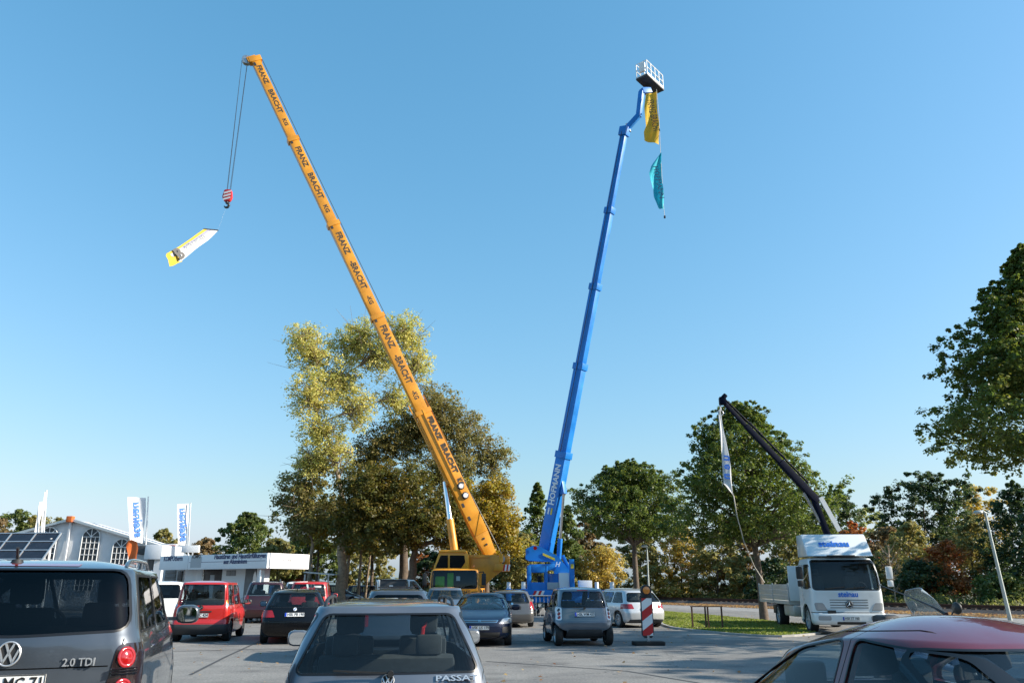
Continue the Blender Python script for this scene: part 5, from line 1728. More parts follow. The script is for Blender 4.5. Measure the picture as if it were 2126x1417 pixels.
for k in range(3):
    a = math.pi / 2 + k * 2 * math.pi / 3
    st.add([(0.9, 0.09 * math.cos(a), 0.93 + 0.09 * math.sin(a)), (0.9, 0.018 * math.cos(a + 1.05), 0.93 + 0.018 * math.sin(a + 1.05)), (0.9, 0.018 * math.cos(a - 1.05), 0.93 + 0.018 * math.sin(a - 1.05)), (0.91, 0, 0.93)], [(0, 1, 3), (0, 3, 2)])
st.tube([(0.9, 0.095 * math.cos(a), 0.93 + 0.095 * math.sin(a)) for a in np.linspace(0, 2 * math.pi, 25)], 0.006, 6)
st.build('badge_star', 'chrome', bd)
text('steinau', 0.24, frame((0.872, 0.0, 1.24), (0, 1, 0), (1, 0, 0)), 'blue_ink', lorry, 'lettering', 0.03, width=0.62)
plate(lorry, (0.945, -0.02, 0.5), (1, 0, 0), 'HSK ST 100', 0.52, 0.11)
sp_ = [(0.62, 2.46), (0.5, 2.5), (-0.05, 3.16), (-0.12, 3.2), (-0.78, 3.2), (-0.78, 2.46)]
de = MB().prism(sp_, 'y', -1.06, 1.06).build('wind_deflector', 'truck_white', lorry, bevel=0.04)
nn = Vector((0.66, 0, 0.55)).normalized()
text('steinau', 0.36, frame(Vector((0.2, -0.08, 2.86)) + nn * 0.012, (0, 1, 0), nn), 'blue_ink', lorry, 'lettering', 0.03, width=1.0)
MB().box((0.46, -0.45, 2.44), (0.62, 0.45, 2.49)).build('roof_hatch', 'black_plastic', lorry, bevel=0.01)
wp = MB()
for y in (-0.7, -0.05):
    wp.beam((0.87, y, 1.42), (0.85, y + 0.62, 1.47), 0.02, 0.03)
wp.build('wiper', 'black_plastic', lorry)
for s in (1, -1):
    m_ = MB().box((0.66, s * 1.33, 1.72), (0.76, s * 1.54, 2.12)).box((0.66, s * 1.34, 1.48), (0.76, s * 1.52, 1.68))
    o = m_.build('door_mirror', 'white_paint' if s > 0 else 'black_plastic', lorry, bevel=0.04)
    MB().tube([(0.7, s * 1.1, 2.14), (0.71, s * 1.43, 2.15), (0.71, s * 1.45, 2.0)], 0.014, 6).tube([(0.72, s * 1.12, 1.46), (0.71, s * 1.42, 1.45), (0.71, s * 1.44, 1.55)], 0.014, 6).build('mirror_arm', 'black_plastic', o, smooth=50)
dsh = MB().box((0.35, -1.0, 1.1), (0.75, 1.0, 1.36)).build('dashboard', 'interior', lorry, bevel=0.05)
for y in (0.6, -0.6):
    seat(lorry, -0.2, y, 1.0, 1.85, 'seat_cloth')
sw = MB().tube([Vector((0.2, 0.6, 1.42)) + Vector((0.1 * math.sin(a), 0.22 * math.cos(a), 0.2 * math.sin(a))) for a in np.linspace(0, 2 * math.pi, 17)], 0.018, 6)
sw.build('steering_wheel', 'interior', lorry, smooth=50)
MB().box((0.9, -0.7, 0.42), (-7.2, -0.45, 0.75)).box((0.6, 0.45, 0.42), (-7.2, 0.7, 0.75)).box((-7.2, -0.45, 0.5), (-7.0, 0.45, 0.7)).build('chassis_frame', 'black_plastic', lorry)
for s in (1, -1):
    wheel(lorry, -0.05, s * 1.0, 0.43, 0.26, 8, 'galvanised')
    wheel(lorry, -4.4, s * 0.98, 0.43, 0.34, 8, 'galvanised')
    MB().box((-1.9, s * 0.75, 0.45), (-3.4, s * 1.12, 0.85)).build('tank', 'aluminium', lorry, bevel=0.06)
MB().box((-1.95, -1.22, 0.86), (-7.2, 1.22, 0.98)).build('bed_floor', 'aluminium', lorry)
for s in (1, -1):
    for k in range(2):
        x0, x1 = -2.05 - 2.58 * k, -4.58 - 2.58 * k
        for j in range(3):
            rbox(lorry, 'side_board', (x1, s * 1.19, 1.0 + 0.19 * j), (x0, s * 1.225, 1.18 + 0.19 * j), 'aluminium', 0.008)
    for x in (-2.02, -4.6, -7.18):
        rbox(lorry, 'bed_post', (x - 0.03, s * 1.185, 0.9), (x + 0.02, s * 1.24, 1.6), 'galvanised', 0.005)
for j in range(3):
    rbox(lorry, 'tail_board', (-7.21, -1.18, 1.0 + 0.19 * j), (-7.17, 1.18, 1.18 + 0.19 * j), 'aluminium', 0.008)
MB().box((-1.96, -1.2, 0.98), (-1.9, 1.2, 2.2)).build('headboard', 'truck_white', lorry, bevel=0.01)
# loading crane
I = inv(lorry)
YB = 29.1
k0 = at(1738, 1130, YB)
base = Vector((k0.x, YB, 0.8))
k1, k2, k3 = at(1730, 1105, YB), at(1688, 1030, YB), at(1500, 832, YB - 0.6)
lc = MB().cyl(I @ base, I @ Vector((base.x, YB, 2.4)), 0.2, 14).build('crane_column', 'loader_paint', lorry, smooth=40)
MB().beam(I @ Vector((base.x, YB, 2.1)), I @ k2, 0.18, 0.22, w2=0.16, h2=0.2).build('crane_arm', 'loader_paint', lorry, bevel=0.02)
dv = (k2 - k1).normalized()
off = Vector((0.17, -0.16, 0.05))
MB().beam(I @ (k1 + off), I @ (k2 + off - dv * 0.1), 0.05, 0.16).build('crane_cover', 'white_paint', lorry)
ka = k2.lerp(k3, 0.36)
kb = k2.lerp(k3, 0.74)
MB().beam(I @ (k2 + (k2 - k3).normalized() * 0.25), I @ ka, 0.2, 0.27, h2=0.24).build('crane_boom', 'loader_paint', lorry, bevel=0.02)
MB().beam(I @ ka, I @ kb, 0.15, 0.19).build('crane_boom', 'loader_paint', lorry, bevel=0.02)
MB().beam(I @ kb, I @ k3, 0.11, 0.14).build('crane_boom', 'loader_paint', lorry, bevel=0.02)
up = Vector((0.3, 0, 0.24))
MB().cyl(I @ (ka + up * 0.6), I @ (k3 + up * 0.3), 0.035, 8).cyl(I @ (k2.lerp(k3, 0.1) + up * 0.6), I @ (kb + up * 0.5), 0.035, 8).build('hydraulic_ram', 'loader_paint', lorry, smooth=40)
MB().cyl(I @ (k1.lerp(k2, 0.3) + Vector((-0.25, 0, 0))), I @ (k2 + Vector((-0.32, 0, 0.15))), 0.06, 10).build('hydraulic_ram', 'steel', lorry, smooth=40)
MB().box((-0.14, -0.12, -0.14), (0.14, 0.12, 0.14), Matrix.Translation(I @ k3)).cyl(I @ (k3 + Vector((0.0, -0.08, 0.1))), I @ (k3 + Vector((0.12, -0.08, 0.22))), 0.09, 10).build('boom_head', 'loader_paint', lorry, bevel=0.02)
h0 = k3 + Vector((-0.1, 0, -0.15))
hk = MB().tube([h0, h0 - Vector((0, 0, 0.22))], 0.03, 8)
hk.tube([h0 - Vector((0, 0, 0.22)) + Vector((0.09 * math.sin(a), 0, -0.09 + 0.09 * math.cos(a))) for a in np.linspace(0, 4.6, 12)], 0.025, 8)
for v in hk.v:
    v.xyz = I @ v
hk.build('load_hook', 'steel', lorry, smooth=50)

def ribbon(name, m, left, right, n=14, wob=0.06, waves=3, parent=None, nrm=(0, -1, 0), thick=0.006, cols=8):
    """cloth between two edge polylines, rippled along its normal"""
    def samp(pl, t):
        pl = [Vector(p) for p in pl]
        f = t * (len(pl) - 1)
        i = min(int(f), len(pl) - 2)
        return pl[i].lerp(pl[i + 1], f - i)
    nrm = Vector(nrm)
    b = MB()
    for side in (0, 1):
        vs = []
        for i in range(n + 1):
            t = i / n
            a, c = samp(left, t), samp(right, t)
            for j in range(cols + 1):
                u = j / cols
                p = a.lerp(c, u)
                p = p + nrm * (wob * math.sin(waves * 2 * math.pi * t + 2.2 * u) * (0.3 + u) + wob * 0.6 * math.sin(7 * u + 3 * t) + (side - 0.5) * thick)
                vs.append(p)
        w = cols + 1
        fs = [(i * w + j, i * w + j + 1, (i + 1) * w + j + 1, (i + 1) * w + j) for i in range(n) for j in range(cols)]
        if side:
            fs = [f[::-1] for f in fs]
        b.add(vs, fs)
    return b.build(name, m, parent, smooth=80, fix=False)

YF = YB - 0.6
fl = ribbon('hanging_flag', 'flag_white', [at(1490, 852, YF), at(1497, 930, YF), at(1502, 1004, YF), at(1523, 1028, YF)], [at(1494, 850, YF), at(1507, 910, YF), at(1516, 970, YF), at(1523, 1027, YF)], 18, 0.06, 1.5)
tag(fl, 'long narrow white flag hanging from the lorry crane hook', 'flag')
for (px, py, s) in ((1508, 988, 'n'), (1508, 968, 'e'), (1507, 950, 'u')):
    text(s, 0.42, frame(at(px, py, YF - 0.12), (0.1, 0, 1), (0, -1, 0)), 'blue_ink', fl, 'flag_lettering', 0.03, mirror=True)
rp = MB().tube([at(1523, 1028, YF), at(1530, 1070, YF + 0.3), at(1545, 1125, YF + 1), at(1566, 1175, YF + 2), at(1587, 1208, YF + 2.6)], 0.018, 6).build('guy_rope', 'rope', None, smooth=60)
tag(rp, 'pale rope running from the hanging flag down to the lorry bed', 'rope')

# ------------------------------------------------------------------ yellow mobile crane
XC = (at(893, 1215, 46).x + at(992, 1215, 46).x) / 2
crane = thing('mobile_crane', 'yellow mobile crane with long lettered telescopic boom raised to the left', 'crane', (XC, 47.2, 0), -math.pi / 2)
I = inv(crane)
sp = dict(L=2.4, W=2.8, H=2.44, z0=0.55, zr=2.36, belt=1.4, rr=0.1, fr=0.16, rbow=0.0, fbow=0.05, sbow=0.0, nz=30, res=(7, 5, 12),
          hw=[(0.55, 1.36), (0.7, 1.4), (1.4, 1.4), (2.2, 1.36), (2.36, 1.3)], xr=[(0.55, -1.2), (2.36, -1.2)], xf=[(0.55, 1.15), (0.7, 1.2), (1.3, 1.2), (2.2, 1.08), (2.36, 0.98)])
S = Shell(sp)
fw = quad(1.27, 1.22, 1.37, 2.28, 0.1)
S.cut(S.layer(0, -0.05), [(MB().prism(fw, 'x', 0.4, 1.6), 'DIFFERENCE'), (MB().prism(rpoly([(0.7, 1.45), (0.65, 2.2), (-0.4, 2.2), (-0.4, 1.45)], 0.05), 'y', -2, 2), 'DIFFERENCE')], 'driver_cab', 'crane_yellow', crane, lining='interior')
S.cut(S.layer(-0.006, -0.012), [(MB().prism(grow(fw, 0.004), 'x', 0.4, 1.6), 'INTERSECT')], 'windscreen', 'glass', crane)
S.cut(S.layer(0.004, -0.02), [(MB().prism(grow(fw, 0.05), 'x', 0.2, 1.6), 'INTERSECT'), (MB().prism(fw, 'x', 0.1, 1.7), 'DIFFERENCE')], 'windscreen_seal', 'seal', crane)
text('FRANZ BRACHT', 0.3, frame((1.206, -0.12, 1.12), (0, 1, 0), (1, 0, 0)), 'crane_ink', crane, 'lettering', 0.02, width=2.1)
text('KG', 0.17, frame((1.206, 1.1, 1.1), (0, 1, 0), (1, 0, 0)), 'crane_ink', crane, 'lettering', 0.02)
for y, w in ((-0.85, 0.26), (-0.25, 0.18)):
    rbox(crane, 'safety_vest', (0.55, y - w, 1.42), (0.68, y + w, 2.0 + 0.2 * (y > -0.5)), 'hi_vis', 0.05)
rbox(crane, 'papers', (0.9, 0.1, 1.75), (0.91, 0.32, 2.0), 'plate_white', 0.002)
rbox(crane, 'dashboard', (0.6, -1.2, 1.1), (1.05, 1.2, 1.36), 'interior', 0.05)
rbox(crane, 'cab_floor', (-1.1, -1.25, 0.6), (1.0, 1.25, 0.7), 'interior', 0.02)
for s in (1, -1):
    m_ = MB().box((1.0, s * 1.55, 1.5), (1.12, s * 1.8, 2.15)).tube([(1.0, s * 1.35, 2.2), (1.05, s * 1.66, 2.25), (1.05, s * 1.68, 2.1)], 0.03, 6)
    m_.build('door_mirror', 'black_plastic', crane, bevel=0.03)
MB().box((-1.2, -1.3, 0.7), (-12.5, 1.3, 1.3)).build('carrier_frame', 'crane_yellow', crane, bevel=0.03)
for x in (-0.2, -3.2, -5.0, -8.2, -10.0):
    for s in (1, -1):
        wheel(crane, x, s * 1.15, 0.62, 0.42, 8, 'crane_yellow')
rbox(crane, 'beacon_light', (0.3, 1.0, 2.44), (0.42, 1.12, 2.62), 'lens_orange', 0.03)
def w2l(mb):
    for v in mb.v:
        v.xyz = I @ v
    return mb
def ximg(pts, Y):
    return [(at(px, py, Y).x, at(px, py, Y).z) for px, py in pts]
# upper works, turned so that the boom points left
MB_ = MB().prism(ximg([(899, 1182), (911, 1147), (916, 1143), (964, 1143), (972, 1150), (973, 1186), (899, 1186)], 49.4), 'y', 49.4, 51.0)
w2l(MB_).build('crane_cab', 'crane_yellow_bright', crane, bevel=0.03)
for q in ([(904, 1178), (915, 1152), (930, 1152), (930, 1178)], [(934, 1178), (934, 1152), (964, 1152), (966, 1166), (958, 1178)]):
    w2l(MB().prism(rpoly(ximg(q, 49.4), 0.05), 'y', 49.37, 49.43)).build('crane_cab_window', 'dark_glass', crane)
w2l(MB().prism(ximg([(910, 1146), (911, 1141), (965, 1140), (968, 1146)], 49.3), 'y', 49.3, 51.1)).build('crane_cab_roof', 'crane_yellow_bright', crane, bevel=0.03)
w2l(MB().prism(ximg([(969, 1151), (1030, 1151), (1042, 1160), (1042, 1184), (1022, 1200), (1006, 1216), (985, 1218), (960, 1218)], 50.5), 'y', 50.5, 50.62)).build('turret_plate', 'crane_yellow', crane, bevel=0.02)
w2l(MB().prism(ximg([(975, 1160), (1040, 1160), (1040, 1184), (1020, 1200), (1004, 1216), (960, 1216)], 53.0), 'y', 50.62, 53.0)).build('turret_body', 'crane_yellow', crane, bevel=0.02)
w2l(MB().beam(at(978, 1156, 50.47), at(1018, 1156, 50.47), 0.05, 0.05)).beam(I @ at(978, 1157, 50.47), I @ at(978, 1182, 50.47), 0.05, 0.05).build('turret_rib', 'crane_yellow', crane)
cyl_ = MB().cyl((at(0, 0, 1).x * 0, -2.0, 0.0), (0, 0.4, 0), 0.001)
w2l(MB().prism(ximg([(1028, 1170), (1058, 1170), (1058, 1184), (1024, 1184)], 50.4), 'y', 50.4, 53.4)).build('counterweight', 'crane_yellow', crane, bevel=0.03)
w2l(MB().prism(ximg([(1046, 1152), (1058, 1153), (1058, 1170), (1046, 1170)], 51.2), 'y', 51.2, 53.4)).build('counterweight', 'crane_yellow', crane, bevel=0.03)
p = at(1040, 1160, 51)
w2l(MB().cyl(p + Vector((0, -0.2, 0)), p + Vector((0, 1.8, 0)), 0.26, 16)).build('winch_drum', 'steel', crane, smooth=40)
w2l(MB().cyl(at(1040, 1166, 50.6), at(1040, 1149, 50.6), 0.14, 12)).build('winch_motor', 'crane_yellow_bright', crane, smooth=40)
for k in range(4):
    q = [(1044 + 3.4 * k, 1184), (1047.4 + 3.4 * k, 1184), (1049.4 + 3.4 * k, 1171), (1046 + 3.4 * k, 1171)]
    w2l(MB().prism(ximg(q, 50.4), 'y', 50.37, 50.4)).build('warning_stripe', 'red_paint' if k % 2 == 0 else 'white_paint', crane)
# boom
B0, B1 = at(1016, 1148, 52.0), at(531, 128, 47.0)
bd = (B1 - B0).normalized()
side = bd.cross(Vector((0, 0, 1))).normalized()
if side.y > 0:
    side = -side
upb = side.cross(bd)
if upb.z < 0:
    upb = -upb
cuts = [B0, along(B0, B1, 852, 1), along(B0, B1, 655, 1), along(B0, B1, 463, 1), along(B0, B1, 288, 1), B1]
hs = [0.96, 0.81, 0.74, 0.68, 0.62]
for i in range(5):
    h = hs[i]
    a = cuts[i] - bd * (0.4 if i else 0.3)
    b = cuts[i + 1]
    if i == 0:
        mid = a.lerp(b, 0.16)
        m_ = MB().beam(I @ a, I @ mid, h * 0.62, h * 0.7, (0, 0, 1), h * 0.72, h).beam(I @ mid, I @ b, h * 0.72, h)
    else:
        m_ = MB().beam(I @ a, I @ b, h * 0.72, h)
    s_ = m_.build('boom_section', 'crane_yellow', crane, bevel=0.035)
    c = MB().beam(I @ (b - bd * 0.3), I @ (b + bd * 0.02), h * 0.72 + 0.12, h + 0.14) if i < 4 else MB().beam(I @ (b - bd * 0.1), I @ (b + bd * 0.3), h * 0.72 + 0.1, h + 0.25)
    c.build('boom_collar', 'crane_yellow', s_, bevel=0.02)
    ln = (b - a).length
    if i:
        ctr = a.lerp(b, 0.52 if i < 4 else 0.56)
        dash = '-' if i < 3 else ''
        for wd, f0, f1, sz in (('FRANZ', 0.0, 0.3, 0.72), (dash + 'BRACHT', 0.4, 0.78, 0.72), (dash + 'KG', 0.88, 0.99, 0.55)):
            pos = ctr - bd * (ln * 0.74 * ((f0 + f1) / 2 - 0.5)) + side * (h * 0.36 + 0.006)
            text(wd, h * sz, I @ frame(pos, -bd, side), 'crane_ink', crane, 'boom_lettering', 0.028, width=ln * 0.74 * (f1 - f0))
a, b = cuts[0], cuts[1]
for wd, f0, f1 in (('FRANZ', 0.0, 0.34), ('BRACHT', 0.4, 0.82), ('KG', 0.9, 1.0)):
    text(wd, 0.5, I @ frame(a.lerp(b, 0.7) - bd * 5.0 * ((f0 + f1) / 2 - 0.5) + side * 0.366 + upb * 0.2, -bd, side), 'crane_ink', crane, 'boom_lettering', 0.045, width=5.0 * (f1 - f0))
MB().beam(I @ (a.lerp(b, 0.38) + side * 0.4 - upb * 0.02), I @ (a.lerp(b, 1.0) + side * 0.4 - upb * 0.02), 0.06, 0.05).build('boom_rib', 'crane_yellow_bright', crane)
jb = MB().beam(I @ (a.lerp(b, 0.5) - upb * 0.62 + side * 0.2), I @ (a.lerp(b, 1.06) - upb * 0.7 + side * 0.2), 0.05, 0.08)
jb.beam(I @ (a.lerp(b, 0.62) - upb * 0.5 + side * 0.25), I @ (a.lerp(b, 0.95) - upb * 0.54 + side * 0.25), 0.08, 0.06)
for k in range(9):
    t_ = 0.5 + 0.06 * k
    jb.beam(I @ (a.lerp(b, t_) - upb * 0.45 + side * 0.2), I @ (a.lerp(b, t_ + 0.02) - upb * 0.66 + side * 0.2), 0.05, 0.05)
jb.build('jib_bracket', 'crane_yellow', crane)
MB().beam(I @ (b.lerp(a, 0.28) + upb * 0.58 + side * 0.1), I @ (b + bd * 0.9 + upb * 0.56 + side * 0.1), 0.1, 0.09).build('guide_tube', 'crane_yellow_bright', crane)
cb_ = MB().tube([I @ (cuts[0].lerp(cuts[1], 0.3) + upb * 0.53 + side * 0.2)] + [I @ (cuts[k] + upb * (hs[k - 1] * 0.5 + 0.12) + side * 0.18) for k in (1, 2, 3, 4)] + [I @ (B1 + upb * 0.45 + side * 0.15)], 0.022, 5)
cb_.build('boom_cable', 'cable', crane, smooth=60)
for i in range(5):
    for f_a in ((0.25, 0.34) if i == 0 else (0.95,)):
        p_ = cuts[i].lerp(cuts[i + 1], f_a) + side * (hs[i] * 0.36)
        MB().beam(I @ (p_ - bd * 0.14 - upb * hs[i] * 0.3), I @ (p_ + bd * 0.14 - upb * hs[i] * 0.3), 0.05, 0.14).build('wear_pad', 'cable', crane)
for t_ in (0.39, 0.455):
    p = a.lerp(b, t_) + side * 0.37 + upb * (0.1)
    d = MB().lathe([(0.0005, 0), (0.24, 0), (0.24, 0.06), (0.19, 0.09), (0.0005, 0.09)], 'z', 10)
    f_ = I @ frame(p, bd, side)
    for v in d.v:
        v.xyz = f_ @ v
    r_ = d.build('hose_reel', 'cable', crane, smooth=30)
    d = MB().lathe([(0.0005, 0.09), (0.17, 0.09), (0.15, 0.13), (0.0005, 0.13)], 'z', 8)
    for v in d.v:
        v.xyz = f_ @ v
    d.build('reel_face', 'white_paint', r_, smooth=30)
for t_ in (0.06, 0.1):
    p = a.lerp(b, t_) + side * 0.34
    f_ = I @ frame(p, bd, side)
    d = MB().lathe([(0.0005, 0), (0.07, 0), (0.07, 0.04), (0.0005, 0.04)], 'z', 12)
    for v in d.v:
        v.xyz = f_ @ v
    d.build('pivot_pin', 'cable', crane)
c0, c1, c2 = at(945, 1155, 50.8), at(934, 1078, 51.1), at(924, 1000, 51.5)
MB().cyl(I @ c0, I @ c1, 0.25, 16).build('luffing_cylinder', 'crane_yellow', crane, smooth=40)
MB().cyl(I @ c1, I @ c2, 0.17, 16).build('piston_rod', 'chrome', crane, smooth=40)
MB().beam(I @ (c2 - bd * 0.3), I @ (c2 + bd * 0.4 + Vector((0.4, 0.2, 0))), 0.4, 0.5).build('cylinder_head', 'crane_yellow', crane, bevel=0.03)
tip = B1 + bd * 0.2
sh = tip - upb * 0.55 + bd * 0.05
d = MB().cyl(I @ (sh - side * 0.16), I @ (sh + side * 0.16), 0.34, 22)
sv = d.build('sheave', 'steel', crane, smooth=40)
MB().beam(I @ (tip + upb * 0.1), I @ (sh - bd * 0.1), 0.5, 0.4, (0, 0, 1)).build('boom_head', 'crane_yellow', crane, bevel=0.02)
hp = sh - upb * 0.2
hook_top = Vector((hp.x, hp.y, along(Vector((hp.x, hp.y, 12)), Vector((hp.x, hp.y, 34)), 398, 1).z))
rop = MB()
for dx, dy in ((-0.2, 0.1), (-0.12, -0.1), (0.22, 0.1), (0.28, -0.1)):
    rop.tube([I @ (hp + Vector((dx, dy, 0))), I @ (hook_top + Vector((dx * 0.5, dy, 0.1)))], 0.014, 5)
rop.build('hoist_rope', 'cable', crane)
MB().tube([I @ (a.lerp(b, 0.38) + upb * 0.6), I @ at(1042, 1150, 51)], 0.018, 5).build('winch_rope', 'rope', crane)
hb = thing('hook_block', 'red and white striped hook block hanging from the yellow crane', 'hook block', hook_top)
bl = MB().prism(rpoly([(-0.3, 0.15), (0.3, 0.15), (0.42, -0.55), (0.25, -0.95), (-0.25, -0.95), (-0.42, -0.55)], 0.15), 'y', -0.16, 0.16).build('block_body', 'red_paint', hb, bevel=0.03)
for k in range(3):
    z = -0.1 - 0.3 * k
    MB().prism([(-0.3, z - 0.18), (-0.3, z - 0.02), (0.3, z + 0.16), (0.3, z + 0.0)], 'y', -0.17, -0.16).build('white_stripe', 'white_paint', hb)
hk = MB().cyl((0, 0, -0.9), (0, 0, -1.12), 0.12, 12)
hk.tube([(0.2 * math.sin(a_), 0, -1.3 + 0.2 * math.cos(a_)) for a_ in np.linspace(0.0, 4.5, 14)], [0.11] * 9 + [0.1, 0.09, 0.07, 0.05, 0.03], 10)
hk.build('hook', 'cable', hb, smooth=50)
hb.scale = (0.78, 0.78, 0.78)
# banner flying below the hook
YF = hp.y - 0.3
P4 = lambda pts: [at(x, y, YF + 0.03 * (x - 452)) for x, y in pts]
bn = thing('flying_banner', 'white and yellow banner flying below the crane hook', 'banner', at(452, 478, YF))
def band(l, r, m, wob=0.03, nm='cloth_band'):
    o = ribbon(nm, m, [p - bn.location for p in P4(l)], [p - bn.location for p in P4(r)], 16, wob, 1.6, bn)
    return o
band([(424, 475), (398, 494), (372, 512), (350, 524)], [(432, 476), (406, 494), (378, 513), (354, 532)], 'flag_yellow')
band([(432, 476), (406, 494), (378, 513), (356, 528)], [(442, 477), (414, 494), (386, 513), (360, 534)], 'flag_grey')
band([(441, 477), (414, 494), (386, 512), (352, 528)], [(453, 479), (430, 500), (402, 521), (373, 543)], 'flag_white', 0.025)
band([(346, 526), (345, 532), (350, 540), (352, 553)], [(366, 520), (366, 528), (372, 534), (378, 542)], 'flag_yellow', 0.06)
xd = (at(440, 489, YF - 0.36) - at(372, 531, YF - 2.4)).normalized()
f_ = lambda x, y: frame(at(x, y, YF + 0.03 * (x - 452) - 0.16) - bn.location, xd, (0.64, -0.77, 0))
text('B', 1.0, frame(at(373, 527, YF - 2.56) - bn.location, xd, (0.64, -0.77, 0)), 'plate_ink', bn, 'banner_lettering', 0.04, mirror=False)
text('BAUEN & WOHNEN', 0.4, f_(409, 501), 'grey_ink', bn, 'banner_lettering', 0.0, width=2.0)
MB().tube([at(423, 475, YF - 0.87) - bn.location, at(453, 478, YF) - bn.location], 0.04, 6).build('banner_rod', 'cable', bn)
MB().tube([at(452, 478, YF) - bn.location, hook_top + Vector((0, 0, -1.15)) - bn.location], 0.003, 4).build('banner_line', 'rope', bn)

# ------------------------------------------------------------------ blue aerial work platform
lift = thing('aerial_platform', 'blue truck-mounted aerial work platform with steep lettered telescopic boom', 'crane', (2.4, 43.5, 0))
I = inv(lift)
B0, B1 = at(1133, 1142, 43.6), at(1296, 276, 39.6)
bd = (B1 - B0).normalized()
lat = bd.cross(Vector((0, 0, 1))).normalized()
if lat.x > 0:
    lat = -lat
cuts = [B0] + [along(B0, B1, y, 1) for y in (938, 755, 590, 432)] + [B1]
hs = [0.66, 0.57, 0.49, 0.42, 0.36]
for i in range(5):
    a = cuts[i] - bd * (0.3 if i else 0.2)
    b = cuts[i + 1]
    h = hs[i]
    s_ = MB().beam(I @ a, I @ b, h * 0.8, h).build('boom_section', 'blue_paint', lift, bevel=0.03)
    if i < 4:
        MB().beam(I @ (b - bd * 0.35), I @ (b + bd * 0.02), h * 0.8 + 0.1, h + 0.1).build('boom_collar', 'blue_paint', s_, bevel=0.015)
a, b = cuts[0], cuts[1]
c_ = along(B0, B1, 1006, 1)
text('HOFMANN', 0.5, I @ frame(c_ + lat * 0.275, bd, lat), 'white_ink', lift, 'boom_lettering', 0.03, width=2.2)
for k in range(2):
    e = along(B0, B1, 1062, 1) + lat * 0.27
    d2 = lat.cross(bd)
    MB().beam(I @ (e + d2 * (0.1 - 0.2 * k) - bd * 0.15), I @ (e + d2 * (0.1 - 0.2 * k) + bd * 0.2), 0.03, 0.1).build('emblem', 'yellow_label' if k else 'white_ink', lift)
hz_ = MB().tube([I @ (cuts[k] + lat * (hs[k - 1] * 0.4 + 0.08)) for k in (1, 2, 3, 4)] + [I @ (B1 + lat * 0.25)], 0.02, 5)
hz_.build('supply_hose', 'cable', lift, smooth=60)
pl_ = [(1092, 1139), (1107, 1132), (1122, 1135), (1156, 1153.5), (1165, 1163), (1182, 1184), (1184, 1192), (1152, 1192), (1149, 1174), (1142, 1165), (1113, 1164.5), (1097, 1163.5), (1091, 1159)]
for y0 in (42.95, 43.85):
    w2l(MB().prism(ximg(pl_, 43.4), 'y', y0, y0 + 0.12)).build('turret_cheek', 'blue_paint', lift)
w2l(MB().prism(ximg([(1096, 1142), (1130, 1140), (1130, 1166), (1098, 1162)], 43.4), 'y', 43.07, 43.85)).build('counterweight', 'blue_paint', lift, bevel=0.03)
p = at(1111, 1137, 42.9)
w2l(MB().cyl(p, p + Vector((0, -0.08, 0)), 0.1, 14)).build('pivot_cap', 'lens_red', lift)
w2l(MB().prism(ximg([(1127, 1147), (1152, 1158), (1152, 1163), (1127, 1152)], 42.93), 'y', 42.92, 42.945)).build('label_plate', 'yellow_label', lift)
text('H', 0.34, I @ frame(at(1157, 1171, 42.92), (1, 0, 0), (0, -1, 0)), 'white_ink', lift, 'lettering', 0.03, shear=0.3)
und = lat.cross(bd)
und = und if und.x > 0 else -und
c2 = along(B0, B1, 1016, 1) + und * 0.46
c0 = at(1160, 1160, 43.2)
c1 = c0.lerp(c2, 0.3)
MB().cyl(I @ c0, I @ c1, 0.13, 14).build('luffing_cylinder', 'blue_paint', lift, smooth=40)
MB().cyl(I @ c1, I @ c2, 0.075, 14).build('piston_rod', 'chrome', lift, smooth=40)
q = along(B0, B1, 1000, 1)
MB().beam(I @ (c2 - Vector((0.02, 0, 0.15))), I @ (c2 + Vector((-0.02, 0.0, 0.5)) - und * 0.12), 0.3, 0.3).build('cylinder_bracket', 'blue_paint', lift, bevel=0.02)
w2l(MB().beam(at(1168, 1152, 43.4), at(1182, 1182, 43.4), 0.5, 0.16)).beam(I @ at(1098, 1178, 42.7), I @ at(1152, 1176, 42.7), 0.3, 0.34).build('turret_brace', 'blue_paint', lift, bevel=0.02)
w2l(MB().cyl(Vector((at(1160, 1190, 43.4).x, 43.4, 1.35)), Vector((at(1160, 1190, 43.4).x, 43.4, 2.1)), 0.6, 24)).build('slew_ring', 'blue_paint', lift, smooth=40)
w2l(MB().box((at(1161, 1205, 42.3).x, 42.3, 1.35), (at(1182, 1205, 42.3).x, 42.9, at(1180, 1188, 42.3).z))).build('control_box', 'white_paint', lift, bevel=0.03)
w2l(MB().box((at(1136, 1205, 42.4).x, 42.4, 1.3), (at(1160, 1205, 42.4).x, 43.2, at(1150, 1208, 42.4).z))).build('tool_box', 'panel_grey', lift, bevel=0.02)
w2l(MB().box((at(1183, 1205, 42.2).x, 42.2, 1.1), (at(1193, 1205, 42.2).x, 42.6, at(1190, 1160, 42.2).z))).build('support_column', 'blue_paint', lift, bevel=0.02)
w2l(MB().box((at(1185, 1176, 42.2).x, 42.17, at(1185, 1179, 42.2).z), (at(1191, 1176, 42.2).x, 42.2, at(1185, 1170, 42.2).z))).build('label_plate', 'yellow_label', lift)
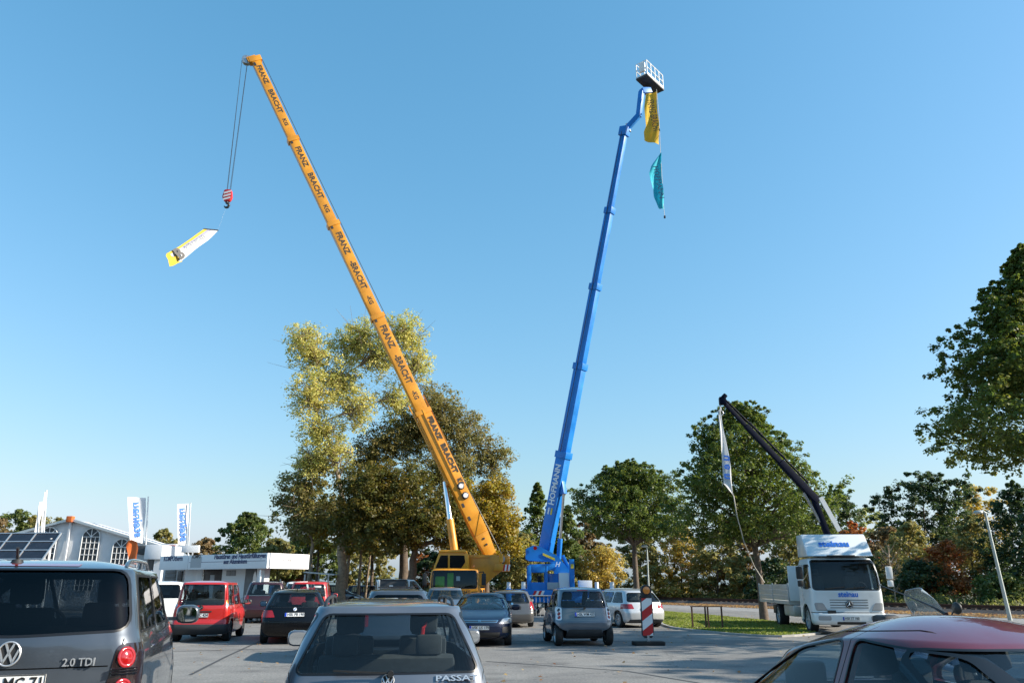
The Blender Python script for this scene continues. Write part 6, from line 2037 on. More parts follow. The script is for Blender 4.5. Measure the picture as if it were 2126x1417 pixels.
# lorry cab of the platform
cx0, cx1 = at(1095, 1200, 42.6).x, at(1137, 1200, 42.6).x
cab = MB()
for (x0, x1, z0, z1) in ((cx0, cx0 + 0.2, 0.9, 2.5), (cx1 - 0.12, cx1, 0.9, 2.5), (cx0 + 0.2, cx1 - 0.12, 2.16, 2.5), (cx0 + 0.2, cx1 - 0.12, 0.9, 1.66)):
    for y in (42.5, 44.6):
        cab.box((x0, y, z0), (x1, y + 0.08, z1))
cab.box((cx0, 42.58, 0.9), (cx0 + 0.1, 44.6, 1.6)).box((cx0, 42.58, 2.42), (cx1, 44.6, 2.5)).box((cx0 + 0.1, 42.58, 0.9), (cx1, 44.6, 1.0))
w2l(cab).build('driver_cab', 'blue_paint', lift, bevel=0.02)
for y in (42.53, 44.63):
    w2l(MB().box((cx0 + 0.2, y, 1.66), (cx1 - 0.12, y + 0.01, 2.16))).build('cab_window', 'glass', lift)
w2l(MB().box((cx0 + 0.55, 43.2, 1.0), (cx0 + 0.75, 43.7, 2.0))).build('seat', 'seat_cloth', lift, bevel=0.05)
w2l(MB().box((cx0 + 0.3, 42.5, 0.65), (at(1230, 1220, 43).x, 44.6, 1.05)).box((at(1090, 1220, 43).x, 43.0, 0.9), (at(1215, 1220, 43).x, 44.2, 1.34))).build('deck', 'blue_paint', lift, bevel=0.02)
w2l(MB().box((at(1202, 1200, 43.2).x, 43.2, 1.05), (at(1229, 1200, 43.2).x, 44.0, at(1210, 1204, 43.2).z))).build('tool_box', 'panel_white', lift, bevel=0.02)
def outrigger(y, pxl, pxr):
    zl, zr_ = 1.0, 1.28
    xl, xr_ = at(pxl, 1230, y).x, at(pxr, 1230, y).x
    w2l(MB().box((xl, y, zl), (xr_, y + 0.35, zr_))).build('outrigger_beam', 'blue_paint', lift, bevel=0.02)
    for x in (xl, xr_):
        l_ = w2l(MB().box((x - 0.15, y - 0.05, 0.1), (x + 0.15, y + 0.4, 1.34))).build('outrigger_leg', 'blue_paint', lift, bevel=0.02)
        w2l(MB().cyl((x, y + 0.17, 1.34), (x, y + 0.17, 1.68), 0.11, 12)).build('leg_cylinder', 'panel_white', l_, smooth=40)
        w2l(MB().cyl((x, y + 0.17, 0.0), (x, y + 0.17, 0.1), 0.3, 16)).build('foot_plate', 'steel', l_, smooth=40)
    for x in (xl + 0.45, xr_ - 0.9):
        for k in range(4):
            w2l(MB().prism([(x + 0.13 * k, zl + 0.03), (x + 0.13 * k + 0.13, zl + 0.03), (x + 0.13 * k + 0.23, zr_ - 0.03), (x + 0.13 * k + 0.1, zr_ - 0.03)], 'y', y - 0.008, y)).build('warning_stripe', 'red_paint' if k % 2 == 0 else 'white_paint', lift)
outrigger(41.2, 1087, 1272)
outrigger(45.6, 1056, 1240)
for x in (at(1105, 1250, 43).x, at(1150, 1250, 43).x, at(1185, 1250, 43).x):
    for y in (42.75, 44.5):
        w = wheel(lift, 0, -1 if y < 43 else 1, 0.5, 0.3, 8, 'galvanised')
        w.location = I @ Vector((x, y, 0.5))
# jib and cage
e0, e1, e2 = B1 + bd * 0.1, at(1326, 240, 39.4), at(1332, 190, 39.2)
MB().beam(I @ (e0 - bd * 0.3), I @ (e0 + bd * 0.25), 0.5, 0.5).build('elbow', 'blue_paint', lift, bevel=0.04)
MB().beam(I @ e0, I @ (e1 + (e1 - e0).normalized() * 0.15), 0.28, 0.3).build('jib', 'blue_paint', lift, bevel=0.03)
MB().beam(I @ (e1 - Vector((0, 0, 0.1))), I @ e2, 0.25, 0.3).build('jib', 'blue_paint', lift, bevel=0.03)
MB().cyl(I @ (e0 + Vector((0.3, 0, -0.05))), I @ (e0 + Vector((0.15, 0, 0.5))), 0.09, 10).build('jib_ram', 'steel', lift, smooth=40)
MB().beam(I @ e2, I @ (e2 + Vector((0.55, 0.3, 0.25))), 0.35, 0.35).build('cage_bracket', 'blue_paint', lift, bevel=0.03)
cg = at(1350, 176, 39.4)
cm_ = Matrix.Translation(I @ cg) @ Matrix.Rotation(R(50), 4, 'Z') @ Matrix.Diagonal((0.78, 0.78, 0.92, 1))
MB().box((-1.25, -0.5, -0.06), (1.25, 0.5, 0.06), cm_).build('cage_floor', 'booth_dark', lift, bevel=0.01)
rl_ = MB()
for z in (0.12, 0.6, 1.1):
    rl_.tube([cm_ @ Vector(v) for v in ((-1.2, -0.45, z), (1.2, -0.45, z), (1.2, 0.45, z), (-1.2, 0.45, z), (-1.2, -0.45, z))], 0.03, 6)
for x in (-1.2, -0.6, 0, 0.6, 1.2):
    for y in (-0.45, 0.45):
        rl_.tube([cm_ @ Vector((x, y, 0)), cm_ @ Vector((x, y, 1.1))], 0.03, 6)
rl_.build('cage_railing', 'white_paint', lift, smooth=50)
MB().box((-1.22, -0.48, 0.06), (1.22, -0.44, 0.2), cm_).box((-1.22, 0.44, 0.06), (1.22, 0.48, 0.2), cm_).box((1.2, -0.44, 0.06), (1.24, 0.44, 0.2), cm_).build('toe_board', 'galvanised', lift)
MB().box((-1.3, -0.3, 0.35), (-1.12, 0.15, 1.0), cm_).build('cage_control_box', 'white_paint', lift, bevel=0.03)
YF = 39.0
line = tag(MB().tube([at(1363, 186, YF), at(1368, 240, YF), at(1371, 310, YF), at(1378, 430, YF), at(1380, 450, YF)], 0.014, 5).build('flag_rope', 'rope', None), 'thin rope hanging from the white lift cage past two flags', 'rope')
f1 = ribbon('hanging_flag', 'flag_yellow', [at(x, y, YF) for x, y in ((1341, 196), (1337, 225), (1341, 262), (1336, 276), (1338, 292))], [at(x, y, YF) for x, y in ((1362, 194), (1365, 220), (1367, 255), (1368, 280), (1369, 297))], 18, 0.12, 1.5)
tag(f1, 'yellow flag with dark lettering hanging under the blue lift cage', 'flag')
text('FRANZ BRACHT', 0.55, frame(at(1356, 240, YF - 0.3), (0.13, 0, -1), (0, -1, 0)), 'plate_ink', f1, 'flag_lettering', 0.0, width=2.1)
f2 = ribbon('hanging_flag', 'flag_turquoise', [at(x, y, YF) for x, y in ((1371, 319), (1352, 345), (1347, 362), (1356, 395), (1357, 410), (1367, 433))], [at(x, y, YF) for x, y in ((1372, 319), (1373, 345), (1374, 370), (1376, 395), (1377, 415), (1380, 434))], 18, 0.14, 1.3)
tag(f2, 'turquoise flag hanging lowest on the lift cage rope', 'flag')
text('HOFMANN', 0.42, frame(at(1367, 378, YF - 0.3), (0.13, 0, -1), (0, -1, 0)), 'navy_ink', f2, 'flag_lettering', 0.0, width=2.0)
MB().box((-0.05, -0.05, -0.08), (0.05, 0.05, 0.06), Matrix.Translation(at(1380, 450, YF))).build('line_weight', 'cable', line, bevel=0.02)
# ------------------------------------------------------------------ exhibition stands on the left
A, B, Cc = at(335, 1158, 41.0), at(557, 1163, 36.5), at(640, 1163, 38.6)
booth = thing('exhibition_booth', 'white exhibition booth with door display and lettered roof fascia', 'booth', (B.x, B.y, 0))
I = inv(booth)
ztop, zbot = at(557, 1147, 36.5).z, at(557, 1179, 36.5).z
zc = (ztop + zbot) / 2
A0, B0, C0 = (Vector((p.x, p.y, zc)) for p in (A, B, Cc))
u = (A0 - B0).normalized()
nA = Vector((u.y, -u.x, 0))
if nA.y > 0:
    nA = -nA
M1 = along(B0, A0, 393, 0)
MB().beam(I @ B0, I @ M1, 0.12, ztop - zbot).build('fascia', 'panel_white', booth, bevel=0.006)
MB().beam(I @ (M1 + u * 0.03), I @ A0, 0.12, ztop - zbot).build('fascia', 'panel_white', booth, bevel=0.006)
v_ = (C0 - B0).normalized()
MB().beam(I @ (B0 + v_ * 0.07), I @ C0, 0.12, ztop - zbot).build('fascia', 'panel_white', booth, bevel=0.006)
nB = Vector((-v_.y, v_.x, 0))
if nB.y > 0:
    nB = -nB
def lett(px, py, s, size, m, w, nm='lettering', bold=0.02):
    p = along(Vector((B0.x, B0.y, 2.6)), Vector((A0.x, A0.y, 2.6)), px, 0)
    z = along(Vector((p.x, p.y, 2)), Vector((p.x, p.y, 4)), py, 1).z
    p = Vector((p.x, p.y, z)) + nA * 0.068
    return text(s, size, I @ frame(p, -u, nA), m, booth, nm, bold, width=w)
lett(361, 1159, 'KOMPOtherm', 0.34, 'navy_ink', 1.55)
lett(499, 1154, 'Haustüren und Haustürfüllungen', 0.3, 'navy_ink', 3.7, bold=0.035)
lett(491, 1165, 'aus Aluminium', 0.28, 'navy_ink', 1.7, bold=0.035)
p = lett(409, 1155, 'KOMPO', 0.22, 'plate_ink', 0.66)
q = along(Vector((B0.x, B0.y, zc)), A0, 409, 0)
MB().beam(I @ (q + nA * 0.064 - u * 0.42), I @ (q + nA * 0.064 + u * 0.42), 0.004, 0.5).build('sign_plate', 'panel_grey', booth)
q0, q1 = along(B0, A0, 553, 0), along(B0, A0, 395, 0)
MB().beam(I @ (q0 + nA * 0.063), I @ (q1 + nA * 0.063), 0.004, 0.02).build('fascia_line', 'navy_ink', booth)
q = B0.lerp(C0, 0.48) + nB * 0.068
text('KOMPO', 0.2, I @ frame(q + Vector((0, 0, 0.03)), v_, nB), 'grey_ink', booth, 'lettering', 0.0)
back = -nA * 2.2
MB().prism([tuple((I @ p)[:2]) for p in (B0 + nA * -0.08, C0 - nB * 0.08, C0 + Vector((-0.6, 1.0, 0)), A0 + back, A0 - nA * 0.08)], 'z', ztop - 0.3, ztop - 0.12).build('booth_roof', 'panel_white', booth)
wl_ = B0 - nA * 0.9
def bay(px0, px1, z0, z1, m, nm, off=0.0, thick=0.06):
    a_ = along(Vector((wl_.x, wl_.y, 1.9)), Vector((wl_.x, wl_.y, 1.9)) + u * 12, px0, 0)
    b_ = along(Vector((wl_.x, wl_.y, 1.9)), Vector((wl_.x, wl_.y, 1.9)) + u * 12, px1, 0)
    zz = (z0 + z1) / 2
    a_.z = b_.z = zz
    return MB().beam(I @ (a_ + nA * off), I @ (b_ + nA * off), thick, z1 - z0).build(nm, m, booth, bevel=0.006)
bay(338, 382, 0.0, zbot + 0.3, 'panel_grey', 'wall_panel')
for k in range(5):
    bay(344, 366, 1.2 + 0.22 * k, 1.4 + 0.22 * k, 'door_grey', 'shutter_slat', 0.05, 0.03)
bay(371, 380, 0.0, 2.2, 'door_brown', 'display_door', 0.05)
bay(384, 408, 0.0, zbot + 0.3, 'panel_white', 'wall_panel')
bay(408, 421, 0.0, zbot + 0.3, 'panel_white', 'wall_panel', 0.02)
bay(423, 461, 0.0, 2.28, 'door_brown', 'display_door')
bay(438, 447, 0.9, 2.0, 'panel_grey', 'door_pane', 0.04, 0.02)
bay(461.5, 509.5, 0.0, zbot + 0.3, 'panel_white', 'wall_panel')
for z in (1.25, 1.95):
    for a_, b_ in ((471, 480), (481.5, 490)):
        bay(a_, b_, z, z + 0.26, 'grey_ink', 'picture', 0.045, 0.03)
bay(510, 548, 0.0, zbot + 0.3, 'door_grey', 'display_door')
bay(423, 461, 2.29, zbot + 0.3, 'panel_white', 'lintel')
pp = along(Vector((wl_.x, wl_.y, 1.6)), Vector((wl_.x, wl_.y, 1.6)) + u * 12, 530, 0)
ov = MB()
f_ = I @ frame(pp + nA * 0.045, -u, nA)
ov.add([f_ @ Vector((0.13 * math.cos(a), 0.55 * math.sin(a), 0)) for a in np.linspace(0, 2 * math.pi, 24, endpoint=False)] + [f_ @ Vector((0.13 * math.cos(a), 0.55 * math.sin(a), 0.02)) for a in np.linspace(0, 2 * math.pi, 24, endpoint=False)], [tuple(range(24))[::-1], tuple(range(24, 48))] + [(i, (i + 1) % 24, 24 + (i + 1) % 24, 24 + i) for i in range(24)])
ov.build('door_pane', 'steel', booth)
bay(549, 565, 0.0, zbot + 0.3, 'panel_white', 'corner_post', 0.3, 0.3)
bay(340, 343, 0.0, zbot, 'frame_alu', 'roof_post', 0.75, 0.06)
bay(566, 569, 0.0, zbot, 'frame_alu', 'roof_post', 0.75, 0.06)

ks = thing('kiosk', 'white kiosk box with dark opening beside the tent', 'kiosk', at(312, 1200, 43.5))
ks.location.z = 0
I = inv(ks)
x0, x1 = at(301, 1140, 43).x, at(337, 1140, 43).x
z0, z1 = at(320, 1160, 43).z, at(320, 1130, 43).z
w2l(MB().box((x0, 43, z0), (x1, 45.5, z1))).build('kiosk_top', 'panel_white', ks, bevel=0.02)
w2l(MB().box((x0 + 0.45, 43.3, 0), (x1 - 0.05, 45.3, z0))).build('kiosk_wall', 'panel_white', ks)
x2 = at(283, 1140, 43.4).x
w2l(MB().box((x2, 43.4, at(290, 1150, 43.4).z), (x0 - 0.02, 45, at(290, 1132, 43.4).z))).build('dark_screen', 'booth_dark', ks, bevel=0.01)
w2l(MB().box((x2, 43.5, 0), (x0 - 0.02, 45, at(290, 1151, 43.4).z))).build('kiosk_wall', 'panel_grey', ks)

rs = thing('roof_sign', 'low white sign panel standing behind the booth fascia', 'sign', at(390, 1200, 46))
rs.location.z = 0
I = inv(rs)
for a_, b_, ya, yb in ((337, 366, 1128, 1144), (367, 412, 1131, 1146)):
    w2l(MB().box((at(a_, 1140, 46).x, 46, at(a_, yb, 46).z), (at(b_, 1140, 46).x, 46.2, at(a_, ya, 46).z))).build('sign_panel', 'panel_white', rs, bevel=0.01)
w2l(MB().box((at(343, 1140, 45.95).x, 45.96, at(343, 1141, 46).z), (at(362, 1140, 45.95).x, 46, at(343, 1131, 46).z))).build('poster', 'flag_red', rs)
for px in (345, 400):
    w2l(MB().box((at(px, 1140, 46.1).x, 46.05, 0), (at(px, 1140, 46.1).x + 0.08, 46.13, at(px, 1142, 46).z))).build('sign_post', 'frame_alu', rs)

# ------------------------------------------------------------------ marquee
ap, ev = at(150, 1079, 50), at(335, 1132, 50.3)
tent = thing('marquee_tent', 'white marquee tent with arched windows in its gable', 'tent', (ap.x, ap.y, 0))
I = inv(tent)
half = Vector((ev.x - ap.x, ev.y - ap.y, 0))
bk_ = Vector((-half.y, half.x, 0)).normalized()
if bk_.y < 0:
    bk_ = -bk_
depth = 4.0
E1 = Vector((ap.x, ap.y, 0)) + half
E2 = Vector((ap.x, ap.y, 0)) - half
ez, rz = ev.z, ap.z
nx, nz = 40, 14
gv, gf = [], []
random.seed(4)
hd = half.normalized()
for i in range(nx + 1):
    s = -1 + 2 * i / nx
    zt = ez + (rz - ez) * (1 - abs(s))
    for j in range(nz + 1):
        t_ = j / nz
        fold = 0.05 * math.sin(s * 17 + t_ * 6) + 0.03 * math.sin(s * 41 - 5 * t_) + 0.04 * math.sin(s * 9 - t_ * 11)
        p = Vector((ap.x, ap.y, 0)) + half * s + bk_ * (fold * (1 - t_ * 0.5)) + Vector((0, 0, zt * t_))
        gv.append(I @ p)
for i in range(nx):
    for j in range(nz):
        gf.append((i * (nz + 1) + j, (i + 1) * (nz + 1) + j, (i + 1) * (nz + 1) + j + 1, i * (nz + 1) + j + 1))
gm = MB().add(gv, gf)
go = gm.build('gable_wall', 'tent_cloth', tent, smooth=80, fix=False)
go.modifiers.new('thickness', 'SOLIDIFY').thickness = 0.02
for sgn, Ee in ((1, E1), (-1, E2)):
    a_, b_ = Vector((Ee.x, Ee.y, ez)) + half * 0.04 * sgn - Vector((0, 0, 0.1)), Vector((ap.x, ap.y, rz + 0.03))
    MB().add([I @ p for p in (a_ - bk_ * 0.2, b_ - bk_ * 0.2, b_ + bk_ * depth, a_ + bk_ * depth)] + [I @ (p + Vector((0, 0, -0.04))) for p in (a_ - bk_ * 0.2, b_ - bk_ * 0.2, b_ + bk_ * depth, a_ + bk_ * depth)], [(0, 1, 2, 3), (7, 6, 5, 4), (0, 4, 5, 1), (1, 5, 6, 2), (2, 6, 7, 3), (3, 7, 4, 0)]).build('roof_sheet', 'tent_cloth', tent)
    MB().beam(I @ (a_ - bk_ * 0.26), I @ (b_ - bk_ * 0.26), 0.1, 0.14).build('gable_beam', 'frame_alu', tent)
    MB().box((-0.02, 0, 0), (0.02, depth, ez - 0.1), Matrix.Translation(I @ Ee) @ Matrix.Rotation(math.atan2(-bk_.x, bk_.y), 4, 'Z')).build('side_wall', 'tent_cloth', tent)
MB().beam(I @ (Vector((ap.x, ap.y, 0.1)) - bk_ * 0.14), I @ (Vector((ap.x, ap.y, rz)) - bk_ * 0.14), 0.12, 0.12, (0, 1, 0)).build('gable_post', 'tent_cloth', tent)
MB().box((-0.18, -0.18, -0.14), (0.18, 0.18, 0.22), Matrix.Translation(I @ (Vector((ap.x, ap.y, rz)) - bk_ * 0.25))).build('apex_cap', 'orange_cloth', tent, bevel=0.03)
g0 = Vector((ap.x, ap.y, 2.5))
for px, wd, top, bot in ((92, 1.0, 1094, 1185), (181, 1.05, 1096, 1185), (247, 1.0, 1118, 1185)):
    c_ = along(g0 - half, g0 + half, px, 0)
    zt = along(Vector((c_.x, c_.y, 1)), Vector((c_.x, c_.y, 6)), top, 1).z
    zb = 1.2
    f_ = I @ frame(Vector((c_.x, c_.y, 0)) - bk_ * 0.11, hd, -bk_)
    r_ = wd / 2
    arch = [(r_ * math.cos(a), zt - r_ + r_ * math.sin(a)) for a in np.linspace(0, math.pi, 13)] + [(-r_, zb), (r_, zb)]
    n = len(arch)
    wv = [f_ @ Vector((x, z, 0)) for x, z in arch] + [f_ @ Vector((x, z, 0.01)) for x, z in arch]
    w_ = MB().add(wv, [tuple(range(n))[::-1], tuple(range(n, 2 * n))] + [(i, (i + 1) % n, n + (i + 1) % n, n + i) for i in range(n)]).build('arched_window', 'booth_dark', tent)
    mu = MB()
    mu.tube([f_ @ Vector((x, z, 0.02)) for x, z in arch + arch[:1]], 0.03, 5)
    for k in (-0.5, 0, 0.5):
        mu.tube([f_ @ Vector((r_ * k, zb, 0.02)), f_ @ Vector((r_ * k, zt - r_, 0.02))], 0.02, 5)
    z = zt - r_
    while z > zb:
        mu.tube([f_ @ Vector((-r_, z, 0.02)), f_ @ Vector((r_, z, 0.02))], 0.02, 5)
        z -= 0.36
    for a in (0.25, 0.5, 0.75):
        mu.tube([f_ @ Vector((0, zt - r_, 0.02)), f_ @ Vector((r_ * math.cos(a * math.pi), zt - r_ + r_ * math.sin(a * math.pi), 0.02))], 0.02, 5)
    mu.build('muntins', 'white_paint', w_)

# ------------------------------------------------------------------ solar panels
T = at(127, 1106, 30.5)
e1 = Vector((-1, 0.12, 0)).normalized()
e2 = at(83, 1168, 29.2) - T
e2n = e2.normalized()
sol = thing('solar_array', 'tilted rack of dark solar panels in front of the tent', 'solar panels', (T.x, T.y, 0))
I = inv(sol)
pw, ph = 1.02, e2.length / 3.4
nn = e1.cross(e2n).normalized()
if nn.y > 0:
    nn = -nn
fr_ = MB()
for i in range(4):
    for j in range(4):
        o = T + e1 * (pw * i + 0.02) + e2n * (ph * j + 0.02)
        c = [o, o + e1 * (pw - 0.04), o + e1 * (pw - 0.04) + e2n * (ph - 0.04), o + e2n * (ph - 0.04)]
        MB().add([I @ p for p in c] + [I @ (p - nn * 0.04) for p in c], [(0, 1, 2, 3), (7, 6, 5, 4), (0, 4, 5, 1), (1, 5, 6, 2), (2, 6, 7, 3), (3, 7, 4, 0)]).build('solar_panel', 'solar_cell', sol)
for i in range(5):
    fr_.beam(I @ (T + e1 * pw * i), I @ (T + e1 * pw * i + e2n * ph * 4), 0.045, 0.06, tuple(nn))
for j in range(5):
    fr_.beam(I @ (T + e2n * ph * j), I @ (T + e2n * ph * j + e1 * pw * 4), 0.04, 0.055, tuple(nn))
fr_.build('panel_frame', 'frame_alu', sol)
for i in (0.25, 3.4):
    q = T + e1 * pw * i + e2n * ph * 0.6
    sp0 = MB().tube([I @ q, I @ Vector((q.x + 0.05, q.y + 0.1, 0))], 0.05, 8)
    sp0.tube([I @ (q + e2n * ph * 2.6), I @ Vector(((q + e2n * ph * 2.6).x, (q + e2n * ph * 2.6).y, 0))], 0.05, 8)
    sp0.build('rack_leg', 'white_paint', sol, smooth=50)

# ------------------------------------------------------------------ flags on poles
def pole_flag(name, label, quadpx, Y, m, word, pole_top, pole_base_px, group):
    t = thing(name, label, 'flag', (at(pole_base_px, 1200, Y).x, Y, 0), 0, group)
    I = inv(t)
    MB().tube([I @ Vector((at(pole_base_px, 1260, Y).x, Y, 0)), I @ at(*pole_top, Y)], [0.06, 0.035], 8).build('pole', 'frame_alu', t, smooth=50)
    tl, tr, br, bl = [I @ at(*q, Y + 0.025 * (q[0] - pole_base_px)) for q in quadpx]
    ribbon('flag_cloth', m, [tl, tl.lerp(bl, 0.5), bl], [tr, tr.lerp(br, 0.5), br], 14, 0.05, 1.2, t)
    if word:
        cx = (tl + tr + br + bl) / 4
        nn_ = Vector((0.67, -0.74, 0))
        text(word, 0.62, frame(cx + nn_ * 0.09, (bl - tl), nn_), 'blue_ink', t, 'flag_lettering', 0.03, width=(tl - bl).length * 0.82, mirror=True)
    return t
pole_flag('banner_flag', 'larger white flag with blue vertical lettering, nearer the tent', [(265, 1031), (304, 1033), (298, 1128), (270, 1120)], 44, 'flag_white', 'steinau', (308, 1030), 297, 'white lettered flags')
pole_flag('banner_flag', 'smaller white flag with blue vertical lettering behind the booth fascia', [(368, 1046), (393, 1045), (387, 1132), (370, 1130)], 47, 'flag_white', 'steinau', (396, 1043), 385, 'white lettered flags')
t = pole_flag('banner_flag', 'slim white flag with red foot, on the left pole behind the solar panels', [(82, 1042), (90, 1040), (81, 1104), (72, 1104)], 46, 'flag_white', None, (92, 1036), 76, 'slim flags')
t = pole_flag('banner_flag', 'tall slim white pennant on a bent pole behind the solar panels', [(93, 1022), (97, 1018), (90, 1100), (84, 1104)], 45, 'flag_white', None, (97, 1017), 82, 'slim flags')

ob = thing('feather_banner', 'rounded orange banner standing between tent and kiosk', 'banner', at(276, 1200, 34))
ob.location.z = 0
I = inv(ob)
l_ = [at(x, y, 34) for x, y in ((272, 1120), (265, 1123), (263, 1135), (266, 1150), (268, 1170))]
r_ = [at(x, y, 34) for x, y in ((275, 1120), (284, 1124), (286, 1138), (285, 1152), (284, 1170))]
ribbon('banner_cloth', 'orange_cloth', [I @ p for p in l_], [I @ p for p in r_], 14, 0.05, 1, ob)
MB().tube([I @ at(284, 1170, 34.05), I @ Vector((at(284, 1170, 34).x, 34.05, 0))], 0.03, 6).build('pole', 'frame_alu', ob)

# ------------------------------------------------------------------ traffic beacon, barriers, racks, lamps
bk = thing('traffic_beacon', 'red and white striped traffic beacon with amber lamp on a rubber foot', 'beacon', (3.66, 22.3, 0), R(4))
MB().prism(rpoly([(-0.42, -0.22), (0.42, -0.22), (0.42, 0.22), (-0.42, 0.22)], 0.06), 'z', 0.0, 0.1).build('rubber_foot', 'rubber', bk, bevel=0.02)
MB().box((-0.03, -0.03, 0.1), (0.03, 0.03, 0.25)).build('foot_post', 'galvanised', bk)
outl = [(-0.165, 0.26), (-0.1, 0.18), (0.1, 0.18), (0.165, 0.26), (0.165, 1.22), (-0.165, 1.22)]
MB().prism(outl, 'y', -0.02, 0.04).build('beacon_board', 'grey_plastic', bk, bevel=0.008)
W_ = 0.14
zs = [0.22 + 0.245 * k for k in range(-1, 5)]
def clip(poly, zlo, zhi):
    def cut(pl, z, keep):
        out = []
        for i in range(len(pl)):
            a, b = pl[i], pl[(i + 1) % len(pl)]
            ina, inb = keep(a[1]), keep(b[1])
            if ina:
                out.append(a)
            if ina != inb:
                t_ = (z - a[1]) / (b[1] - a[1])
                out.append((a[0] + (b[0] - a[0]) * t_, z))
        return out
    pl = cut(poly, zlo, lambda v: v >= zlo)
    return cut(pl, zhi, lambda v: v <= zhi)
for k, z in enumerate(zs):
    pl = clip([(-W_, z - 0.1), (W_, z + 0.1), (W_, z + 0.345), (-W_, z + 0.145)], 0.24, 1.2)
    if len(pl) > 2:
        MB().prism(pl, 'y', -0.026, -0.02).build('stripe', 'red_paint' if k % 2 == 1 else 'white_paint', bk)
lamp = MB().box((-0.14, -0.06, 1.22), (0.14, 0.08, 1.3)).cyl((0, -0.06, 1.4), (0, 0.08, 1.4), 0.145, 22).build('lamp_housing', 'black_plastic', bk, bevel=0.01)
MB().lathe([(0.0005, -0.09), (0.05, -0.088), (0.095, -0.075), (0.1, -0.06), (0.0005, -0.06)], 'y', 20, (0, 0, 1.4)).build('amber_lens', 'lens_orange', lamp, smooth=50)

def barrier(label, x, y, az, w=2.0, h=1.1):
    t = thing('crowd_barrier', label, 'barrier', (x, y, 0), az, 'steel crowd barriers')
    MB().tube([(-w / 2, 0, 0.25), (-w / 2, 0, h - 0.12), (-w / 2 + 0.12, 0, h), (w / 2 - 0.12, 0, h), (w / 2, 0, h - 0.12), (w / 2, 0, 0.25), (-w / 2, 0, 0.25)], 0.021, 8).build('barrier_frame', 'galvanised', t, smooth=50)
    n = int(w / 0.16)
    for i in range(1, n):
        MB().tube([(-w / 2 + w * i / n, 0, 0.25), (-w / 2 + w * i / n, 0, h)], 0.011, 6, False).build('bar', 'galvanised', t)
    for s in (-1, 1):
        MB().tube([(s * (w / 2 - 0.15), -0.3, 0.02), (s * (w / 2 - 0.15), 0, 0.1), (s * (w / 2 - 0.15), 0.3, 0.02)], 0.018, 6).tube([(s * (w / 2 - 0.15), 0, 0.1), (s * (w / 2 - 0.15), 0, 0.25)], 0.018, 6).build('foot', 'galvanised', t)
barrier('steel crowd barrier between the grey beige estate and the tiny two-seater', 1.35, 34.6, R(-4))
barrier('steel crowd barrier at the right corner of the exhibition booth', at(546, 1200, 34.8).x, 34.8, R(12), 1.6)

def rack(px0, px1, Y, label):
    x0, x1 = at(px0, 1280, Y).x, at(px1, 1280, Y).x
    t = thing('bicycle_rack', label, 'rack', ((x0 + x1) / 2, Y, 0), R(3), 'low steel racks')
    w = (x1 - x0) / 2
    h = at(px0, 1259, Y).z
    for s in (-1, 1):
        MB().box((s * w - 0.025, -0.025, 0.0), (s * w + 0.025, 0.025, h)).build('post', 'rust', t)
    MB().box((-w - 0.05, -0.02, h), (w + 0.05, 0.02, h + 0.03)).build('top_rail', 'rust', t)
    MB().box((-w, -0.02, 0.06), (w, 0.02, 0.1)).build('bottom_rail', 'rust', t)
rack(1437, 1465, 29.6, 'low rusty steel frame on the grass, left of the pair')
rack(1470, 1499, 29.6, 'low rusty steel frame on the grass, right one next to the lorry')

def street_lamp(label, base, top, r, head):
    base, top = Vector(base), Vector(top)
    t = thing('street_lamp', label, 'street lamp', base, 0, 'street lamps')
    I = inv(t)
    MB().tube([I @ base, I @ base.lerp(top, 0.2), I @ top], [r * 1.25, r * 1.1, r * 0.75], 10).build('pole', 'pole_metal', t, smooth=50)
    d = Vector(head)
    a = I @ top
    hd_ = MB().tube([a + Vector((0.03, 0, -0.02)), a + Vector((d.x * 0.3, 0, 0.08)), a + d * 1.0], [r * 0.8, 0.07, 0.06], 8)
    hd_.build('lamp_arm', 'pole_metal', t, smooth=50)
    MB().lathe([(0.0005, 0.1), (0.12, 0.09), (0.2, 0.03), (0.21, 0.0), (0.18, -0.05), (0.0005, -0.07)], 'z', 16, tuple(a + d)).build('lamp_head', 'pole_metal', t, smooth=50)
street_lamp('tilted grey street lamp by the railway at the right', (22.55, 37.3, 0), at(2045, 1064, 37.3), 0.075, (-0.32, 0, 0.02))
street_lamp('slim grey street lamp behind the silver compact van', (at(1349, 1268, 47).x, 47, 0), at(1343, 1134, 47), 0.05, (-0.15, 0, 0.02))

# ------------------------------------------------------------------ motor scooter behind the wine-red car
sc = thing('motor_scooter', 'motor scooter with tall clear windscreen standing behind the wine red car', 'scooter', (6.2, 12.4, 0), R(14))
def arcsheet(n=14, m=10):
    vs, fs = [], []
    for side_ in (0, 1):
        k = len(vs)
        for i in range(n + 1):
            u_ = -1 + 2 * i / n
            for j in range(m + 1):
                t_ = j / m
                w = 0.30 * (0.55 + 0.6 * math.sin(math.pi * (0.18 + 0.66 * t_))) * (1 if t_ < 0.8 else 1 - 0.35 * ((t_ - 0.8) / 0.2)**2)
                x = 0.42 - 0.42 * t_ - 0.16 * u_ * u_ * (1 - 0.3 * t_)
                z = 0.92 + 0.58 * t_ - 0.04 * u_ * u_
                vs.append((x - side_ * 0.006, w * u_, z))
        q = [(k + i * (m + 1) + j, k + (i + 1) * (m + 1) + j, k + (i + 1) * (m + 1) + j + 1, k + i * (m + 1) + j + 1) for i in range(n) for j in range(m)]
        fs += [f[::-1] for f in q] if side_ else q
    return MB().add(vs, fs)
arcsheet().build('windscreen', 'glass_clear', sc, smooth=80, fix=False)
edge = MB()
rim = []
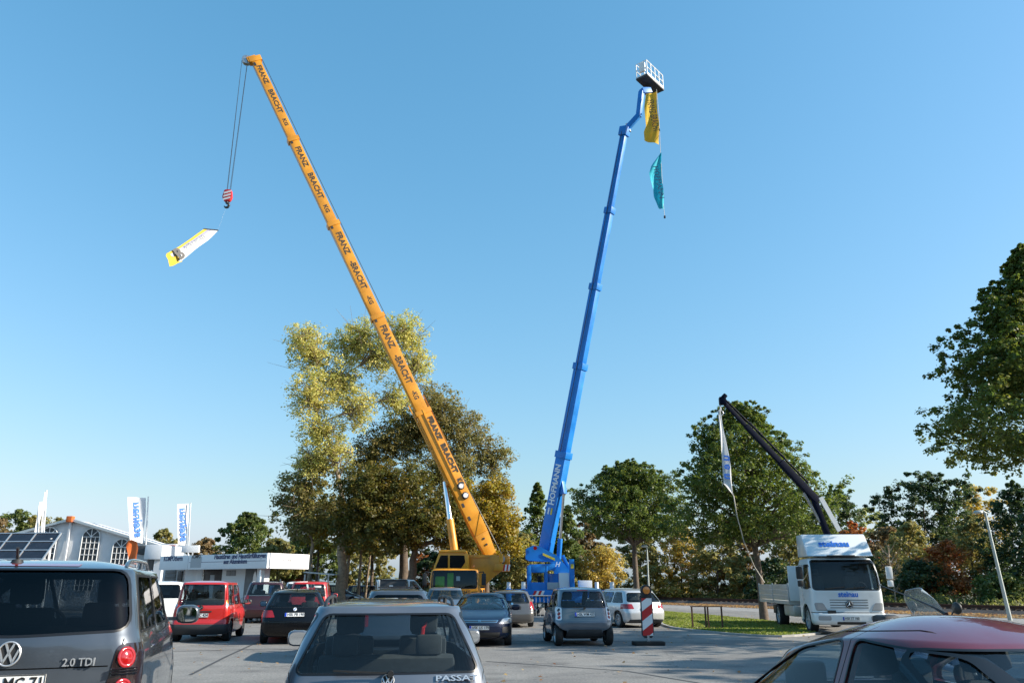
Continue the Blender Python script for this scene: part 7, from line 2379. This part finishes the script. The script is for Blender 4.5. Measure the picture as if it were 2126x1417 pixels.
for u_, t_ in [(-1, t_) for t_ in np.linspace(0, 1, 11)] + [(u_, 1) for u_ in np.linspace(-1, 1, 15)] + [(1, t_) for t_ in np.linspace(1, 0, 11)]:
    w = 0.30 * (0.55 + 0.6 * math.sin(math.pi * (0.18 + 0.66 * t_))) * (1 if t_ < 0.8 else 1 - 0.35 * ((t_ - 0.8) / 0.2)**2)
    rim.append((0.42 - 0.42 * t_ - 0.16 * u_ * u_ * (1 - 0.3 * t_), w * u_, 0.92 + 0.58 * t_ - 0.04 * u_ * u_))
edge.tube(rim, 0.006, 5).build('windscreen_edge', 'lens_clear', sc, smooth=60)
MB().prism([(0.2, 0.4), (0.52, 0.45), (0.6, 0.75), (0.5, 1.02), (0.28, 1.05), (0.2, 0.8)], 'y', -0.2, 0.2).build('front_fairing', 'paint_midblue', sc, bevel=0.06)
MB().prism([(-0.85, 0.5), (-0.2, 0.42), (0.2, 0.32), (0.3, 0.42), (0.0, 0.5), (-0.15, 0.78), (-0.9, 0.82)], 'y', -0.18, 0.18).build('body_panel', 'paint_midblue', sc, bevel=0.05)
MB().prism([(-0.85, 0.82), (-0.1, 0.79), (-0.15, 0.9), (-0.5, 0.92), (-0.85, 0.98)], 'y', -0.17, 0.17).build('seat', 'black_plastic', sc, bevel=0.04)
MB().box((-0.8, -0.16, 0.98), (-0.52, 0.16, 1.12)).build('top_case', 'black_plastic', sc, bevel=0.06)
MB().tube([(0.12, -0.4, 1.08), (0.22, -0.15, 1.04), (0.22, 0.15, 1.04), (0.12, 0.4, 1.08)], 0.018, 8).build('handlebar', 'black_plastic', sc, smooth=60)
for s in (1, -1):
    MB().tube([(0.14, s * 0.36, 1.08), (0.2, s * 0.42, 1.2)], 0.01, 6).build('mirror_stem', 'black_plastic', sc)
    MB().lathe([(0.0005, -0.03), (0.07, -0.02), (0.09, 0.01), (0.08, 0.03), (0.0005, 0.035)], 'x', 14, (0.2, s * 0.45, 1.22)).build('mirror', 'black_plastic', sc, smooth=60)
for x in (0.68, -0.7):
    wheel(sc, x, 0.0, 0.27, 0.12, 5, 'grey_plastic')
MB().tube([(0.68, 0.09, 0.27), (0.5, 0.08, 0.8)], 0.025, 8).tube([(0.68, -0.09, 0.27), (0.5, -0.08, 0.8)], 0.025, 8).build('fork', 'steel', sc, smooth=60)
MB().tube([(-0.2, 0.12, 0.28), (-0.3, 0.25, 0.02)], 0.015, 6).build('stand', 'steel', sc)

# ------------------------------------------------------------------ far yard: van, trailer, fence
t, S = plain_car('delivery_van', 'small white van standing between the grey trailer and the yellow crane', (at(862, 1220, 53).x - 0.5, 53), 82, 'paint_white', 4.3, 1.8, 1.9, 1.12, 0.14, 0.88, cat='van')
tr = thing('box_trailer', 'dark grey box trailer beyond the silver estate roof', 'trailer', (at(817, 1220, 50).x, 50, 0), R(4))
w = (at(843, 1220, 50).x - at(791, 1220, 50).x) / 2
zt = at(817, 1204, 50).z
MB().box((-w, -0.8, 0.6), (w, 0.8, zt)).build('trailer_box', 'booth_dark', tr, bevel=0.03)
MB().box((-w - 0.03, -0.83, zt), (w + 0.03, 0.83, zt + 0.06)).build('trailer_lid', 'grey_plastic', tr, bevel=0.01)
MB().box((-0.2, -0.812, zt - 0.45), (0.02, -0.8, zt - 0.28)).build('sticker', 'plate_white', tr)
for s in (1, -1):
    wheel(tr, s * 0.3, -0.75, 0.3, 0.18, 6, 'galvanised')
fence = thing('mesh_fence', 'dark bar fence along the trees behind the parked cars', 'fence', (at(740, 1230, 63).x, 63, 0), R(-2))
x0, x1 = -6.0, 9.0
nb = 100
bars = MB()
for i in range(nb + 1):
    x = x0 + (x1 - x0) * i / nb
    bars.box((x - 0.012, -0.012, 0.1), (x + 0.012, 0.012, 1.75))
bo = bars.build('bars', 'cable', fence)
bo['kind'] = 'stuff'
for i in range(7):
    x = x0 + (x1 - x0) * i / 6
    MB().box((x - 0.04, -0.07, 0), (x + 0.04, -0.015, 1.95)).build('post', 'galvanised', fence)
for z in (0.2, 1.0, 1.7):
    MB().box((x0, 0.015, z - 0.02), (x1, 0.04, z + 0.02)).build('rail', 'cable', fence)
cn = thing('carport', 'pale flat carport roof over the far parked cars', 'carport', (at(660, 1195, 60).x, 60, 0), R(0))
MB().box((-0.9, -1.5, 2.3), (1.3, 3, 2.38), Matrix.Rotation(R(5), 4, 'Y')).build('carport_roof', 'galvanised', cn)
for x in (-0.6, 1.1):
    for y in (-1.4, 2.8):
        MB().box((x - 0.05, y - 0.05, 0), (x + 0.05, y + 0.05, 2.25)).build('post', 'galvanised', cn)
hs_ = thing('brick_shed', 'low brick shed far behind the parked cars', 'shed', (at(606, 1195, 80).x, 80, 0))
MB().box((-2.2, 0, 0), (1.2, 3, 2.6)).build('shed_wall', 'rust', hs_)
MB().box((-2.4, -0.2, 2.6), (1.4, 3.2, 2.75)).build('shed_roof', 'booth_dark', hs_)
MB().box((0.1, -0.03, 0), (0.9, 0, 2.0)).build('shed_door', 'red_paint', hs_)
